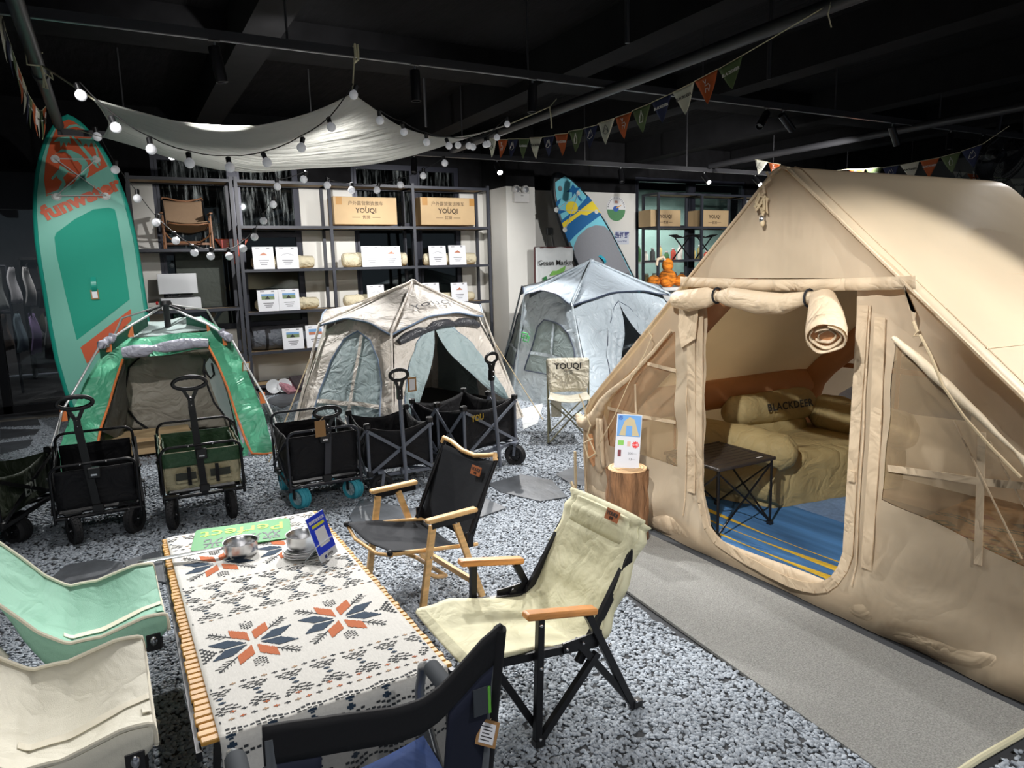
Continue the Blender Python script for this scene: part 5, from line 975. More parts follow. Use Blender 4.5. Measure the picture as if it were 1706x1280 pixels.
    obj('tent_floor', B().poly([((cen.x+(p.x-cen.x)*.98), cen.y+(p.y-cen.y)*.98) for p in F], M4((0, 0, .012)), .02), mat('tent_floor', (.02, .02, .022), .8), **K)
    obj('apex_cap', B().sph(tuple(apex+V((0, 0, .0))), (.05, .05, .035), 12, 6), roofm, smooth=True, **K)
    return t, E, F
beigem = mat('beige_nylon', sc(214, 206, 195), .5, trans=.06, crinkle=1.0, csc=6); beiger = mat('beige_canopy', sc(208, 201, 192), .55, trans=.05, crinkle=1.0, csc=5)
netb = mat('blue_grey_net', sc(158, 176, 178), .6, crinkle=.8, csc=6); bluep = mat('blue_piping', sc(120, 140, 165), .5); rolld = mat('dark_roll', (.06, .062, .07), .4, crinkle=.8, csc=9)
doorg = [(.08, 1), (.08, .55), (.13, .32), (.24, .14), (.42, .05), (.60, .10), (.76, .24), (.86, .42), (.92, .7), (.93, 1)]
wing = [(.16, 1), (.17, .5), (.22, .3), (.34, .15), (.52, .09), (.70, .13), (.82, .25), (.87, .42), (.87, .97)]
E2_ = [atY(532, 541, 7.4), atY(652, 556, 6.75), atY(805, 525, 7.2), V((4.0, 8.1, 1.18)), V((3.7, 8.9, 1.2)), V((2.3, 8.7, 1.2))]
F2_ = [atZ(476, 768, 0), atZ(655, 766, 0), atZ(872, 697, 0), V((4.22, 8.3, 0)), V((3.9, 9.5, 0)), V((2.0, 9.3, 0))]
bt2, _, _ = hextent('beige hexagonal pop up tent with dark letters on its canopy', atY(688, 470, 7.9), E2_, F2_, beigem, beiger, 1, (0, 3), doorg, wing, netb, bluep, 'YOUQI', roll=rolld)
for k, q in ((0, (470, 740)), (2, (890, 668))):
    obj('guy_rope', B().tube([E2_[k].lerp(F2_[k], .3)+V((0, 0, .03)), atZ(*((448, 770) if k == 0 else (905, 700)), .02)], .006, 5), rope, parent=bt2, world=True)
greym = mat('silver_nylon', sc(178, 190, 198), .45, trans=.06, crinkle=1.0, csc=5); greyr = mat('silver_canopy', sc(186, 198, 208), .42, trans=.05, crinkle=.9, csc=4); netg = mat('grey_net', sc(128, 142, 142), .6, crinkle=.7, csc=6); gp = mat('navy_piping', sc(60, 70, 90), .5)
doorg2 = [(.14, .92), (.17, .55), (.24, .30), (.36, .12), (.42, .08), (.5, .14), (.62, .34), (.74, .6), (.8, .92)]
wing2 = [(.12, .70), (.28, .30), (.40, .24), (.72, .25), (.84, .30), (.90, .42), (.90, .72)]
E3_ = [atY(874, 490, 8.0), atY(953, 508, 7.3), atY(1114, 490, 7.7), V((7.1, 8.6, 1.35)), V((6.3, 9.2, 1.35)), V((5.1, 8.9, 1.35))]
F3_ = [V((4.46, 8.05, 0)), V((4.72, 6.62, 0)), V((7.3, 6.95, 0)), V((7.6, 8.6, 0)), V((6.3, 9.6, 0)), V((4.9, 9.3, 0))]
gt3, _, _ = hextent('silver grey hexagonal pop up tent between the beige tent and tan tent', atY(985, 435, 8.05), E3_, F3_, greym, greyr, 1, (0, 5), doorg2, wing2, netg, gp)
lm = P3(E3_[0], E3_[1], F3_[0]); p_ = atY(876, 562, 7.75); grn = mat('logo_green', sc(60, 190, 90), .5)
lm2 = lm.copy(); pq = plane_px(lm, .045)(876, 562); lm2 = lm @ Matrix.Translation(V((pq[0], pq[1], .06)))
obj('green_logo', B().tube([lm2 @ V(q) for q in ((-.06, .05, 0), (.03, .05, 0), (.03, -.01, 0), (-.06, -.01, 0))], .008, 5, closed=True).tube([lm2 @ V(q) for q in ((-.02, .02, 0), (.06, .02, 0), (.06, -.05, 0), (-.02, -.05, 0))], .008, 5, closed=True), grn, parent=gt3, world=True)
# green dome tent
grt = thing('dome_tent', 'green pop up tent with orange piping and open front', 'tent', (.35, 7.6, 0)); G = dict(parent=grt, world=True)
green = mat('green_nylon', sc(92, 186, 146), .42, trans=.12, crinkle=1.0, csc=4.5); green_d = mat('green_dark_nylon', sc(36, 92, 72), .5, crinkle=.6); gnet = netmat(bpy.data.materials.new('grey_mesh_net') if True else None, sc(170, 185, 182), .35) if False else None
gnet = bpy.data.materials.new('grey_mesh_net'); gnet.use_nodes = True; netmat(gnet, sc(160, 176, 174), .35)
inner = mat('taupe_inner', sc(186, 178, 164), .55, crinkle=1.0, csc=5, trans=.25); orp = mat('orange_piping', sc(226, 126, 66), .5); silverf = mat('silver_lining', sc(176, 178, 192), .35, crinkle=.9, csc=7)
FL, FR = atZ(82, 800), atZ(457, 757); gtop = (FL+FR)/2+V((0, .85, 1.2)); GM = P3(FL, FR, gtop); gf = plane_px(GM, 0)
def gpt(px, py, o=0): q = gf(px, py); return GM @ V((q[0], q[1], o))
gout = [gf(*p) for p in ((82, 800), (110, 715), (140, 640), (170, 590), (200, 566), (260, 560), (325, 555), (368, 548), (392, 575), (415, 628), (440, 690), (457, 757))]
ghole = [gf(*p) for p in ((168, 716), (180, 678), (192, 640), (205, 598), (270, 592), (348, 580), (362, 606), (378, 650), (392, 700), (404, 752), (404, 766), (150, 796))]
gb = B(); panel(gb, gout, [ghole], lambda x, y: GM @ V((x, y, .012*sin(x*13+y*9)+.01*sin(y*23-x*5))), .07); obj('front_panel', gb, green, smooth=True, **G)
TL, TR = gpt(180, 583), gpt(385, 565); TL2, TR2 = gpt(200, 566), gpt(368, 548)
BTL, BTR = TL2+V((.14, .45, .12)), TR2+V((-.14, .45, .12)); BL, BR = V((-.45, 8.55, 0)), V((1.35, 8.45, 0))
def quad(nm, a, b_, c, d, m, s=14, o=.008): return obj(nm, B().grid(lambda u, v: bil(V(a), V(b_), V(c), V(d), u, v)+V((o*sin(u*13+v*7), o*sin(u*9+v*15), o*sin(u*11))), s, s), m, smooth=True, solid=.003, **G)
quad('roof_net', TL2, TR2, BTR, BTL, gnet); B2L, B2R = V((-.1, 8.7, .75)), V((1.0, 8.65, .75))
ls = B(); lo = [gpt(82, 800), gpt(110, 715), gpt(140, 640), gpt(170, 590), TL2]; bo = [BL, BL.lerp(B2L, .4), B2L, B2L.lerp(BTL, .5), BTL]
ls.grid(lambda u, v: lo[int(round(u*4))].lerp(bo[int(round(u*4))], v), 4, 6); obj('side_panel', ls, green, smooth=True, solid=.003, **G)
rs_ = B(); lo2 = [gpt(457, 757), gpt(440, 690), gpt(415, 628), gpt(392, 575), TR2]; bo2 = [BR, BR.lerp(B2R, .4), B2R, B2R.lerp(BTR, .5), BTR]
rs_.grid(lambda u, v: lo2[int(round(u*4))].lerp(bo2[int(round(u*4))], v), 4, 6); obj('side_panel', rs_, green, smooth=True, solid=.003, **G)
quad('back_panel', BTL, BTR, BR, BL, inner, 12)
obj('window_piping', B().tube([atY(px, py, 8.28)-V((0, .0, 0)) for px, py in ((236, 592), (215, 612), (208, 650), (212, 682), (228, 702), (252, 718), (300, 722), (350, 716), (385, 712))], .011, 6), blackcloth, smooth=True, **G)
quad('inner_wall', atY(212, 596, 8.3), atY(345, 590, 8.3), atY(395, 712, 8.3), atY(185, 716, 8.3), inner, 16, .006)
sn = B(); panel(sn, [gf(*p) for p in ((348, 588), (340, 600), (345, 614), (352, 640), (368, 680), (390, 700), (378, 650), (362, 606))], [], lambda x, y: GM @ V((x, y, -.1)), .1); obj('side_net', sn, gnet, **G)
obj('net_piping', B().tube([gpt(*p, -.08) for p in ((340, 592), (338, 612), (346, 640), (356, 665), (376, 690), (392, 700))], .010, 5).tube([gpt(*p, -.07) for p in ((340, 612), (350, 625), (356, 618), (352, 600))], .010, 5), blackcloth, smooth=True, **G)
quad('inner_flap', gpt(168, 716, -.05), gpt(205, 600, -.05), gpt(200, 640, -.5), gpt(188, 700, -.5), mat('dark_grey_inner', sc(90, 90, 84), .6, crinkle=.6), 8)
quad('inner_floor', gpt(150, 796, -.02)+V((0, .02, .02)), FR+V((-.3, .05, .02)), V((1.2, 8.4, .02)), V((-.3, 8.4, .02)), mat('brown_floor', sc(96, 84, 84), .7, crinkle=.5), 10, .003)
quad('door_apron', gpt(392, 690), gpt(404, 752), gpt(425, 762), gpt(398, 700), silverf, 8)
obj('orange_piping', B().tube([gpt(*p, .02) for p in ((205, 600), (192, 640), (182, 676), (168, 716), (160, 760))], .011, 6), orp, smooth=True, **G)
obj('orange_piping', B().tube([gpt(*p, .02) for p in ((346, 576), (362, 606), (380, 650), (396, 700), (412, 742), (420, 757), (440, 758), (456, 756))], .011, 6), orp, smooth=True, **G)
rd_ = [gpt(*p, .05) for p in ((205, 592), (225, 590), (245, 588), (256, 585), (275, 583), (305, 578), (325, 576), (348, 576))]
obj('rolled_door', B().tube(rd_, .06, 12, rs=[.05, .065, .06, .03, .055, .06, .05, .045]), silverf, smooth=True, **G)
hub = atY(276, 507, 8.05); pole = mat('fibreglass_pole', (.65, .66, .66), .3, .3)
LP = [hub, atY(245, 527, 7.95), atY(222, 540, 7.8), atY(165, 578, 7.55), atY(130, 640, 7.4), atY(102, 688, 7.3), atY(88, 760, 7.15), atZ(70, 830)]
RP = [hub, atY(310, 525, 7.95), atY(345, 540, 7.8), atY(385, 565, 7.5), atY(412, 612, 7.35), atY(440, 660, 7.2), atY(458, 700, 7.1), atZ(474, 758)]
for P in (LP, RP): obj('pole', B().tube(P, .011, 8), pole, smooth=True, **G)
for P in ([hub, BTL+V((-.1, .3, .05)), V((-.6, 8.75, 0))], [hub, BTR+V((.1, .3, .05)), V((1.5, 8.7, 0))]): obj('pole', B().tube(P, .011, 8), pole, smooth=True, **G)
for P in (LP, RP):
    for a, c, s_ in ((1, 2, .1), (2, 3, .3)): 
        bb = B(); A_, C2 = P[a], P[c]; bb.add([A_, C2, C2+V((0, .05, -.12)), A_+V((0, .05, -.10))], [(0, 1, 2, 3)]); obj('pole_sleeve', bb, green_d, solid=.003, **G)
    for a, f_ in ((2, .1), (2, .75), (4, .9)): q = P[a].lerp(P[a+1], f_); obj('orange_tab', B().box(tuple(q+V((0, .02, -.05))), (.05, .02, .11)), orp, **G)
    bb = B(); q0, q1 = P[3].lerp(P[2], .45), P[3]; obj('pole_bundle', B().tube([q0.lerp(q1, i/8)+V((0, 0, .02*sin(i*2.1))) for i in range(9)], .035, 8, rs=[.02, .04, .03, .045, .03, .04, .05, .035, .02]), silverf, smooth=True, **G)
obj('hub', B().lathe([(0, .04), (.05, .035), (.06, 0), (.03, -.03), (.03, -.28), (0, -.28)], Matrix.Translation(hub), 14), blackplastic, smooth=True, **G)
for k in range(4): obj('hub_arm', B().bar(hub, hub+V((.22*cos(k*pi/2+.6), .22*sin(k*pi/2+.6), -.06)), .018), blackplastic, **G)
for s, (x, y) in ((1, (92, 680)), (1, (455, 690))): pass
obj('guy_line', B().tube([LP[5], atZ(55, 838, .01)], .004, 5), pole, **G)
q = gpt(410, 614, .03); obj('price_tag', B().box(tuple(q), (.075, .006, .115), m=Matrix.Rotation(.5, 4, 'X')), kraft, **G); obj('tag_label', B().box(tuple(q+V((0, -.006, .003))), (.05, .004, .085), m=Matrix.Rotation(.5, 4, 'X')), paper, **G)
cbx = thing('cardboard_box', 'flattened brown carton lying inside the green tent', 'box', (.15, 7.7, .03))
obj('carton_body', B().box((0, 0, .09), (.75, .45, .16), b=.004), card, cbx); obj('carton_flap', B().box((.05, -.26, .12), (.6, .16, .006), m=Matrix.Rotation(-.5, 4, 'X')), card, cbx)
tag(obj('white_cloth', B().add([atZ(*p, .012) for p in ((868, 682), (905, 672), (896, 705), (872, 716))], [(0, 1, 2, 3)]), mat('poster_white', sc(210, 214, 214), .6), solid=.004), 'white printed sheet on the gravel right of the beige tent', 'sheet')
# ================================================================ stump, sign, small chair
bark = mat('tree_bark', sc(128, 92, 62), .9, nz=(14, .55, (1, 1, .18)), bump=(22, 1, .05, (1, 1, .16))); endg = mat('cut_wood', sc(214, 176, 132), .7, nz=(20, .12))
st_ = thing('tree_stump', 'round log stump with bark carrying a price sign beside the tan tent', 'stump', (2.665, 3.37, .014))
rr = random.Random(2); bumps = [1+.05*rr.uniform(-1, 1) for _ in range(40)]
obj('bark', B().grid(lambda u, v: V(((.125*bumps[int(u*39.99) % 40]+.006*sin(v*14+u*30))*cos(2*pi*u), (.125*bumps[int(u*39.99) % 40]+.006*sin(v*14+u*30))*sin(2*pi*u), v*.45)), 40, 12), bark, st_, smooth=True)
obj('cut_face', B().lathe([(.121, .448), (.118, .455), (0, .456)], n=30), endg, st_, smooth=True); obj('growth_rings', B().lathe([(.08, .4562), (.083, .4562)], n=30).lathe([(.05, .4565), (.053, .4565)], n=30).lathe([(.1, .4558), (.103, .4558)], n=30), bark, st_)
def facecam(p, tilt=0, yaw=0): 
    d = math.atan2(p[0], p[1]); return Matrix.Translation(V(p)) @ Matrix.Rotation(-d+yaw, 4, 'Z') @ Matrix.Rotation(tilt, 4, 'X')
sg = thing('price_sign', 'upright price sign with tent picture standing on the log stump', 'sign', m=facecam((2.64, 3.35, .472), -.14, .22) @ Matrix.Rotation(.10, 4, 'Y'))
obj('sign_panel', B().box((0, 0, .165), (.155, .008, .33), b=.001), mat('acrylic_white', sc(212, 214, 220), .25), sg); FR_ = lambda x, z, d=.0045: M4((x, -d, z)) @ Matrix.Rotation(pi/2, 4, 'X')
skyp = mat('print_blue', sc(110, 160, 215), .4); obj('picture', B().box((0, -.005, .26), (.145, .002, .13)), skyp, sg)
obj('tent_picture', B().poly([(-.06, .2), (.065, .2), (.03, .30), (.0, .315), (-.03, .29)], FR_(0, 0, .0065), .001), mat('print_tan', sc(190, 176, 140), .5), sg); obj('tent_door_print', B().poly([(-.02, .2), (.02, .2), (.018, .26), (-.018, .26)], FR_(0, 0, .008), .001), skyp, sg)
for x, z, w_, h_, m in ((-.045, .155, .035, .03, gm2), (.005, .15, .02, .03, mat('print_pink', sc(214, 176, 160), .5)), (-.05, .09, .02, .04, mat('print_maroon', sc(120, 60, 66), .5))): obj('picture', B().box((x, -.005, z), (w_, .002, h_)), m, sg)
redp = mat('print_red', sc(220, 50, 50), .5); obj('burst_print', B().poly([((.024 if i % 2 else .017)*cos(i*pi/10), (.024 if i % 2 else .017)*sin(i*pi/10)) for i in range(20)], FR_(.047, .145), .001), redp, sg)
txt('lettering', '2.9折', .016, FR_(.047, .145, .007), paper, sg, world=False); txt('lettering', '300—', .022, FR_(.03, .09, .0052), greyink, sg, world=False); txt('lettering', '13—', .022, FR_(.03, .055, .0052), greyink, sg, world=False); txt('lettering', '春', .03, FR_(-.055, .305, .0062), mat('print_navy', sc(50, 80, 160), .5), sg, world=False)
canv = mat('cream_canvas', sc(224, 218, 200), .7, crinkle=.8, csc=9, trans=.1); oliv = mat('olive_tube', sc(150, 146, 118), .4, .3)
fc_ = thing('camping_chair', 'small cream folding chair with dark lettering in front of the silver tent', 'chair', (3.82, 5.75, .015), rz=-.55+.0)
W = .21
obj('backrest', B().grid(lambda u, v: V(((u-.5)*2*W*(1-.12*max(0, v-.6)/.4), .22+.03*sin(pi*u)-.06*v, .78-.34*v)), 10, 8), canv, fc_, smooth=True, solid=.005)
obj('seat', B().grid(lambda u, v: V(((u-.5)*2*W*(.88+.12*v), .16-.38*v, .44-.035*sin(pi*u)-.01*sin(pi*v)-.02*v*0)), 10, 8), canv, fc_, smooth=True, solid=.006)
obj('side_pocket', B().box((-.13, -.12, .33), (.1, .06, .16), b=.005), canv, fc_)
for s in (-1, 1):
    obj('leg', B().tube([(s*W, .22, .76), (s*W*.98, .2, .42), (s*W*.9, .24, .01)], .009, 8), oliv, fc_, smooth=True)
    obj('leg', B().tube([(s*W, -.2, .41), (s*W*1.02, -.24, .01)], .009, 8), oliv, fc_, smooth=True)
    obj('cross_tube', B().tube([(-s*W*.95, -.23, .02), (0, -.21, .24), (s*W*.9, -.2, .40)], .008, 7).tube([(-s*W*.9, .22, .02), (s*W*.9, .2, .40)], .008, 7).tube([(s*W, -.22, .03), (s*W, .0, .2), (s*W, .2, .4)], .008, 7), oliv, fc_, smooth=True)
    for y in (-.24, .24): obj('foot', B().sph((s*W*.97, y, .012), (.02, .02, .012), 10, 6), blackplastic, fc_, smooth=True)
txt('lettering', 'YOUQI', .085, M4((0, .19, .70)) @ Matrix.Rotation(pi/2-.15, 4, 'X'), ink, fc_, world=False, off=.002); txt('lettering', '优骑', .05, M4((0, .185, .635)) @ Matrix.Rotation(pi/2-.15, 4, 'X'), ink, fc_, world=False)
# ================================================================ wagons
def wheel(b, tyre, c, r, w, axis=(1, 0, 0), par=None, hubm=None, world=False, spokes=6):
    m = frame(axis, (0, 0, 1), c); hw = w/2
    o = obj('wheel', B().lathe([(r*.62, -hw*.8), (r*.88, -hw), (r, -hw*.7), (r*1.01, 0), (r, hw*.7), (r*.88, hw), (r*.62, hw*.8), (r*.62, -hw*.8)], m, 26), tyre, par, smooth=True)
    obj('rim', B().lathe([(0, -hw*.55), (r*.18, -hw*.75), (r*.5, -hw*.45), (r*.63, -hw*.75), (r*.63, hw*.75), (r*.5, hw*.45), (r*.18, hw*.75), (0, hw*.55)], m, 20), hubm or blackplastic, o, smooth=True)
    sp = B()
    for k in range(spokes):
        a = k*2*pi/spokes
        for s in (-1, 1): sp.bar(m @ V((0, 0, s*hw*.62)), m @ V((r*.6*cos(a), r*.6*sin(a), s*hw*.62)), r*.10, hw*.25, xh=V(axis))
    for k in range(22):
        a = k*2*pi/22; sp2 = m @ V((r*1.0*cos(a), r*1.0*sin(a), (-1)**k*hw*.3)); 
    obj('spokes', sp, hubm or blackplastic, o)
    tr = B()
    for k in range(28):
        a = k*2*pi/28
        for s in (-1, 1): tr.box(m @ V((r*1.01*cos(a+.06*s), r*1.01*sin(a+.06*s), s*hw*.38)), (r*.11, hw*.62, .006), m=(m.to_3x3() @ Matrix.Rotation(a, 3, 'Z') @ Matrix(((0, 0, 1), (1, 0, 0), (0, 1, 0)))).to_4x4() if False else frame(m.to_3x3() @ V((cos(a), sin(a), 0)), axis, (0, 0, 0)).to_3x3().to_4x4())
    obj('tread', tr, tyre, o); obj('hub_bolt', B().sph(m @ V((0, 0, hw*.8)), .008, 8, 6).sph(m @ V((0, 0, -hw*.8)), .008, 8, 6), chrome, o, smooth=True)
    return o
tyre = mat('rubber_tyre', (.022, .022, .024), .75); tyreb = mat('blue_tyre', sc(70, 178, 200), .6); hubw = mat('pale_hub', sc(180, 205, 212), .5)
def ovalgrip(t, c, w_, h_, tilt, r=.014, m=blackplastic, up=1):
    M = Matrix.Translation(V(c)) @ Matrix.Rotation(tilt, 4, 'X')
    ring = [M @ V((w_/2*cos(2*pi*i/28), 0, h_/2*sin(2*pi*i/28)*(1.0 if sin(2*pi*i/28) > 0 else .95))) for i in range(28)]
    obj('pull_grip', B().tube(ring, r, 9, closed=True), m, t, smooth=True)
    g = [M @ V((w_/2*.72*(i/5-1), -.0, h_/2*(.80+.08*(i % 2))*(1-.12*abs(i/5-1)))) for i in range(11)]
    obj('grip_ridges', B().tube(g, r*.8, 8), m, t, smooth=True)
    yk = [(M @ V((s*w_*.22, 0, -h_*.42)), M @ V((0, 0, -h_*.5-.09))) for s in (-1, 1)]
    b = B()
    for a, c2 in yk: b.bar(a, c2, .022, .02)
    b.box(M @ V((0, 0, -h_*.5-.1)), (.04, .035, .09), m=M.to_3x3().to_4x4()); obj('grip_yoke', b, m, t); obj('rivet', B().sph(M @ V((0, -.02, -h_*.5-.07)), .006, 8, 6).sph(M @ V((0, -.02, -h_*.5-.11)), .006, 8, 6), chrome, t, smooth=True)
    return M @ V((0, 0, -h_*.5-.12))
def hoop(x0, x1, y, z0, z1, r=.05, lean=0):
    P = [(x0, y, z0)]; 
    for k in range(5): a = pi-pi/2*k/4; P.append((x0+r+r*cos(a), y+lean, z1-r+r*sin(a)))
    for k in range(5): a = pi/2-pi/2*k/4; P.append((x1-r+r*cos(a), y+lean, z1-r+r*sin(a)))
    return P+[(x1, y, z0)]
def boxwagon(label, loc, rz, w_, L, zb, zf, zr, bodym, lipm, grip, wheels, fm=blackmetal, tyrem=tyre, hubm=None, pockets=False, pole_w=.045, gripw=.2):
    t = thing('folding_wagon', label, 'wagon', loc, rz, group='folding wagons'); h = w_/2
    def wall(nm, a, b_, c, d, m, s=10, o=.012): 
        a, b_, c, d = map(V, (a, b_, c, d)); n_ = (b_-a).cross(d-a).normalized(); return obj(nm, B().grid(lambda u, v: bil(a, b_, c, d, u, v)+n_*(o*sin(pi*u)*sin(pi*v)+.004*sin(u*15+v*9)), s, s), m, t, smooth=True, solid=.006)
    k = .02
    wall('front_panel', (-h+k, 0, zf-.02), (h-k, 0, zf-.02), (h-k, 0, zb+.02), (-h+k, 0, zb+.02), bodym)
    wall('back_panel', (-h+k, L, zr-.06), (h-k, L, zr-.06), (h-k, L, zb), (-h+k, L, zb), lipm or bodym)
    for s in (-1, 1): wall('side_panel', (s*(h-k*.5), 0, zf-.03), (s*(h-k*.5), L, zr-.07), (s*(h-k), L, zb), (s*(h-k), 0, zb), bodym, o=-.03*s)
    obj('bottom_panel', B().b2((-h+k, .01, zb-.012), (h-k, L-.01, zb)), blackcloth, t)
    if lipm: 
        wall('front_lip', (-h+.012, -.016, zf-.02), (h-.012, -.016, zf-.02), (h-.012, -.018, zf-.12), (-h+.012, -.018, zf-.12), lipm, o=.004)
        for s in (-1, 1): wall('side_lip', (s*(h+.004), 0, zf-.02), (s*(h+.004), L, zr-.05), (s*(h+.004), L, zr-.15), (s*(h+.004), 0, zf-.12), lipm, o=.004); wall('inner_lining', (s*(h-k*1.4), .01, zf-.03), (s*(h-k*1.4), L-.01, zr-.08), (s*(h-k*1.8), L-.01, zb+.01), (s*(h-k*1.8), .01, zb+.01), lipm, o=.0)
    obj('front_frame', B().tube(hoop(-h, h, -.02, zb-.06, zf+.02, .06), .010, 8).tube([(-h, -.02, zb-.03), (h, -.02, zb-.03)], .012, 8), fm, t, smooth=True)
    obj('rear_frame', B().tube(hoop(-h, h, L+.02, zb-.06, zr+.02, .06), .010, 8).tube([(-h, L+.02, zb-.03), (h, L+.02, zb-.03)], .012, 8), fm, t, smooth=True)
    for s in (-1, 1):
        obj('side_rail', B().tube([(s*h, -.02, zb-.03), (s*h, L+.02, zb-.03)], .010, 8), fm, t, smooth=True)
        obj('side_brace', B().bar((s*(h+.014), -.0, zb), (s*(h+.014), L, zr-.06), .016, .008).bar((s*(h+.014), 0, zf-.05), (s*(h+.014), L, zb), .016, .008), fm, t)
        obj('joint', B().sph((s*(h+.02), L/2, (zb+zr)/2-.02), .012, 8, 6), chrome, t, smooth=True)
    obj('undercarriage', B().bar((-h, .06, zb-.05), (h, .06, zb-.05), .03, .02).bar((-h, L-.06, zb-.05), (h, L-.06, zb-.05), .03, .02).bar((-h*.6, .06, zb-.04), (h*.6, L-.06, zb-.04), .02).bar((h*.6, .06, zb-.04), (-h*.6, L-.06, zb-.04), .02), fm, t)
    obj('rivet', B().sph((-h*.3, -.032, zf+.02), .007, 8, 6).sph((h*.3, -.032, zf+.02), .007, 8, 6).sph((-h*.7, -.032, zb-.03), .007, 8, 6).sph((h*.7, -.032, zb-.03), .007, 8, 6), chrome, t, smooth=True)
    # handle
    px, gz, lean = grip; tip = ovalgrip(t, (px, -.04-lean, gz), gripw, gripw*.42, .12)
    obj('pull_pole', B().bar((.0, -.045, zb-.02), tip, pole_w, .022, xh=(1, 0, 0)), fm, t); obj('pole_bracket', B().box((0, -.045, zf-.04), (pole_w+.025, .04, .07), b=.004).box((0, -.045, zb+.02), (pole_w+.02, .04, .05), b=.004), blackplastic, t); obj('clip', B().box((0, -.07, zf-.05), (.035, .006, .012)), chrome, t)
    if pockets:
        pm_ = mat('pocket_net', (.05, .055, .045), .8)
        for s in (-1, 1): o = wall('pocket', (s*.11-.07, -.035, zf-.16), (s*.11+.07, -.035, zf-.16), (s*.11+.07, -.03, zb+.07), (s*.11-.07, -.03, zb+.07), bodym, 6, .01); obj('pocket_net', B().box((s*.11, -.045, zf-.185), (.13, .006, .05)), pm_, t)
        for s in (-1, 1): obj('strap', B().bar((s*.09+.0, -.055, zf-.12), (s*.13-.04*s, -.055, zf-.25), .024, .006, xh=(1, 0, 0)), blackcloth, t)
    for (x, y, r, w2, a) in wheels:
        wheel(None, tyrem, (x, y, r), r, w2, (cos(a), sin(a), 0), t, hubm)
        f = B(); ax = V((cos(a), sin(a), 0)); top = V((x, y, zb-.05)); 
        for s in (-1, 1): f.bar(V((x, y, r))+ax*s*(w2/2+.012), V((x, y, r*2+.012))+ax*s*(w2/2+.012), .022, .006, xh=(ax.y, -ax.x, 0))
        f.box((x, y, r*2+.018), (w2+.04, .05, .012), m=Matrix.Rotation(a, 4, 'Z')); f.tube([(x, y, r*2+.01), top], .012, 8); obj('wheel_fork', f, blackplastic, t)
    return t
wA = boxwagon('black wagon with oval pull grip right of the dark green wagon', (-.235, 5.25, 0), 0, .49, .62, .215, .51, .6, blackcloth, None, (-.06, .93, -.03), [(-.15, -.0, .095, .055, .35), (.20, .02, .10, .06, -.55), (-.2, .58, .095, .05, 0), (.245, .5, .105, .05, .05)])
khk = mat('beige_polyester', sc(206, 196, 160), .7, crinkle=.7, csc=8); grn2 = mat('green_polyester', sc(56, 92, 62), .6, crinkle=.6, csc=7)
wB = boxwagon('wagon with green lip and beige pocketed body', (.415, 5.28, 0), -.03, .52, .55, .225, .53, .60, khk, grn2, (-.03, .985, -.03), [(-.22, -.1, .105, .055, -.2), (.16, -.06, .10, .05, .12), (-.2, .5, .1, .05, 0), (.2, .5, .1, .05, 0)], pockets=True, gripw=.21)
wC = boxwagon('black wagon with light blue wheels and grey frame', (1.23, 5.12, 0), -.02, .52, .60, .2, .56, .60, blackcloth, None, (.04, .70, -.02), [(-.19, .02, .082, .085, .5), (.21, .04, .082, .085, .45), (-.2, .55, .08, .08, 0), (.21, .55, .08, .08, 0)], fm=steel, tyrem=tyreb, hubm=hubw, gripw=.19)
q = V((1.16, 5.06, .60)); tagc = thing('price_tag', 'blank kraft price tag hanging from the blue wheeled wagon', 'tag', (1.20, 5.055, .64)); obj('tag_card', B().box((0, 0, -.045), (.075, .004, .12)), kraft, tagc); obj('tag_string', B().tube([(0, 0, .015), (.03, .0, .04)], .002, 4), rope, tagc)
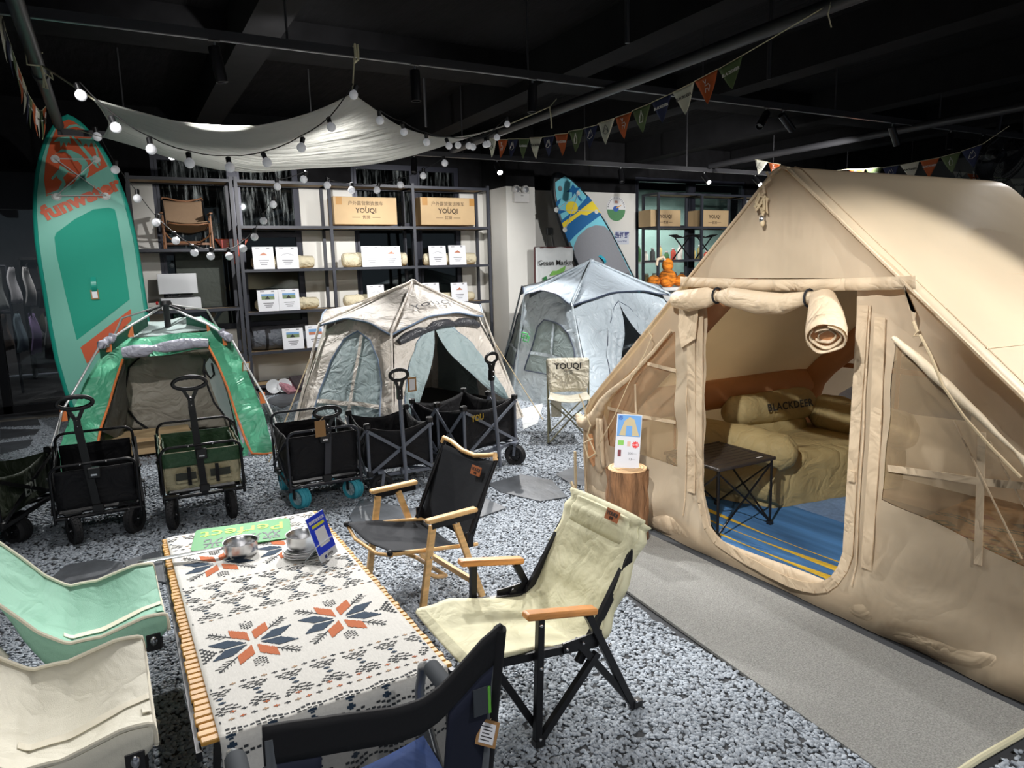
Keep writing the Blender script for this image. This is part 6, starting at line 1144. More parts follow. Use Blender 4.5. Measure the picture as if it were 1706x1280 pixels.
# X framed wagons
greyf = mat('grey_frame', sc(112, 118, 130), .45, .0)
def xwagon(label, loc, rz, w_, L, zb, zt_, cloth, fm, grip, wheels, mid=True, polex=0, poley=-.06, poleb=.02, logo=None, nL=2):
    t = thing('folding_wagon', label, 'wagon', loc, rz, group='folding wagons'); h = w_/2; cs = [(-h, 0), (h, 0), (h, L), (-h, L)]; sag = .055
    def face(nm, a, c, o):
        a, c = V((*a, 0)), V((*c, 0)); d = (c-a).normalized(); n_ = V((d.y, -d.x, 0))
        return obj(nm, B().grid(lambda u, v: a.lerp(c, u)+V((0, 0, zt_-.01-sag*sin(pi*u)+((zb+.02)-(zt_-.01-sag*sin(pi*u)))*v))-n_*(.012+.02*sin(pi*v)*abs(sin(pi*u*2))), 20, 10), cloth, t, smooth=True, solid=.005)
    face('front_panel', cs[0], cs[1], 0); face('back_panel', cs[2], cs[3], 0); face('side_panel', cs[1], cs[2], 0); face('side_panel', cs[3], cs[0], 0)
    obj('bottom_panel', B().b2((-h+.02, .02, zb+.02), (h-.02, L-.02, zb+.03)), cloth, t)
    def xb(a, c, y0):
        a, c = V((*a, 0)), V((*c, 0)); d = (c-a).normalized(); n_ = V((d.y, -d.x, 0))*.012
        obj('cross_bar', B().bar(a+n_+V((0, 0, zb)), c+n_+V((0, 0, zt_-.04)), .024, .010, xh=d), fm, t); obj('cross_bar', B().bar(a+n_*2+V((0, 0, zt_-.04)), c+n_*2+V((0, 0, zb)), .024, .010, xh=d), fm, t)
        obj('pivot', B().sph((a+c)/2+n_*2.6+V((0, 0, (zb+zt_-.04)/2)), .010, 8, 6), blackplastic, t, smooth=True)
    xb(cs[0], cs[1], 0); xb(cs[2], cs[3], 0)
    for i in range(nL):
        for s in (-1, 1): 
            a = (s*h, L*i/nL); c = (s*h, L*(i+1)/nL); xb(*((a, c) if s > 0 else (c, a)), 0)
    posts = cs+([(s*h, L/2) for s in (-1, 1)] if nL == 2 else [])
    for x, y in posts:
        obj('corner_post', B().tube([(x, y, zb-.03), (x, y, zt_-.02)], .013, 8), fm, t, smooth=True); obj('corner_cap', B().box((x, y, zt_-.005), (.05, .045, .045), b=.008).box((x, y, zb+.0), (.045, .045, .04), b=.006), blackplastic, t)
    obj('base_frame', B().bar((-h, 0, zb-.02), (h, 0, zb-.02), .024).bar((-h, L, zb-.02), (h, L, zb-.02), .024).bar((-h, 0, zb-.02), (-h, L, zb-.02), .024).bar((h, 0, zb-.02), (h, L, zb-.02), .024).bar((-h, 0, zb-.03), (h, L, zb-.03), .018).bar((h, 0, zb-.03), (-h, L, zb-.03), .018), fm, t)
    if grip:
        gx, gz = grip; tip = ovalgrip(t, (gx, poley-.01, gz), .14, .085, .05, .013); obj('pull_pole', B().tube([(polex, poley, poleb), tip], .016, 10), fm, t, smooth=True); obj('pole_bracket', B().box((polex, poley+.02, zb), (.07, .06, .04), b=.006), fm, t)
    for (x, y, r, w2, a) in wheels:
        wheel(None, tyre, (x, y, r), r, w2, (cos(a), sin(a), 0), t, None, spokes=8); ax = V((cos(a), sin(a), 0)); f = B()
        for s in (-1, 1): f.bar(V((x, y, r))+ax*s*(w2/2+.010), V((x+.02, y, r*2+.012))+ax*s*(w2/2+.010), .024, .006, xh=(ax.y, -ax.x, 0))
        f.box((x, y, r*2+.02), (w2+.035, .05, .014), m=Matrix.Rotation(a, 4, 'Z')).tube([(x, y, r*2), (x, y, zb)], .014, 8); obj('wheel_fork', f, fm, t)
    if logo:
        s_, p, sz = logo; txt('lettering', s_, sz, p, mat('logo_gold', sc(180, 150, 40), .5) if sz < .11 else mat('logo_pale', sc(190, 195, 185), .6), t, world=False, off=.002)
    return t
gxl = M4((.262, .16, .42), pi/2) @ Matrix.Rotation(pi/2, 4, 'X')
wD = xwagon('black wagon with grey cross bars and tagged pull handle, left one of the two', (1.82, 5.12, 0), -.06, .50, .62, .17, .55, blackcloth, greyf, (.0, .93), [(-.17, -.03, .085, .07, 1.4), (.2, .55, .08, .06, .1), (-.2, .6, .08, .06, 0)], nL=1, polex=.02, poleb=.03)
tg2 = thing('price_tag', 'kraft framed price tag hanging from the left grey framed wagon handle', 'tag', (1.91, 5.03, .90)); obj('tag_card', B().box((0, 0, -.05), (.07, .004, .11)), kraft, tg2); obj('tag_label', B().box((0, -.003, -.05), (.045, .002, .085)), paper, tg2); obj('tag_string', B().tube([(0, 0, .0), (-.03, .01, .03)], .002, 4), rope, tg2)
wE = xwagon('long black wagon with grey cross bars, nearest the small cream chair', (2.67, 5.22, 0), .36, .64, .62, .2, .60, blackcloth, greyf, (-.04, .98), [(.25, -.05, .09, .06, .35), (-.22, .5, .085, .06, 0), (.22, .6, .085, .06, 0)], nL=2, polex=.04, poleb=.03, logo=('YOU', M4((-.2, -.04, .5)) @ Matrix.Rotation(pi/2, 4, 'X'), .07))
olv = mat('olive_polyester', sc(52, 62, 44), .6, crinkle=.6, csc=7)
wF = xwagon('dark green wagon cut off by the left edge', (-1.05, 5.36, 0), -.35, .60, .7, .2, .52, olv, blackmetal, None, [(.26, .25, .085, .10, 1.2), (.18, -.12, .09, .06, .3), (-.2, .6, .085, .06, 0)], nL=1, logo=('ERI', M4((.322, .36, .33), pi/2) @ Matrix.Rotation(pi/2, 4, 'X'), .115))
# ================================================================ chairs
def slingchair(label, loc, rz, cloth, woodm, fm, w_=.60, group=None, scale=1, badge=True, nm='folding_chair'):
    """armchair with wooden arms and crossed legs; faces -y, seat about .34 m"""
    t = thing(nm, label, 'chair', m=M4(loc, rz) @ Matrix.Diagonal((scale, scale, scale, 1)), group=group); h = w_/2
    for s in (-1, 1):
        x = s*h
        obj('armrest', B().box((x, .02, .485), (.045, .29, .024), b=.006), woodm, t, bev=.003)
        obj('arm_bracket', B().box((x, .03, .458), (.012, .25, .035)), blackmetal, t)
        obj('leg', B().bar((x*.97, -.085, .455), (x*.97, -.17, .0), .022, .034, xh=(1, 0, 0)), woodm, t, bev=.003)
        obj('leg', B().bar((x*.90, .05, .475), (x*.90, -.24, .0) if False else (x*.90, .10, .47), .022, .034, xh=(1, 0, 0)), woodm, t) if False else None
        obj('leg', B().bar((x*.97, .04, .455), (x*.97, .19, .0), .022, .034, xh=(1, 0, 0)), woodm, t, bev=.003)
        obj('seat_rail', B().tube([(x*.82, -.30, .355), (x*.82, -.28, .345), (x*.82, .20, .27)], .011, 8), woodm, t, smooth=True)
        obj('back_rail', B().tube([(x*.84, .12, .27), (x*.84, .22, .48), (x*.84, .34, .715)], .012, 8), blackmetal, t, smooth=True)
        obj('hinge', B().box((x*.84, .15, .31), (.016, .045, .085), b=.004).sph((x*.84+s*.012, .13, .285), .009, 8, 6).sph((x*.84+s*.012, .165, .345), .009, 8, 6), blackmetal, t)
        obj('rail_cap', B().sph((x*.82, -.30, .355), .016, 8, 6), blackplastic, t, smooth=True)
        obj('rivet', B().sph((x*.97+s*.014, -.11, .30), .006, 8, 6).sph((x*.97+s*.014, .04, .44), .005, 8, 6), chrome, t, smooth=True)
    obj('top_bar', B().tube([(-h*.86, .325, .70), (-h*.83, .33, .73), (-h*.6, .335, .72), (-h*.2, .33, .69), (h*.2, .33, .685), (h*.6, .335, .71), (h*.83, .33, .73), (h*.86, .325, .70)], .013, 8), woodm, t, smooth=True)
    obj('stretcher', B().tube([(-h*.95, -.13, .22), (-h*.8, -.05, .16), (-h*.5, .06, .10), (h*.5, .06, .10), (h*.8, -.05, .16), (h*.95, -.13, .22)], .012, 8).bar((-h*.95, .16, .08), (h*.95, .16, .08), .02, .03), woodm, t)
    obj('front_bar', B().tube([(-h*.82, -.29, .34), (-h*.4, -.31, .315), (h*.4, -.31, .315), (h*.82, -.29, .34)], .010, 8), woodm, t, smooth=True)
    obj('seat', B().grid(lambda u, v: V(((u-.5)*w_*.84, -.30+.46*v, .36-.085*v-.045*sin(pi*u)*(.4+.6*v)+.005*sin(u*9+v*5))), 16, 14), cloth, t, smooth=True, solid=.006)
    obj('backrest', B().grid(lambda u, v: V(((u-.5)*w_*.86, .155+.17*v+.03*sin(pi*u)*(1-.6*v), .285+.41*v-.02*sin(pi*u)*v)), 14, 14), cloth, t, smooth=True, solid=.007)
    if badge:
        bm4 = M4((h*.45, .285, .625)) @ Matrix.Rotation(pi/2-.36, 4, 'X'); o = obj('badge', B().poly([(-.045, -.025), (.045, -.025), (.045, .025), (-.045, .025)], bm4, .003), leather, t)
        txt('lettering', 'YOUQI', .024, bm4 @ Matrix.Translation(V((0, .006, .0035))), ink, t, world=False, off=.0004); txt('lettering', '优骑', .013, bm4 @ Matrix.Translation(V((0, -.014, .0035))), ink, t, world=False)
    return t
charc = mat('charcoal_canvas', (.016, .018, .022), .8, spec=.2, bump=(3, .4, .03), weave=400)
slingchair('black canvas chair with pale wooden arms right of the patterned table', (1.29, 3.40, .015), -pi/2+.13, charc, wood, blackmetal, .62)
brn = mat('brown_canvas', sc(150, 124, 98), .8, crinkle=.3)
kc = atY(314, 408, 10.82)
slingchair('brown canvas folding chair displayed on the narrow shelving', (kc.x, 10.78, zz(300, 414)-.005), .0, brn, mat('copper_brown_rail', sc(140, 96, 64), .45), blackmetal, .62, scale=.98, badge=False)
# high back cream chair
cream = mat('cream_cotton', sc(222, 218, 184), .75, crinkle=.3, csc=7, trans=.1, bump=(6, .5, .03))
hc = thing('high_back_chair', 'cream high back chair with orange wooden arms and black legs', 'chair', (1.36, 2.24, .015), rz=-pi/2)
h = .235
for s in (-1, 1):
    x = s*(h+.03)
    obj('armrest', B().box((x, -.095, .478), (.05, .30, .026), m=Matrix.Rotation(-.19, 4, 'X'), b=.006), woodw, hc, bev=.003)
    obj('leg', B().bar((x-s*.0, -.18, .49), (x, -.205, .0), .026, .026), blackmetal, hc, bev=.002)
    obj('leg', B().bar((x-s*.012, .07, .27), (x, -.20, .01), .022, .026, xh=(1, 0, 0)), blackmetal, hc)
    obj('leg', B().bar((x-s*.03, -.36, .345), (x-s*.03, -.17, .015), .022, .026, xh=(1, 0, 0)), blackmetal, hc)
    obj('leg', B().bar((x, .02, .44), (x, .23, .0), .024, .028, xh=(1, 0, 0)), blackmetal, hc, bev=.002)
    obj('leg', B().bar((x-s*.02, -.02, .34), (x, .23, .01), .022, .026, xh=(1, 0, 0)), blackmetal, hc)
    obj('seat_rail', B().bar((x-s*.03, -.40, .355), (x-s*.03, .08, .30), .022, .03, xh=(1, 0, 0)), blackmetal, hc)
    obj('back_rail', B().bar((x-s*.035, .0, .24), (x-s*.04, .285, .66), .02, .03, xh=(1, 0, 0)), blackmetal, hc)
    obj('hinge_plate', B().bar((x-s*.012, -.08, .33), (x-s*.012, .09, .335), .008, .04, xh=(1, 0, 0)), blackmetal, hc)
    rv = B()
    for p in ((x+s*.015, -.185, .46), (x+s*.015, -.19, .30), (x+s*.015, -.2, .03), (x+s*.0, -.07, .33), (x+s*.0, .0, .333), (x, .07, .335), (x+s*.015, .235, .03), (x, .12, .29)): rv.sph(p, .007, 8, 6)
    obj('rivet', rv, chrome, hc, smooth=True); obj('foot_cap', B().box((x, .245, .012), (.03, .04, .024)).box((x, -.2, .012), (.03, .04, .024)), blackplastic, hc)
def hcf(u, v):
    pr_ = [(-.45, .352), (-.42, .375), (-.30, .37), (-.12, .335), (.02, .305), (.09, .34), (.14, .43), (.20, .55), (.26, .655), (.285, .70), (.30, .735)]
    s_ = v*(len(pr_)-1); i = min(int(s_), len(pr_)-2); k = s_-i; y = pr_[i][0]+(pr_[i+1][0]-pr_[i][0])*k; z = pr_[i][1]+(pr_[i+1][1]-pr_[i][1])*k
    e = abs(u-.5)*2; w2 = h*(1.0 if v > .2 else 1.0); sg = .03*(1-e*e)*(1 if .1 < v < .75 else .3)
    edge = .012*sin(v*40)*e**4
    nm = V((0, -.85, .5)) if v > .45 else V((0, 0, 1)); pf = .012*abs(sin(pi*(v*9)))*(1-e**4) if v > .45 else 0
    return V(((u-.5)*2*w2+edge*(1 if u > .5 else -1), y, z))-V((0, 0, sg if v < .5 else 0))+nm*pf+(V((0, sg*.8, 0)) if v >= .5 else V((0, 0, 0)))
obj('sling_seat', B().grid(hcf, 20, 44), cream, hc, smooth=True, solid=.012)
obj('head_pillow', B().grid(lambda u, v: hcf(.09+.82*u, .76+.2*v)+V((0, -.85, .5))*(.022*(sin(pi*v)**.5)*(sin(pi*u)**.3)), 16, 8), cream, hc, smooth=True, solid=.004)
obj('side_hem', B().grid(lambda u, v: hcf(0, .46+.5*u)+V((-.012*v, .03*v, -.02*v)), 16, 2).grid(lambda u, v: hcf(1, .46+.5*u)+V((.012*v, .03*v, -.02*v)), 16, 2), cream, hc, smooth=True, solid=.006)
bp0 = hcf(.72, .9)+V((0, -.85, .5))*.036; bm4 = Matrix.Translation(bp0) @ Matrix.Rotation(pi/2-.42, 4, 'X')
obj('badge', B().poly([(-.04, -.022), (.04, -.022), (.04, .022), (-.04, .022)], bm4, .004), leather, hc); txt('lettering', 'YOUQI', .021, bm4 @ Matrix.Translation(V((0, .005, .0045))), ink, hc, world=False, off=.0004); txt('lettering', '优骑', .012, bm4 @ Matrix.Translation(V((0, -.012, .0045))), ink, hc, world=False)
# table with slatted top
tx0, tx1, ty0, ty1, tz = .08, .85, 2.0, 3.80, .425
tw = thing('roll_top_table', 'long low table with honey coloured slatted roll top', 'table', (.465, 2.9, .01))
bamb = mat('bamboo_slat', sc(196, 146, 66), .45, nz=(14, .16, (1, 5, 1)), rnd=.12)
ns = 54; dy = (ty1-ty0)/ns; slat = None
for k in range(ns):
    y = ty0+dy*(k+.5); j = random.Random(k)
    if slat is None: slat = obj('table_slat', B().box((0, 0, 0), (tx1-tx0, dy-.005, .014), b=.003), bamb, tw); s_ = slat
    else: s_ = slat.copy(); link(s_, tw)
    s_.location = ((tx0+tx1)/2-.465+j.uniform(-.004, .004)+.035*(y-2.9)*0, y-2.9, tz-.018-.01); s_.rotation_euler = (0, 0, j.uniform(-.004, .004))
obj('edge_rail', B().b2((tx0-.012, ty0, tz-.065), (tx0+.004, ty1, tz-.036)).b2((tx1-.004, ty0, tz-.065), (tx1+.012, ty1, tz-.036)), blackmetal, tw, world=True)
for sx in (tx0+.06, tx1-.06):
    for sy, ey in ((ty0+.12, ty1-.35), (ty1-.12, ty0+.35)): 
        obj('leg', B().bar((sx, sy, tz-.06), (sx, sy+(.32 if sy < 2.9 else -.32), .012), .022), blackmetal, tw, world=True)
# embroidered cloth
cotton = mat('woven_cotton', sc(212, 210, 204), .9, nz=(90, .05), bump=(150, .3, .003, (1, .35, 1)))
cy0, cy1 = 1.93, 3.775; cx0, cx1 = .10, .82; Lc = 2.32
def clothp(s, q, o=0):   # s across 0..1, q metres from the far end
    # left edge drifts right towards the near end like in the photo
    y = cy1-q; x = cx0+.03*(q/1.8)+(cx1-cx0)*s*(1-.02*q); z = tz-.002+.0015*sin(s*19+q*3)
    n_ = V((0, 0, 1)); y -= .03*s*0
    ye = ty0-.012
    if y < ye:
        d = ye-y; n_ = V((0, -1, 0)); ang = min(d/.05, 1)*pi/2
        z = z-max(0, d-.02)+.003; y = ye-.018*sin(ang)-.025*sin(s*17)*d*2.5-.0; n_ = V((0, -sin(ang), cos(ang)))
    return V((x, y, z))+n_*o
cl_ = thing('table_runner', 'white woven tablecloth embroidered with orange and blue star flowers', 'tablecloth', (.465, 2.9, .42))
K = dict(parent=cl_, world=True)
obj('cloth', B().grid(lambda u, v: clothp(u, v*2.16), 40, 130), cotton, smooth=True, solid=.003, **K)
navy = mat('yarn_navy', sc(38, 58, 78), .9, bump=(300, .5, .003)); yorg = mat('yarn_orange', sc(184, 100, 58), .9, bump=(300, .5, .003)); ychar = mat('yarn_charcoal', sc(52, 56, 60), .9); ytan = mat('yarn_tan', sc(176, 146, 116), .9)
EB = {'n': B(), 'o': B(), 'c': B(), 't': B()}
W_ = cx1-cx0
def st(col, x, q, w2, h2):   # stitched block centred at x metres across, q along
    if x-w2/2 < .004 or x+w2/2 > W_-.004 or q < .01 or q+h2 > 2.14: return
    EB[col].add([clothp((x+a*w2/2)/W_, q+b_*h2/2, .0028) for a, b_ in ((-1, -1), (1, -1), (1, 1), (-1, 1))], [(0, 1, 2, 3)])
def motif(cx, cq, k=1.0, t=.0036):   # wavy chevron lines above and below two stars
    for s in (-1, 1):
        for r, n_ in ((0, 4), (1, 6), (2, 7)):
            for i in range(n_):
                e = abs(i-(n_-1)/2); st('c', cx+s*.006+(i-(n_-1)/2)*.0128*k, cq+s*(.030+r*.0125)*k+(.0035*((i+1) % 3)-s*0)-s*(.0028*(n_/2-e))*-1*.6, .0122*k, t*k)
        st('n', cx+s*.002, cq+s*.012*k, .022*k, .005*k); st('n', cx+s*.002, cq+s*.012*k, .010*k, .012*k)
def row(q0, ph=0, pitch=.113):
    x = -.02+ph
    while x < W_+.05: motif(x, q0); x += pitch
def crosses(q, ph=0, cols='cct'):
    x = .012+ph; i = 0
    while x < W_: c = cols[i % len(cols)]; st(c, x, q, .019, .0032); st(c, x, q, .0042, .0115); x += .033; i += 1
def fill(col, P, cx, cq, step=.0048):
    x = min(p[0] for p in P); x1 = max(p[0] for p in P)
    while x < x1:
        xm = x+step/2; ys = []
        for i in range(len(P)):
            a, c = P[i], P[(i+1) % len(P)]
            if (a[0] <= xm) != (c[0] <= xm): ys.append(a[1]+(c[1]-a[1])*(xm-a[0])/(c[0]-a[0]))
        if len(ys) >= 2:
            y0 = round(min(ys)/.006)*.006; y1 = round(max(ys)/.006)*.006
            if y1 > y0: st(col, cx+xm, cq+(y0+y1)/2, step*1.02, y1-y0)
        x += step
def flower(cx, cq):
    for sx in (-1, 1):
        for sy in (-1, 1):
            S_ = lambda L: [(sx*a*.01, sy*b_*.01) for a, b_ in L]
            fill('o', S_([(.9, 1.9), (6.6, 7.4), (6.6, 13.4), (.9, 8.4)]), cx, cq); fill('n', S_([(2.2, .6), (9.6, .6), (14.8, 6.0), (8.2, 6.3)]), cx, cq)
            for i in range(14): st('c', cx+sx*(.068+i*.0044), cq+sy*(.078+i*.0044), .0052, .0052)
            for i in range(4):
                for j in range(5): st('c', cx+sx*(.086+i*.013+j*.0045), cq+sy*(.090+i*.012-j*.0006-.002), .005, .0026); st('c', cx+sx*(.080+i*.013), cq+sy*(.096+i*.012+j*.0034), .0026, .0036)
            st('c', cx+sx*.130, cq+sy*.140, .010, .010)
    for t2 in (-1, 1):
        for r in range(4):
            for i in range(5): st('c', cx+(i-2)*.0095, cq+t2*(.112+r*.0125+abs(i-2)*.007), .0072, .0038)
        st('c', cx, cq+t2*.172, .008, .004)
crosses(.03); row(.105, .03); crosses(.18); crosses(.215, .012)
flower(.18, .475); flower(.50, .455)
crosses(.69); row(.772, .04); crosses(.845, .0, 'tct'); crosses(.875, .012); row(.955, .09); crosses(1.04)
flower(.185, 1.295); flower(.505, 1.28)
for x0, sgn in ((.006, 1), (.714, -1)):
    for r in range(9):
        for i in range(4):
            if i <= 3.4-abs(r-4)*.75: st('c', x0+sgn*(i*.020+(.0 if r % 2 else .010)), 1.25+r*.0125, .013, .0085)
crosses(1.53, .0, 'cct'); row(1.61, .05); crosses(1.684, .01, 'coc'); crosses(1.72, .0, 'cto')
x = .03
while x < W_+.05:
    for cq in (1.82, 1.98):
        for s in (-1, 1):
            for r, n_ in ((0, 5), (1, 7)):
                for i in range(n_): e = abs(i-(n_-1)/2); st('c', x+s*.004+(i-(n_-1)/2)*.0165, cq+s*(.036+r*.020-.006*e*.8), .0125, .0078)
            st('n', x, cq+s*.012, .028, .008); st('n', x, cq+s*.012, .013, .019)
    x += .118
for k, m in (('n', navy), ('o', yorg), ('c', ychar), ('t', ytan)): obj('embroidery', EB[k], m, solid=.0008, **K)
fr = B(); 
for i in range(110):
    s_ = (i+.5)/110; p = clothp(s_, 2.155); j = random.Random(i); fr.tube([p, p+V((j.uniform(-.006, .006), -.004, -.035)), p+V((j.uniform(-.014, .014), j.uniform(-.01, .01), -.075))], .0022, 4)
fr2 = B(); q0 = clothp(0, 0)
obj('fringe', fr, cotton, kind='stuff', **K)
# things on the table
zt2 = tz+.003; stl = mat('brushed_steel', (.62, .62, .63), .28, 1, nz=(5, .12, (1, 1, 6)))
def pan(nm, label, c, r, hgt, handle=None):
    t = thing(nm, label, 'pot', c); obj('pan_body', B().lathe([(0, 0), (r*.9, 0), (r*.98, .008), (r, .02), (r, hgt), (r+.003, hgt+.001), (r-.002, hgt-.003), (r-.004, .02), (r*.9, .006), (0, .005)], n=36), stl, t, smooth=True)
    if handle: obj('pan_handle', B().grid(lambda u, v: V(handle)*(r+u*.36)/V(handle).length+V((-V(handle).normalized().y, V(handle).normalized().x, 0))*(v-.5)*(.034+.014*u)+V((0, 0, hgt*.62-.02*u)), 12, 3), stl, t, smooth=True, solid=.003)
    return t
c1 = atZ(404, 926, zt2); pan('saucepan', 'steel pan with a flat handle pointing left on the cloth', (c1.x, c1.y+.03, zt2), .075, .062, (-1, .22, 0)); c2 = atZ(502, 928, zt2)
for i in range(3):
    tag(obj('steel_plate', B().lathe([(0, .001), (.06, .001), (.085, .008), (.095, .010), (.095, .0125), (.083, .0105), (.06, .004), (0, .004)], Matrix.Translation(V((c2.x+.02+.004*(i % 2), c2.y+.03, zt2+i*.0125))), 36), stl, smooth=True), ('lowest', 'middle', 'topmost')[i]+' steel plate stacked under the pot beside the blue stand', 'plate', 'steel plates stacked under the right pot')
pan('cooking_pot', 'deep steel pot standing on the stack of plates', (c2.x+.02, c2.y+.04, zt2+.0275), .072, .068)
gc = [atZ(*p, zt2) for p in ((315, 914), (322, 890), (475, 866), (486, 873), (484, 889), (470, 897), (330, 914))]
sk = thing('sticker_plate', 'green plate with lime lettering lying at the far end of the cloth', 'plate', tuple(gc[0]))
gcen = sum(gc, V((0, 0, 0)))/len(gc); sm_ = facecam((gcen.x, gcen.y, zt2)); a_, c_ = atZ(322, 902, zt2), atZ(484, 880, zt2); ang = math.atan2(c_.y-a_.y, c_.x-a_.x); hgt = abs((atZ(400, 874, zt2)-atZ(402, 908, zt2)).length); L_ = (c_-a_).length
PM = Matrix.Translation((a_+c_)/2+V((0, 0, .001))) @ Matrix.Rotation(ang, 4, 'Z'); rr_ = .03; pts = []
for cx_, cy_, a0 in ((L_/2-rr_, hgt/2-rr_, 0), (-L_/2+rr_, hgt/2-rr_, 1), (-L_/2+rr_, -hgt/2+rr_, 2), (L_/2-rr_, -hgt/2+rr_, 3)):
    for k in range(5): pts.append((cx_+rr_*cos(a0*pi/2+k*pi/8), cy_+rr_*sin(a0*pi/2+k*pi/8)))
obj('plate_base', B().poly(pts, PM, .004), mat('sticker_green', sc(46, 140, 66), .5), sk, world=True)
txt('lettering', 'Perfect', hgt*.5, PM @ Matrix.Translation(V((0, hgt*.18, .0045))) @ Matrix.Rotation(pi, 4, 'Z') @ Matrix.Rotation(0, 4, 'X'), mat('sticker_lime', sc(150, 205, 30), .5), sk, off=.0015, fit=L_*.86)
txt('lettering', '欢乐时光', hgt*.42, PM @ Matrix.Translation(V((0, -hgt*.22, .0045))) @ Matrix.Rotation(pi, 4, 'Z'), mat('sticker_grey', sc(60, 76, 76), .5), sk, off=.0015, fit=L_*.78)
# payment stand: blue panel, code left out
bl_ = mat('stand_blue', sc(18, 62, 222), .35); p0, p1 = atZ(532, 940, zt2), atZ(566, 920, zt2)
qs = thing('payment_stand', 'blue and white payment card stand on the cloth beside the stacked pots', 'sign', m=Matrix.Translation((p0+p1)/2+V((0, 0, .002))) @ Matrix.Rotation(math.atan2(p1.y-p0.y, p1.x-p0.x)+.05, 4, 'Z') @ Matrix.Rotation(-.30, 4, 'X') @ Matrix.Rotation(-.06, 4, 'Y')); qw = .125; qh = .21
obj('stand_panel', B().box((0, 0, qh/2), (qw, .004, qh)), mat('stand_white', sc(214, 218, 224), .3), qs); obj('blue_panel', B().box((0, -.003, qh*.58), (qw, .002, qh*.82)), bl_, qs); obj('stand_leg', B().box((0, .05, .045), (qw, .003, .15), m=Matrix.Rotation(1.05, 4, 'X')), mat('stand_clear', sc(200, 205, 210), .2), qs)
obj('white_field', B().box((0, -.0045, qh*.5), (qw*.56, .002, qh*.38)), paper, qs); obj('yellow_pill', B().box((0, -.0045, qh*.77), (qw*.7, .002, qh*.06), b=.0005), mat('pill_yellow', sc(220, 225, 60), .4), qs)
txt('lettering', '推荐使用支付宝', .0155, M4((0, -.0045, qh*.87)) @ Matrix.Rotation(pi/2, 4, 'X'), paper, qs, world=False, off=.0003); txt('lettering', '支付宝', .014, M4((.012, -.0025, qh*.075)) @ Matrix.Rotation(pi/2, 4, 'X'), ink, qs, world=False); obj('logo_square', B().box((-.022, -.0026, qh*.075), (.014, .002, .014)), mat('logo_navy', sc(30, 50, 130), .4), qs)
# mint and cream lounge chairs at the left
def lounge(label, loc, rz, cloth, trim, tubes, pocket=False):
    t = thing('lounge_chair', label, 'chair', loc, rz, group=None); h = .28
    prof = [(-.34, .385), (-.335, .40), (-.27, .395), (-.12, .345), (-.02, .345), (.06, .42), (.13, .52), (.22, .65), (.31, .78), (.35, .84)]
    def f(u, v, o=0):
        s_ = v*(len(prof)-1); i = min(int(s_), len(prof)-2); k = s_-i; k2 = k*k*(3-2*k)*.3+k*.7; y = prof[i][0]+(prof[i+1][0]-prof[i][0])*k2; z = prof[i][1]+(prof[i+1][1]-prof[i][1])*k2; e = abs(u-.5)*2
        return V(((u-.5)*2*h, y, z+.075*e*e*sin(pi*min(1, v*1.1))**.6-.03*(1-e*e)+o+.003*sin(u*13+v*20)))
    obj('sling_seat', B().grid(f, 24, 36), cloth, t, smooth=True, solid=.006)
    for u in (0, 1): obj('side_trim', B().tube([f(u, k/30, .006) for k in range(31)], .007, 6), trim, t, smooth=True)
    obj('front_trim', B().tube([f(k/16, 0, .002) for k in range(17)], .007, 6), trim, t, smooth=True); obj('seam_strip', B().grid(lambda a, b_: f(.47+.06*b_, .03+.45*a, .008), 20, 1), trim, t, solid=.002)
    for s in (-1, 1):
        x = s*(h-.0); u = 0 if s < 0 else 1
        obj('side_skirt', B().grid(lambda a, b_: f(u, .08+.62*a)+V((s*.004, 0, -.13*b_*sin(pi*min(1, a*1.05))**.5)), 16, 3), cloth, t, smooth=True, solid=.005)
        obj('armrest_tube', B().tube([(x*.97, -.30, .37), (x, -.10, .34), (x, .18, .34)], .012, 8), tubes, t, smooth=True)
        obj('leg', B().tube([(x*.97, -.28, .37), (x*.97, .22, .012)], .012, 8), tubes, t, smooth=True); obj('leg', B().tube([(x*.93, .20, .42), (x*.93, -.27, .012)], .012, 8), tubes, t, smooth=True)
        obj('joint', B().box((x*.97, -.285, .355), (.035, .06, .075), b=.008), blackplastic, t); obj('rivet', B().sph((x*.97+s*.02, -.285, .36), (.006, .012, .02), 8, 6), chrome, t, smooth=True)
        obj('back_tube', B().tube([(x*.93, .16, .42), (x*.93, .34, .80)], .012, 8), tubes, t, smooth=True)
    if pocket and cloth.name.startswith('mint'): obj('head_panel', B().grid(lambda a, b_: f(a, .80+.20*b_, .006), 20, 6), trim, t, smooth=True, solid=.003)
    if pocket: obj('strap_patch', B().grid(lambda a, b_: f(.30+.10*b_, .05+.10*a, .010), 6, 1), cloth, t, solid=.004)
    return t
mint = mat('mint_canvas', sc(152, 200, 178), .75, crinkle=.35, csc=5, trans=.1, weave=300); wtrim = mat('cream_trim', sc(226, 220, 200), .8)
lounge('mint green sling lounge chair with cream edging left of the table', (-.30, 3.07, .012), pi/2+.04, mint, wtrim, mat('cream_tube', sc(210, 208, 196), .4, .2), True)
lounge('cream sling lounge chair at the bottom left corner', (-.37, 2.31, .045), pi/2+.02, mat('cream_canvas_heavy', sc(226, 222, 206), .75, crinkle=.35, csc=5, trans=.1, weave=300), mat('cream_edging', sc(214, 208, 190), .8), mat('white_tube', sc(190, 188, 176), .4, .2), True)
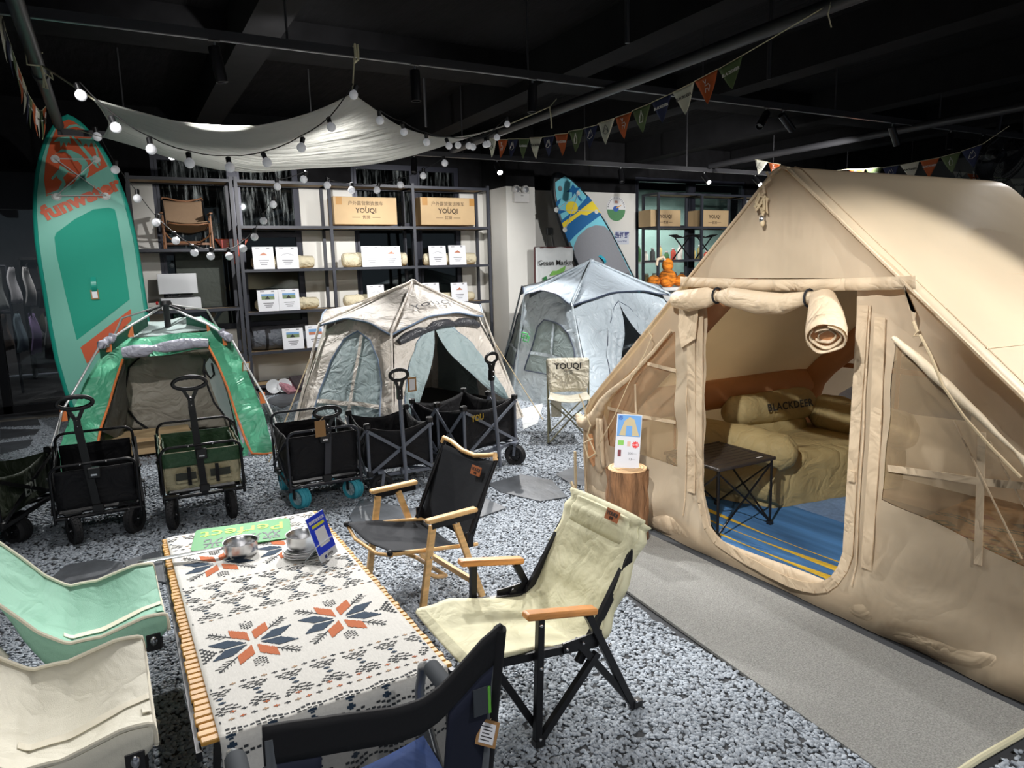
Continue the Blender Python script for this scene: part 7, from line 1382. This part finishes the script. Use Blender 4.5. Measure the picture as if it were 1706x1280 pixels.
# foreground camp chair seen from behind
fb = thing('camping_chair', 'black and blue mesh backed camping chair in the foreground seen from behind', 'chair', (.39, 1.52, .012), rz=pi)
blk = mat('black_fabric', (.008, .008, .010), .8, bump=(30, .2, .01)); nvy = mat('navy_fabric', (.010, .014, .035), .8); blu = mat('blue_seat', sc(52, 88, 160), .75, crinkle=.3, csc=6)
bmesh_net = bpy.data.materials.new('black_mesh_net'); bmesh_net.use_nodes = True; netmat(bmesh_net, (.015, .015, .017), .42)
topc = [(-.238, .965), (-.19, .945), (-.14, .905), (-.10, .872), (-.057, .855), (.0, .858), (.04, .868), (.11, .882), (.2, .895), (.24, .897)]
def topz(x):
    for i in range(len(topc)-1):
        if x <= topc[i+1][0]: k = (x-topc[i][0])/(topc[i+1][0]-topc[i][0]); return topc[i][1]+(topc[i+1][1]-topc[i][1])*k
    return topc[-1][1]
def bk(x, z): return V((x, .20+.10*(z-.42)/.5+.05*(1-(x/.25)**2)*(z-.35), z))
def bkf(x0, x1, z0, dz0, dz1, n1=16, n2=6, o=0):
    def f(u, v):
        x = x0+(x1-x0)*u; zt3 = topz(x); za_ = zt3-dz0; zb_ = (zt3-dz1) if z0 is None else z0; p = bk(x, za_+(zb_-za_)*v); p.y += o; return p
    return f
obj('back_border', B().grid(bkf(-.238, .24, None, 0, .085), 30, 5), blk, fb, smooth=True, solid=.01)
obj('back_mesh', B().grid(bkf(-.13, .15, .38, .08, 0), 16, 8), bmesh_net, fb, smooth=True)
obj('back_wing', B().grid(bkf(-.232, -.12, .38, .08, 0), 8, 8), nvy, fb, smooth=True, solid=.008); obj('back_wing', B().grid(bkf(.14, .235, .38, .08, 0), 8, 8), nvy, fb, smooth=True, solid=.008)
obj('corner_sleeve', B().tube([bk(-.235, .955), bk(-.232, .72), bk(-.23, .5)], .014, 8), blk, fb, smooth=True)
obj('seat', B().grid(lambda u, v: V(((u-.5)*.46, -.16+.34*v, .42-.03*sin(pi*u)-.03*v)), 12, 10), blu, fb, smooth=True, solid=.008)
gt_ = mat('grey_alloy', sc(130, 134, 138), .35, .5); foam = mat('foam_grip', sc(62, 68, 74), .8)
for s in (-1, 1):
    x = s*.26; dy_ = -.02 if s < 0 else .09
    obj('arm_tube', B().tube([(x, .20, .59), (x, -.02+dy_, .62), (x, -.15+dy_, .62), (x, -.20+dy_, .59), (x*.98, -.22+dy_, .51), (x*.97, -.20+dy_, .30)], .014, 10), gt_, fb, smooth=True); obj('foam_arm', B().tube([(x, .18, .60), (x, .0+dy_, .62), (x, -.13+dy_, .622)], .024, 12), foam, fb, smooth=True)
    obj('leg', B().tube([(x, -.22, .45), (x*.9, .25, .012)], .012, 8), gt_, fb, smooth=True); obj('leg', B().tube([(x*.95, .26, .52), (x*.95, .22, .2), (x*.9, -.22, .012)], .013, 8), gt_, fb, smooth=True); obj('back_tube', B().tube([(x*.85, .21, .44), (x*.88, .29, .87)], .012, 8), gt_, fb, smooth=True)
obj('side_pocket', B().grid(lambda u, v: V((-.275-.03*sin(pi*u), -.1+.26*u, .56-.20*v)), 8, 6), bmesh_net, fb, smooth=True, solid=.003); obj('cup_holder', B().lathe([(.04, .52), (.045, .42), (.03, .38)], Matrix.Translation(V((-.32, -.05, .06))), 12), bmesh_net, fb, smooth=True)
obj('side_strap', B().bar((-.24, .25, .76), (-.27, .17, .62), .035, .006, xh=(0, 1, 0)), blk, fb); lbp = bk(-.19, .80)+V((0, .016, 0)); obj('woven_label', B().box(tuple(lbp), (.035, .004, .06)), foam, fb); obj('label_edge', B().box(tuple(lbp+V((-.018, .002, 0))), (.006, .004, .06)), mat('lime_thread', sc(110, 190, 70), .6), fb)
hp = V((.50, 1.72, 0)); tp = atY(812, 1222, 1.24)
tg3 = thing('price_tag', 'kraft price tag with printed lines hanging from the foreground camping chair', 'tag', m=facecam(tuple(tp), -.3, -.2) @ Matrix.Rotation(.18, 4, 'Y'))
obj('tag_card', B().box((0, 0, 0), (.045, .002, .055), b=.0004), kraft, tg3); obj('tag_label', B().box((0, -.002, 0), (.032, .001, .042)), paper, tg3); lb3 = B()
for k in range(5): lb3.box((-.003+.003*(k % 2), -.003, .014-.007*k), (.024-.004*(k % 3), .001, .0018))
obj('tag_print', lb3, ink, tg3); obj('tag_string', B().tube([(0, 0, .026), (.01, .01, .05)], .001, 4), rope, tg3)
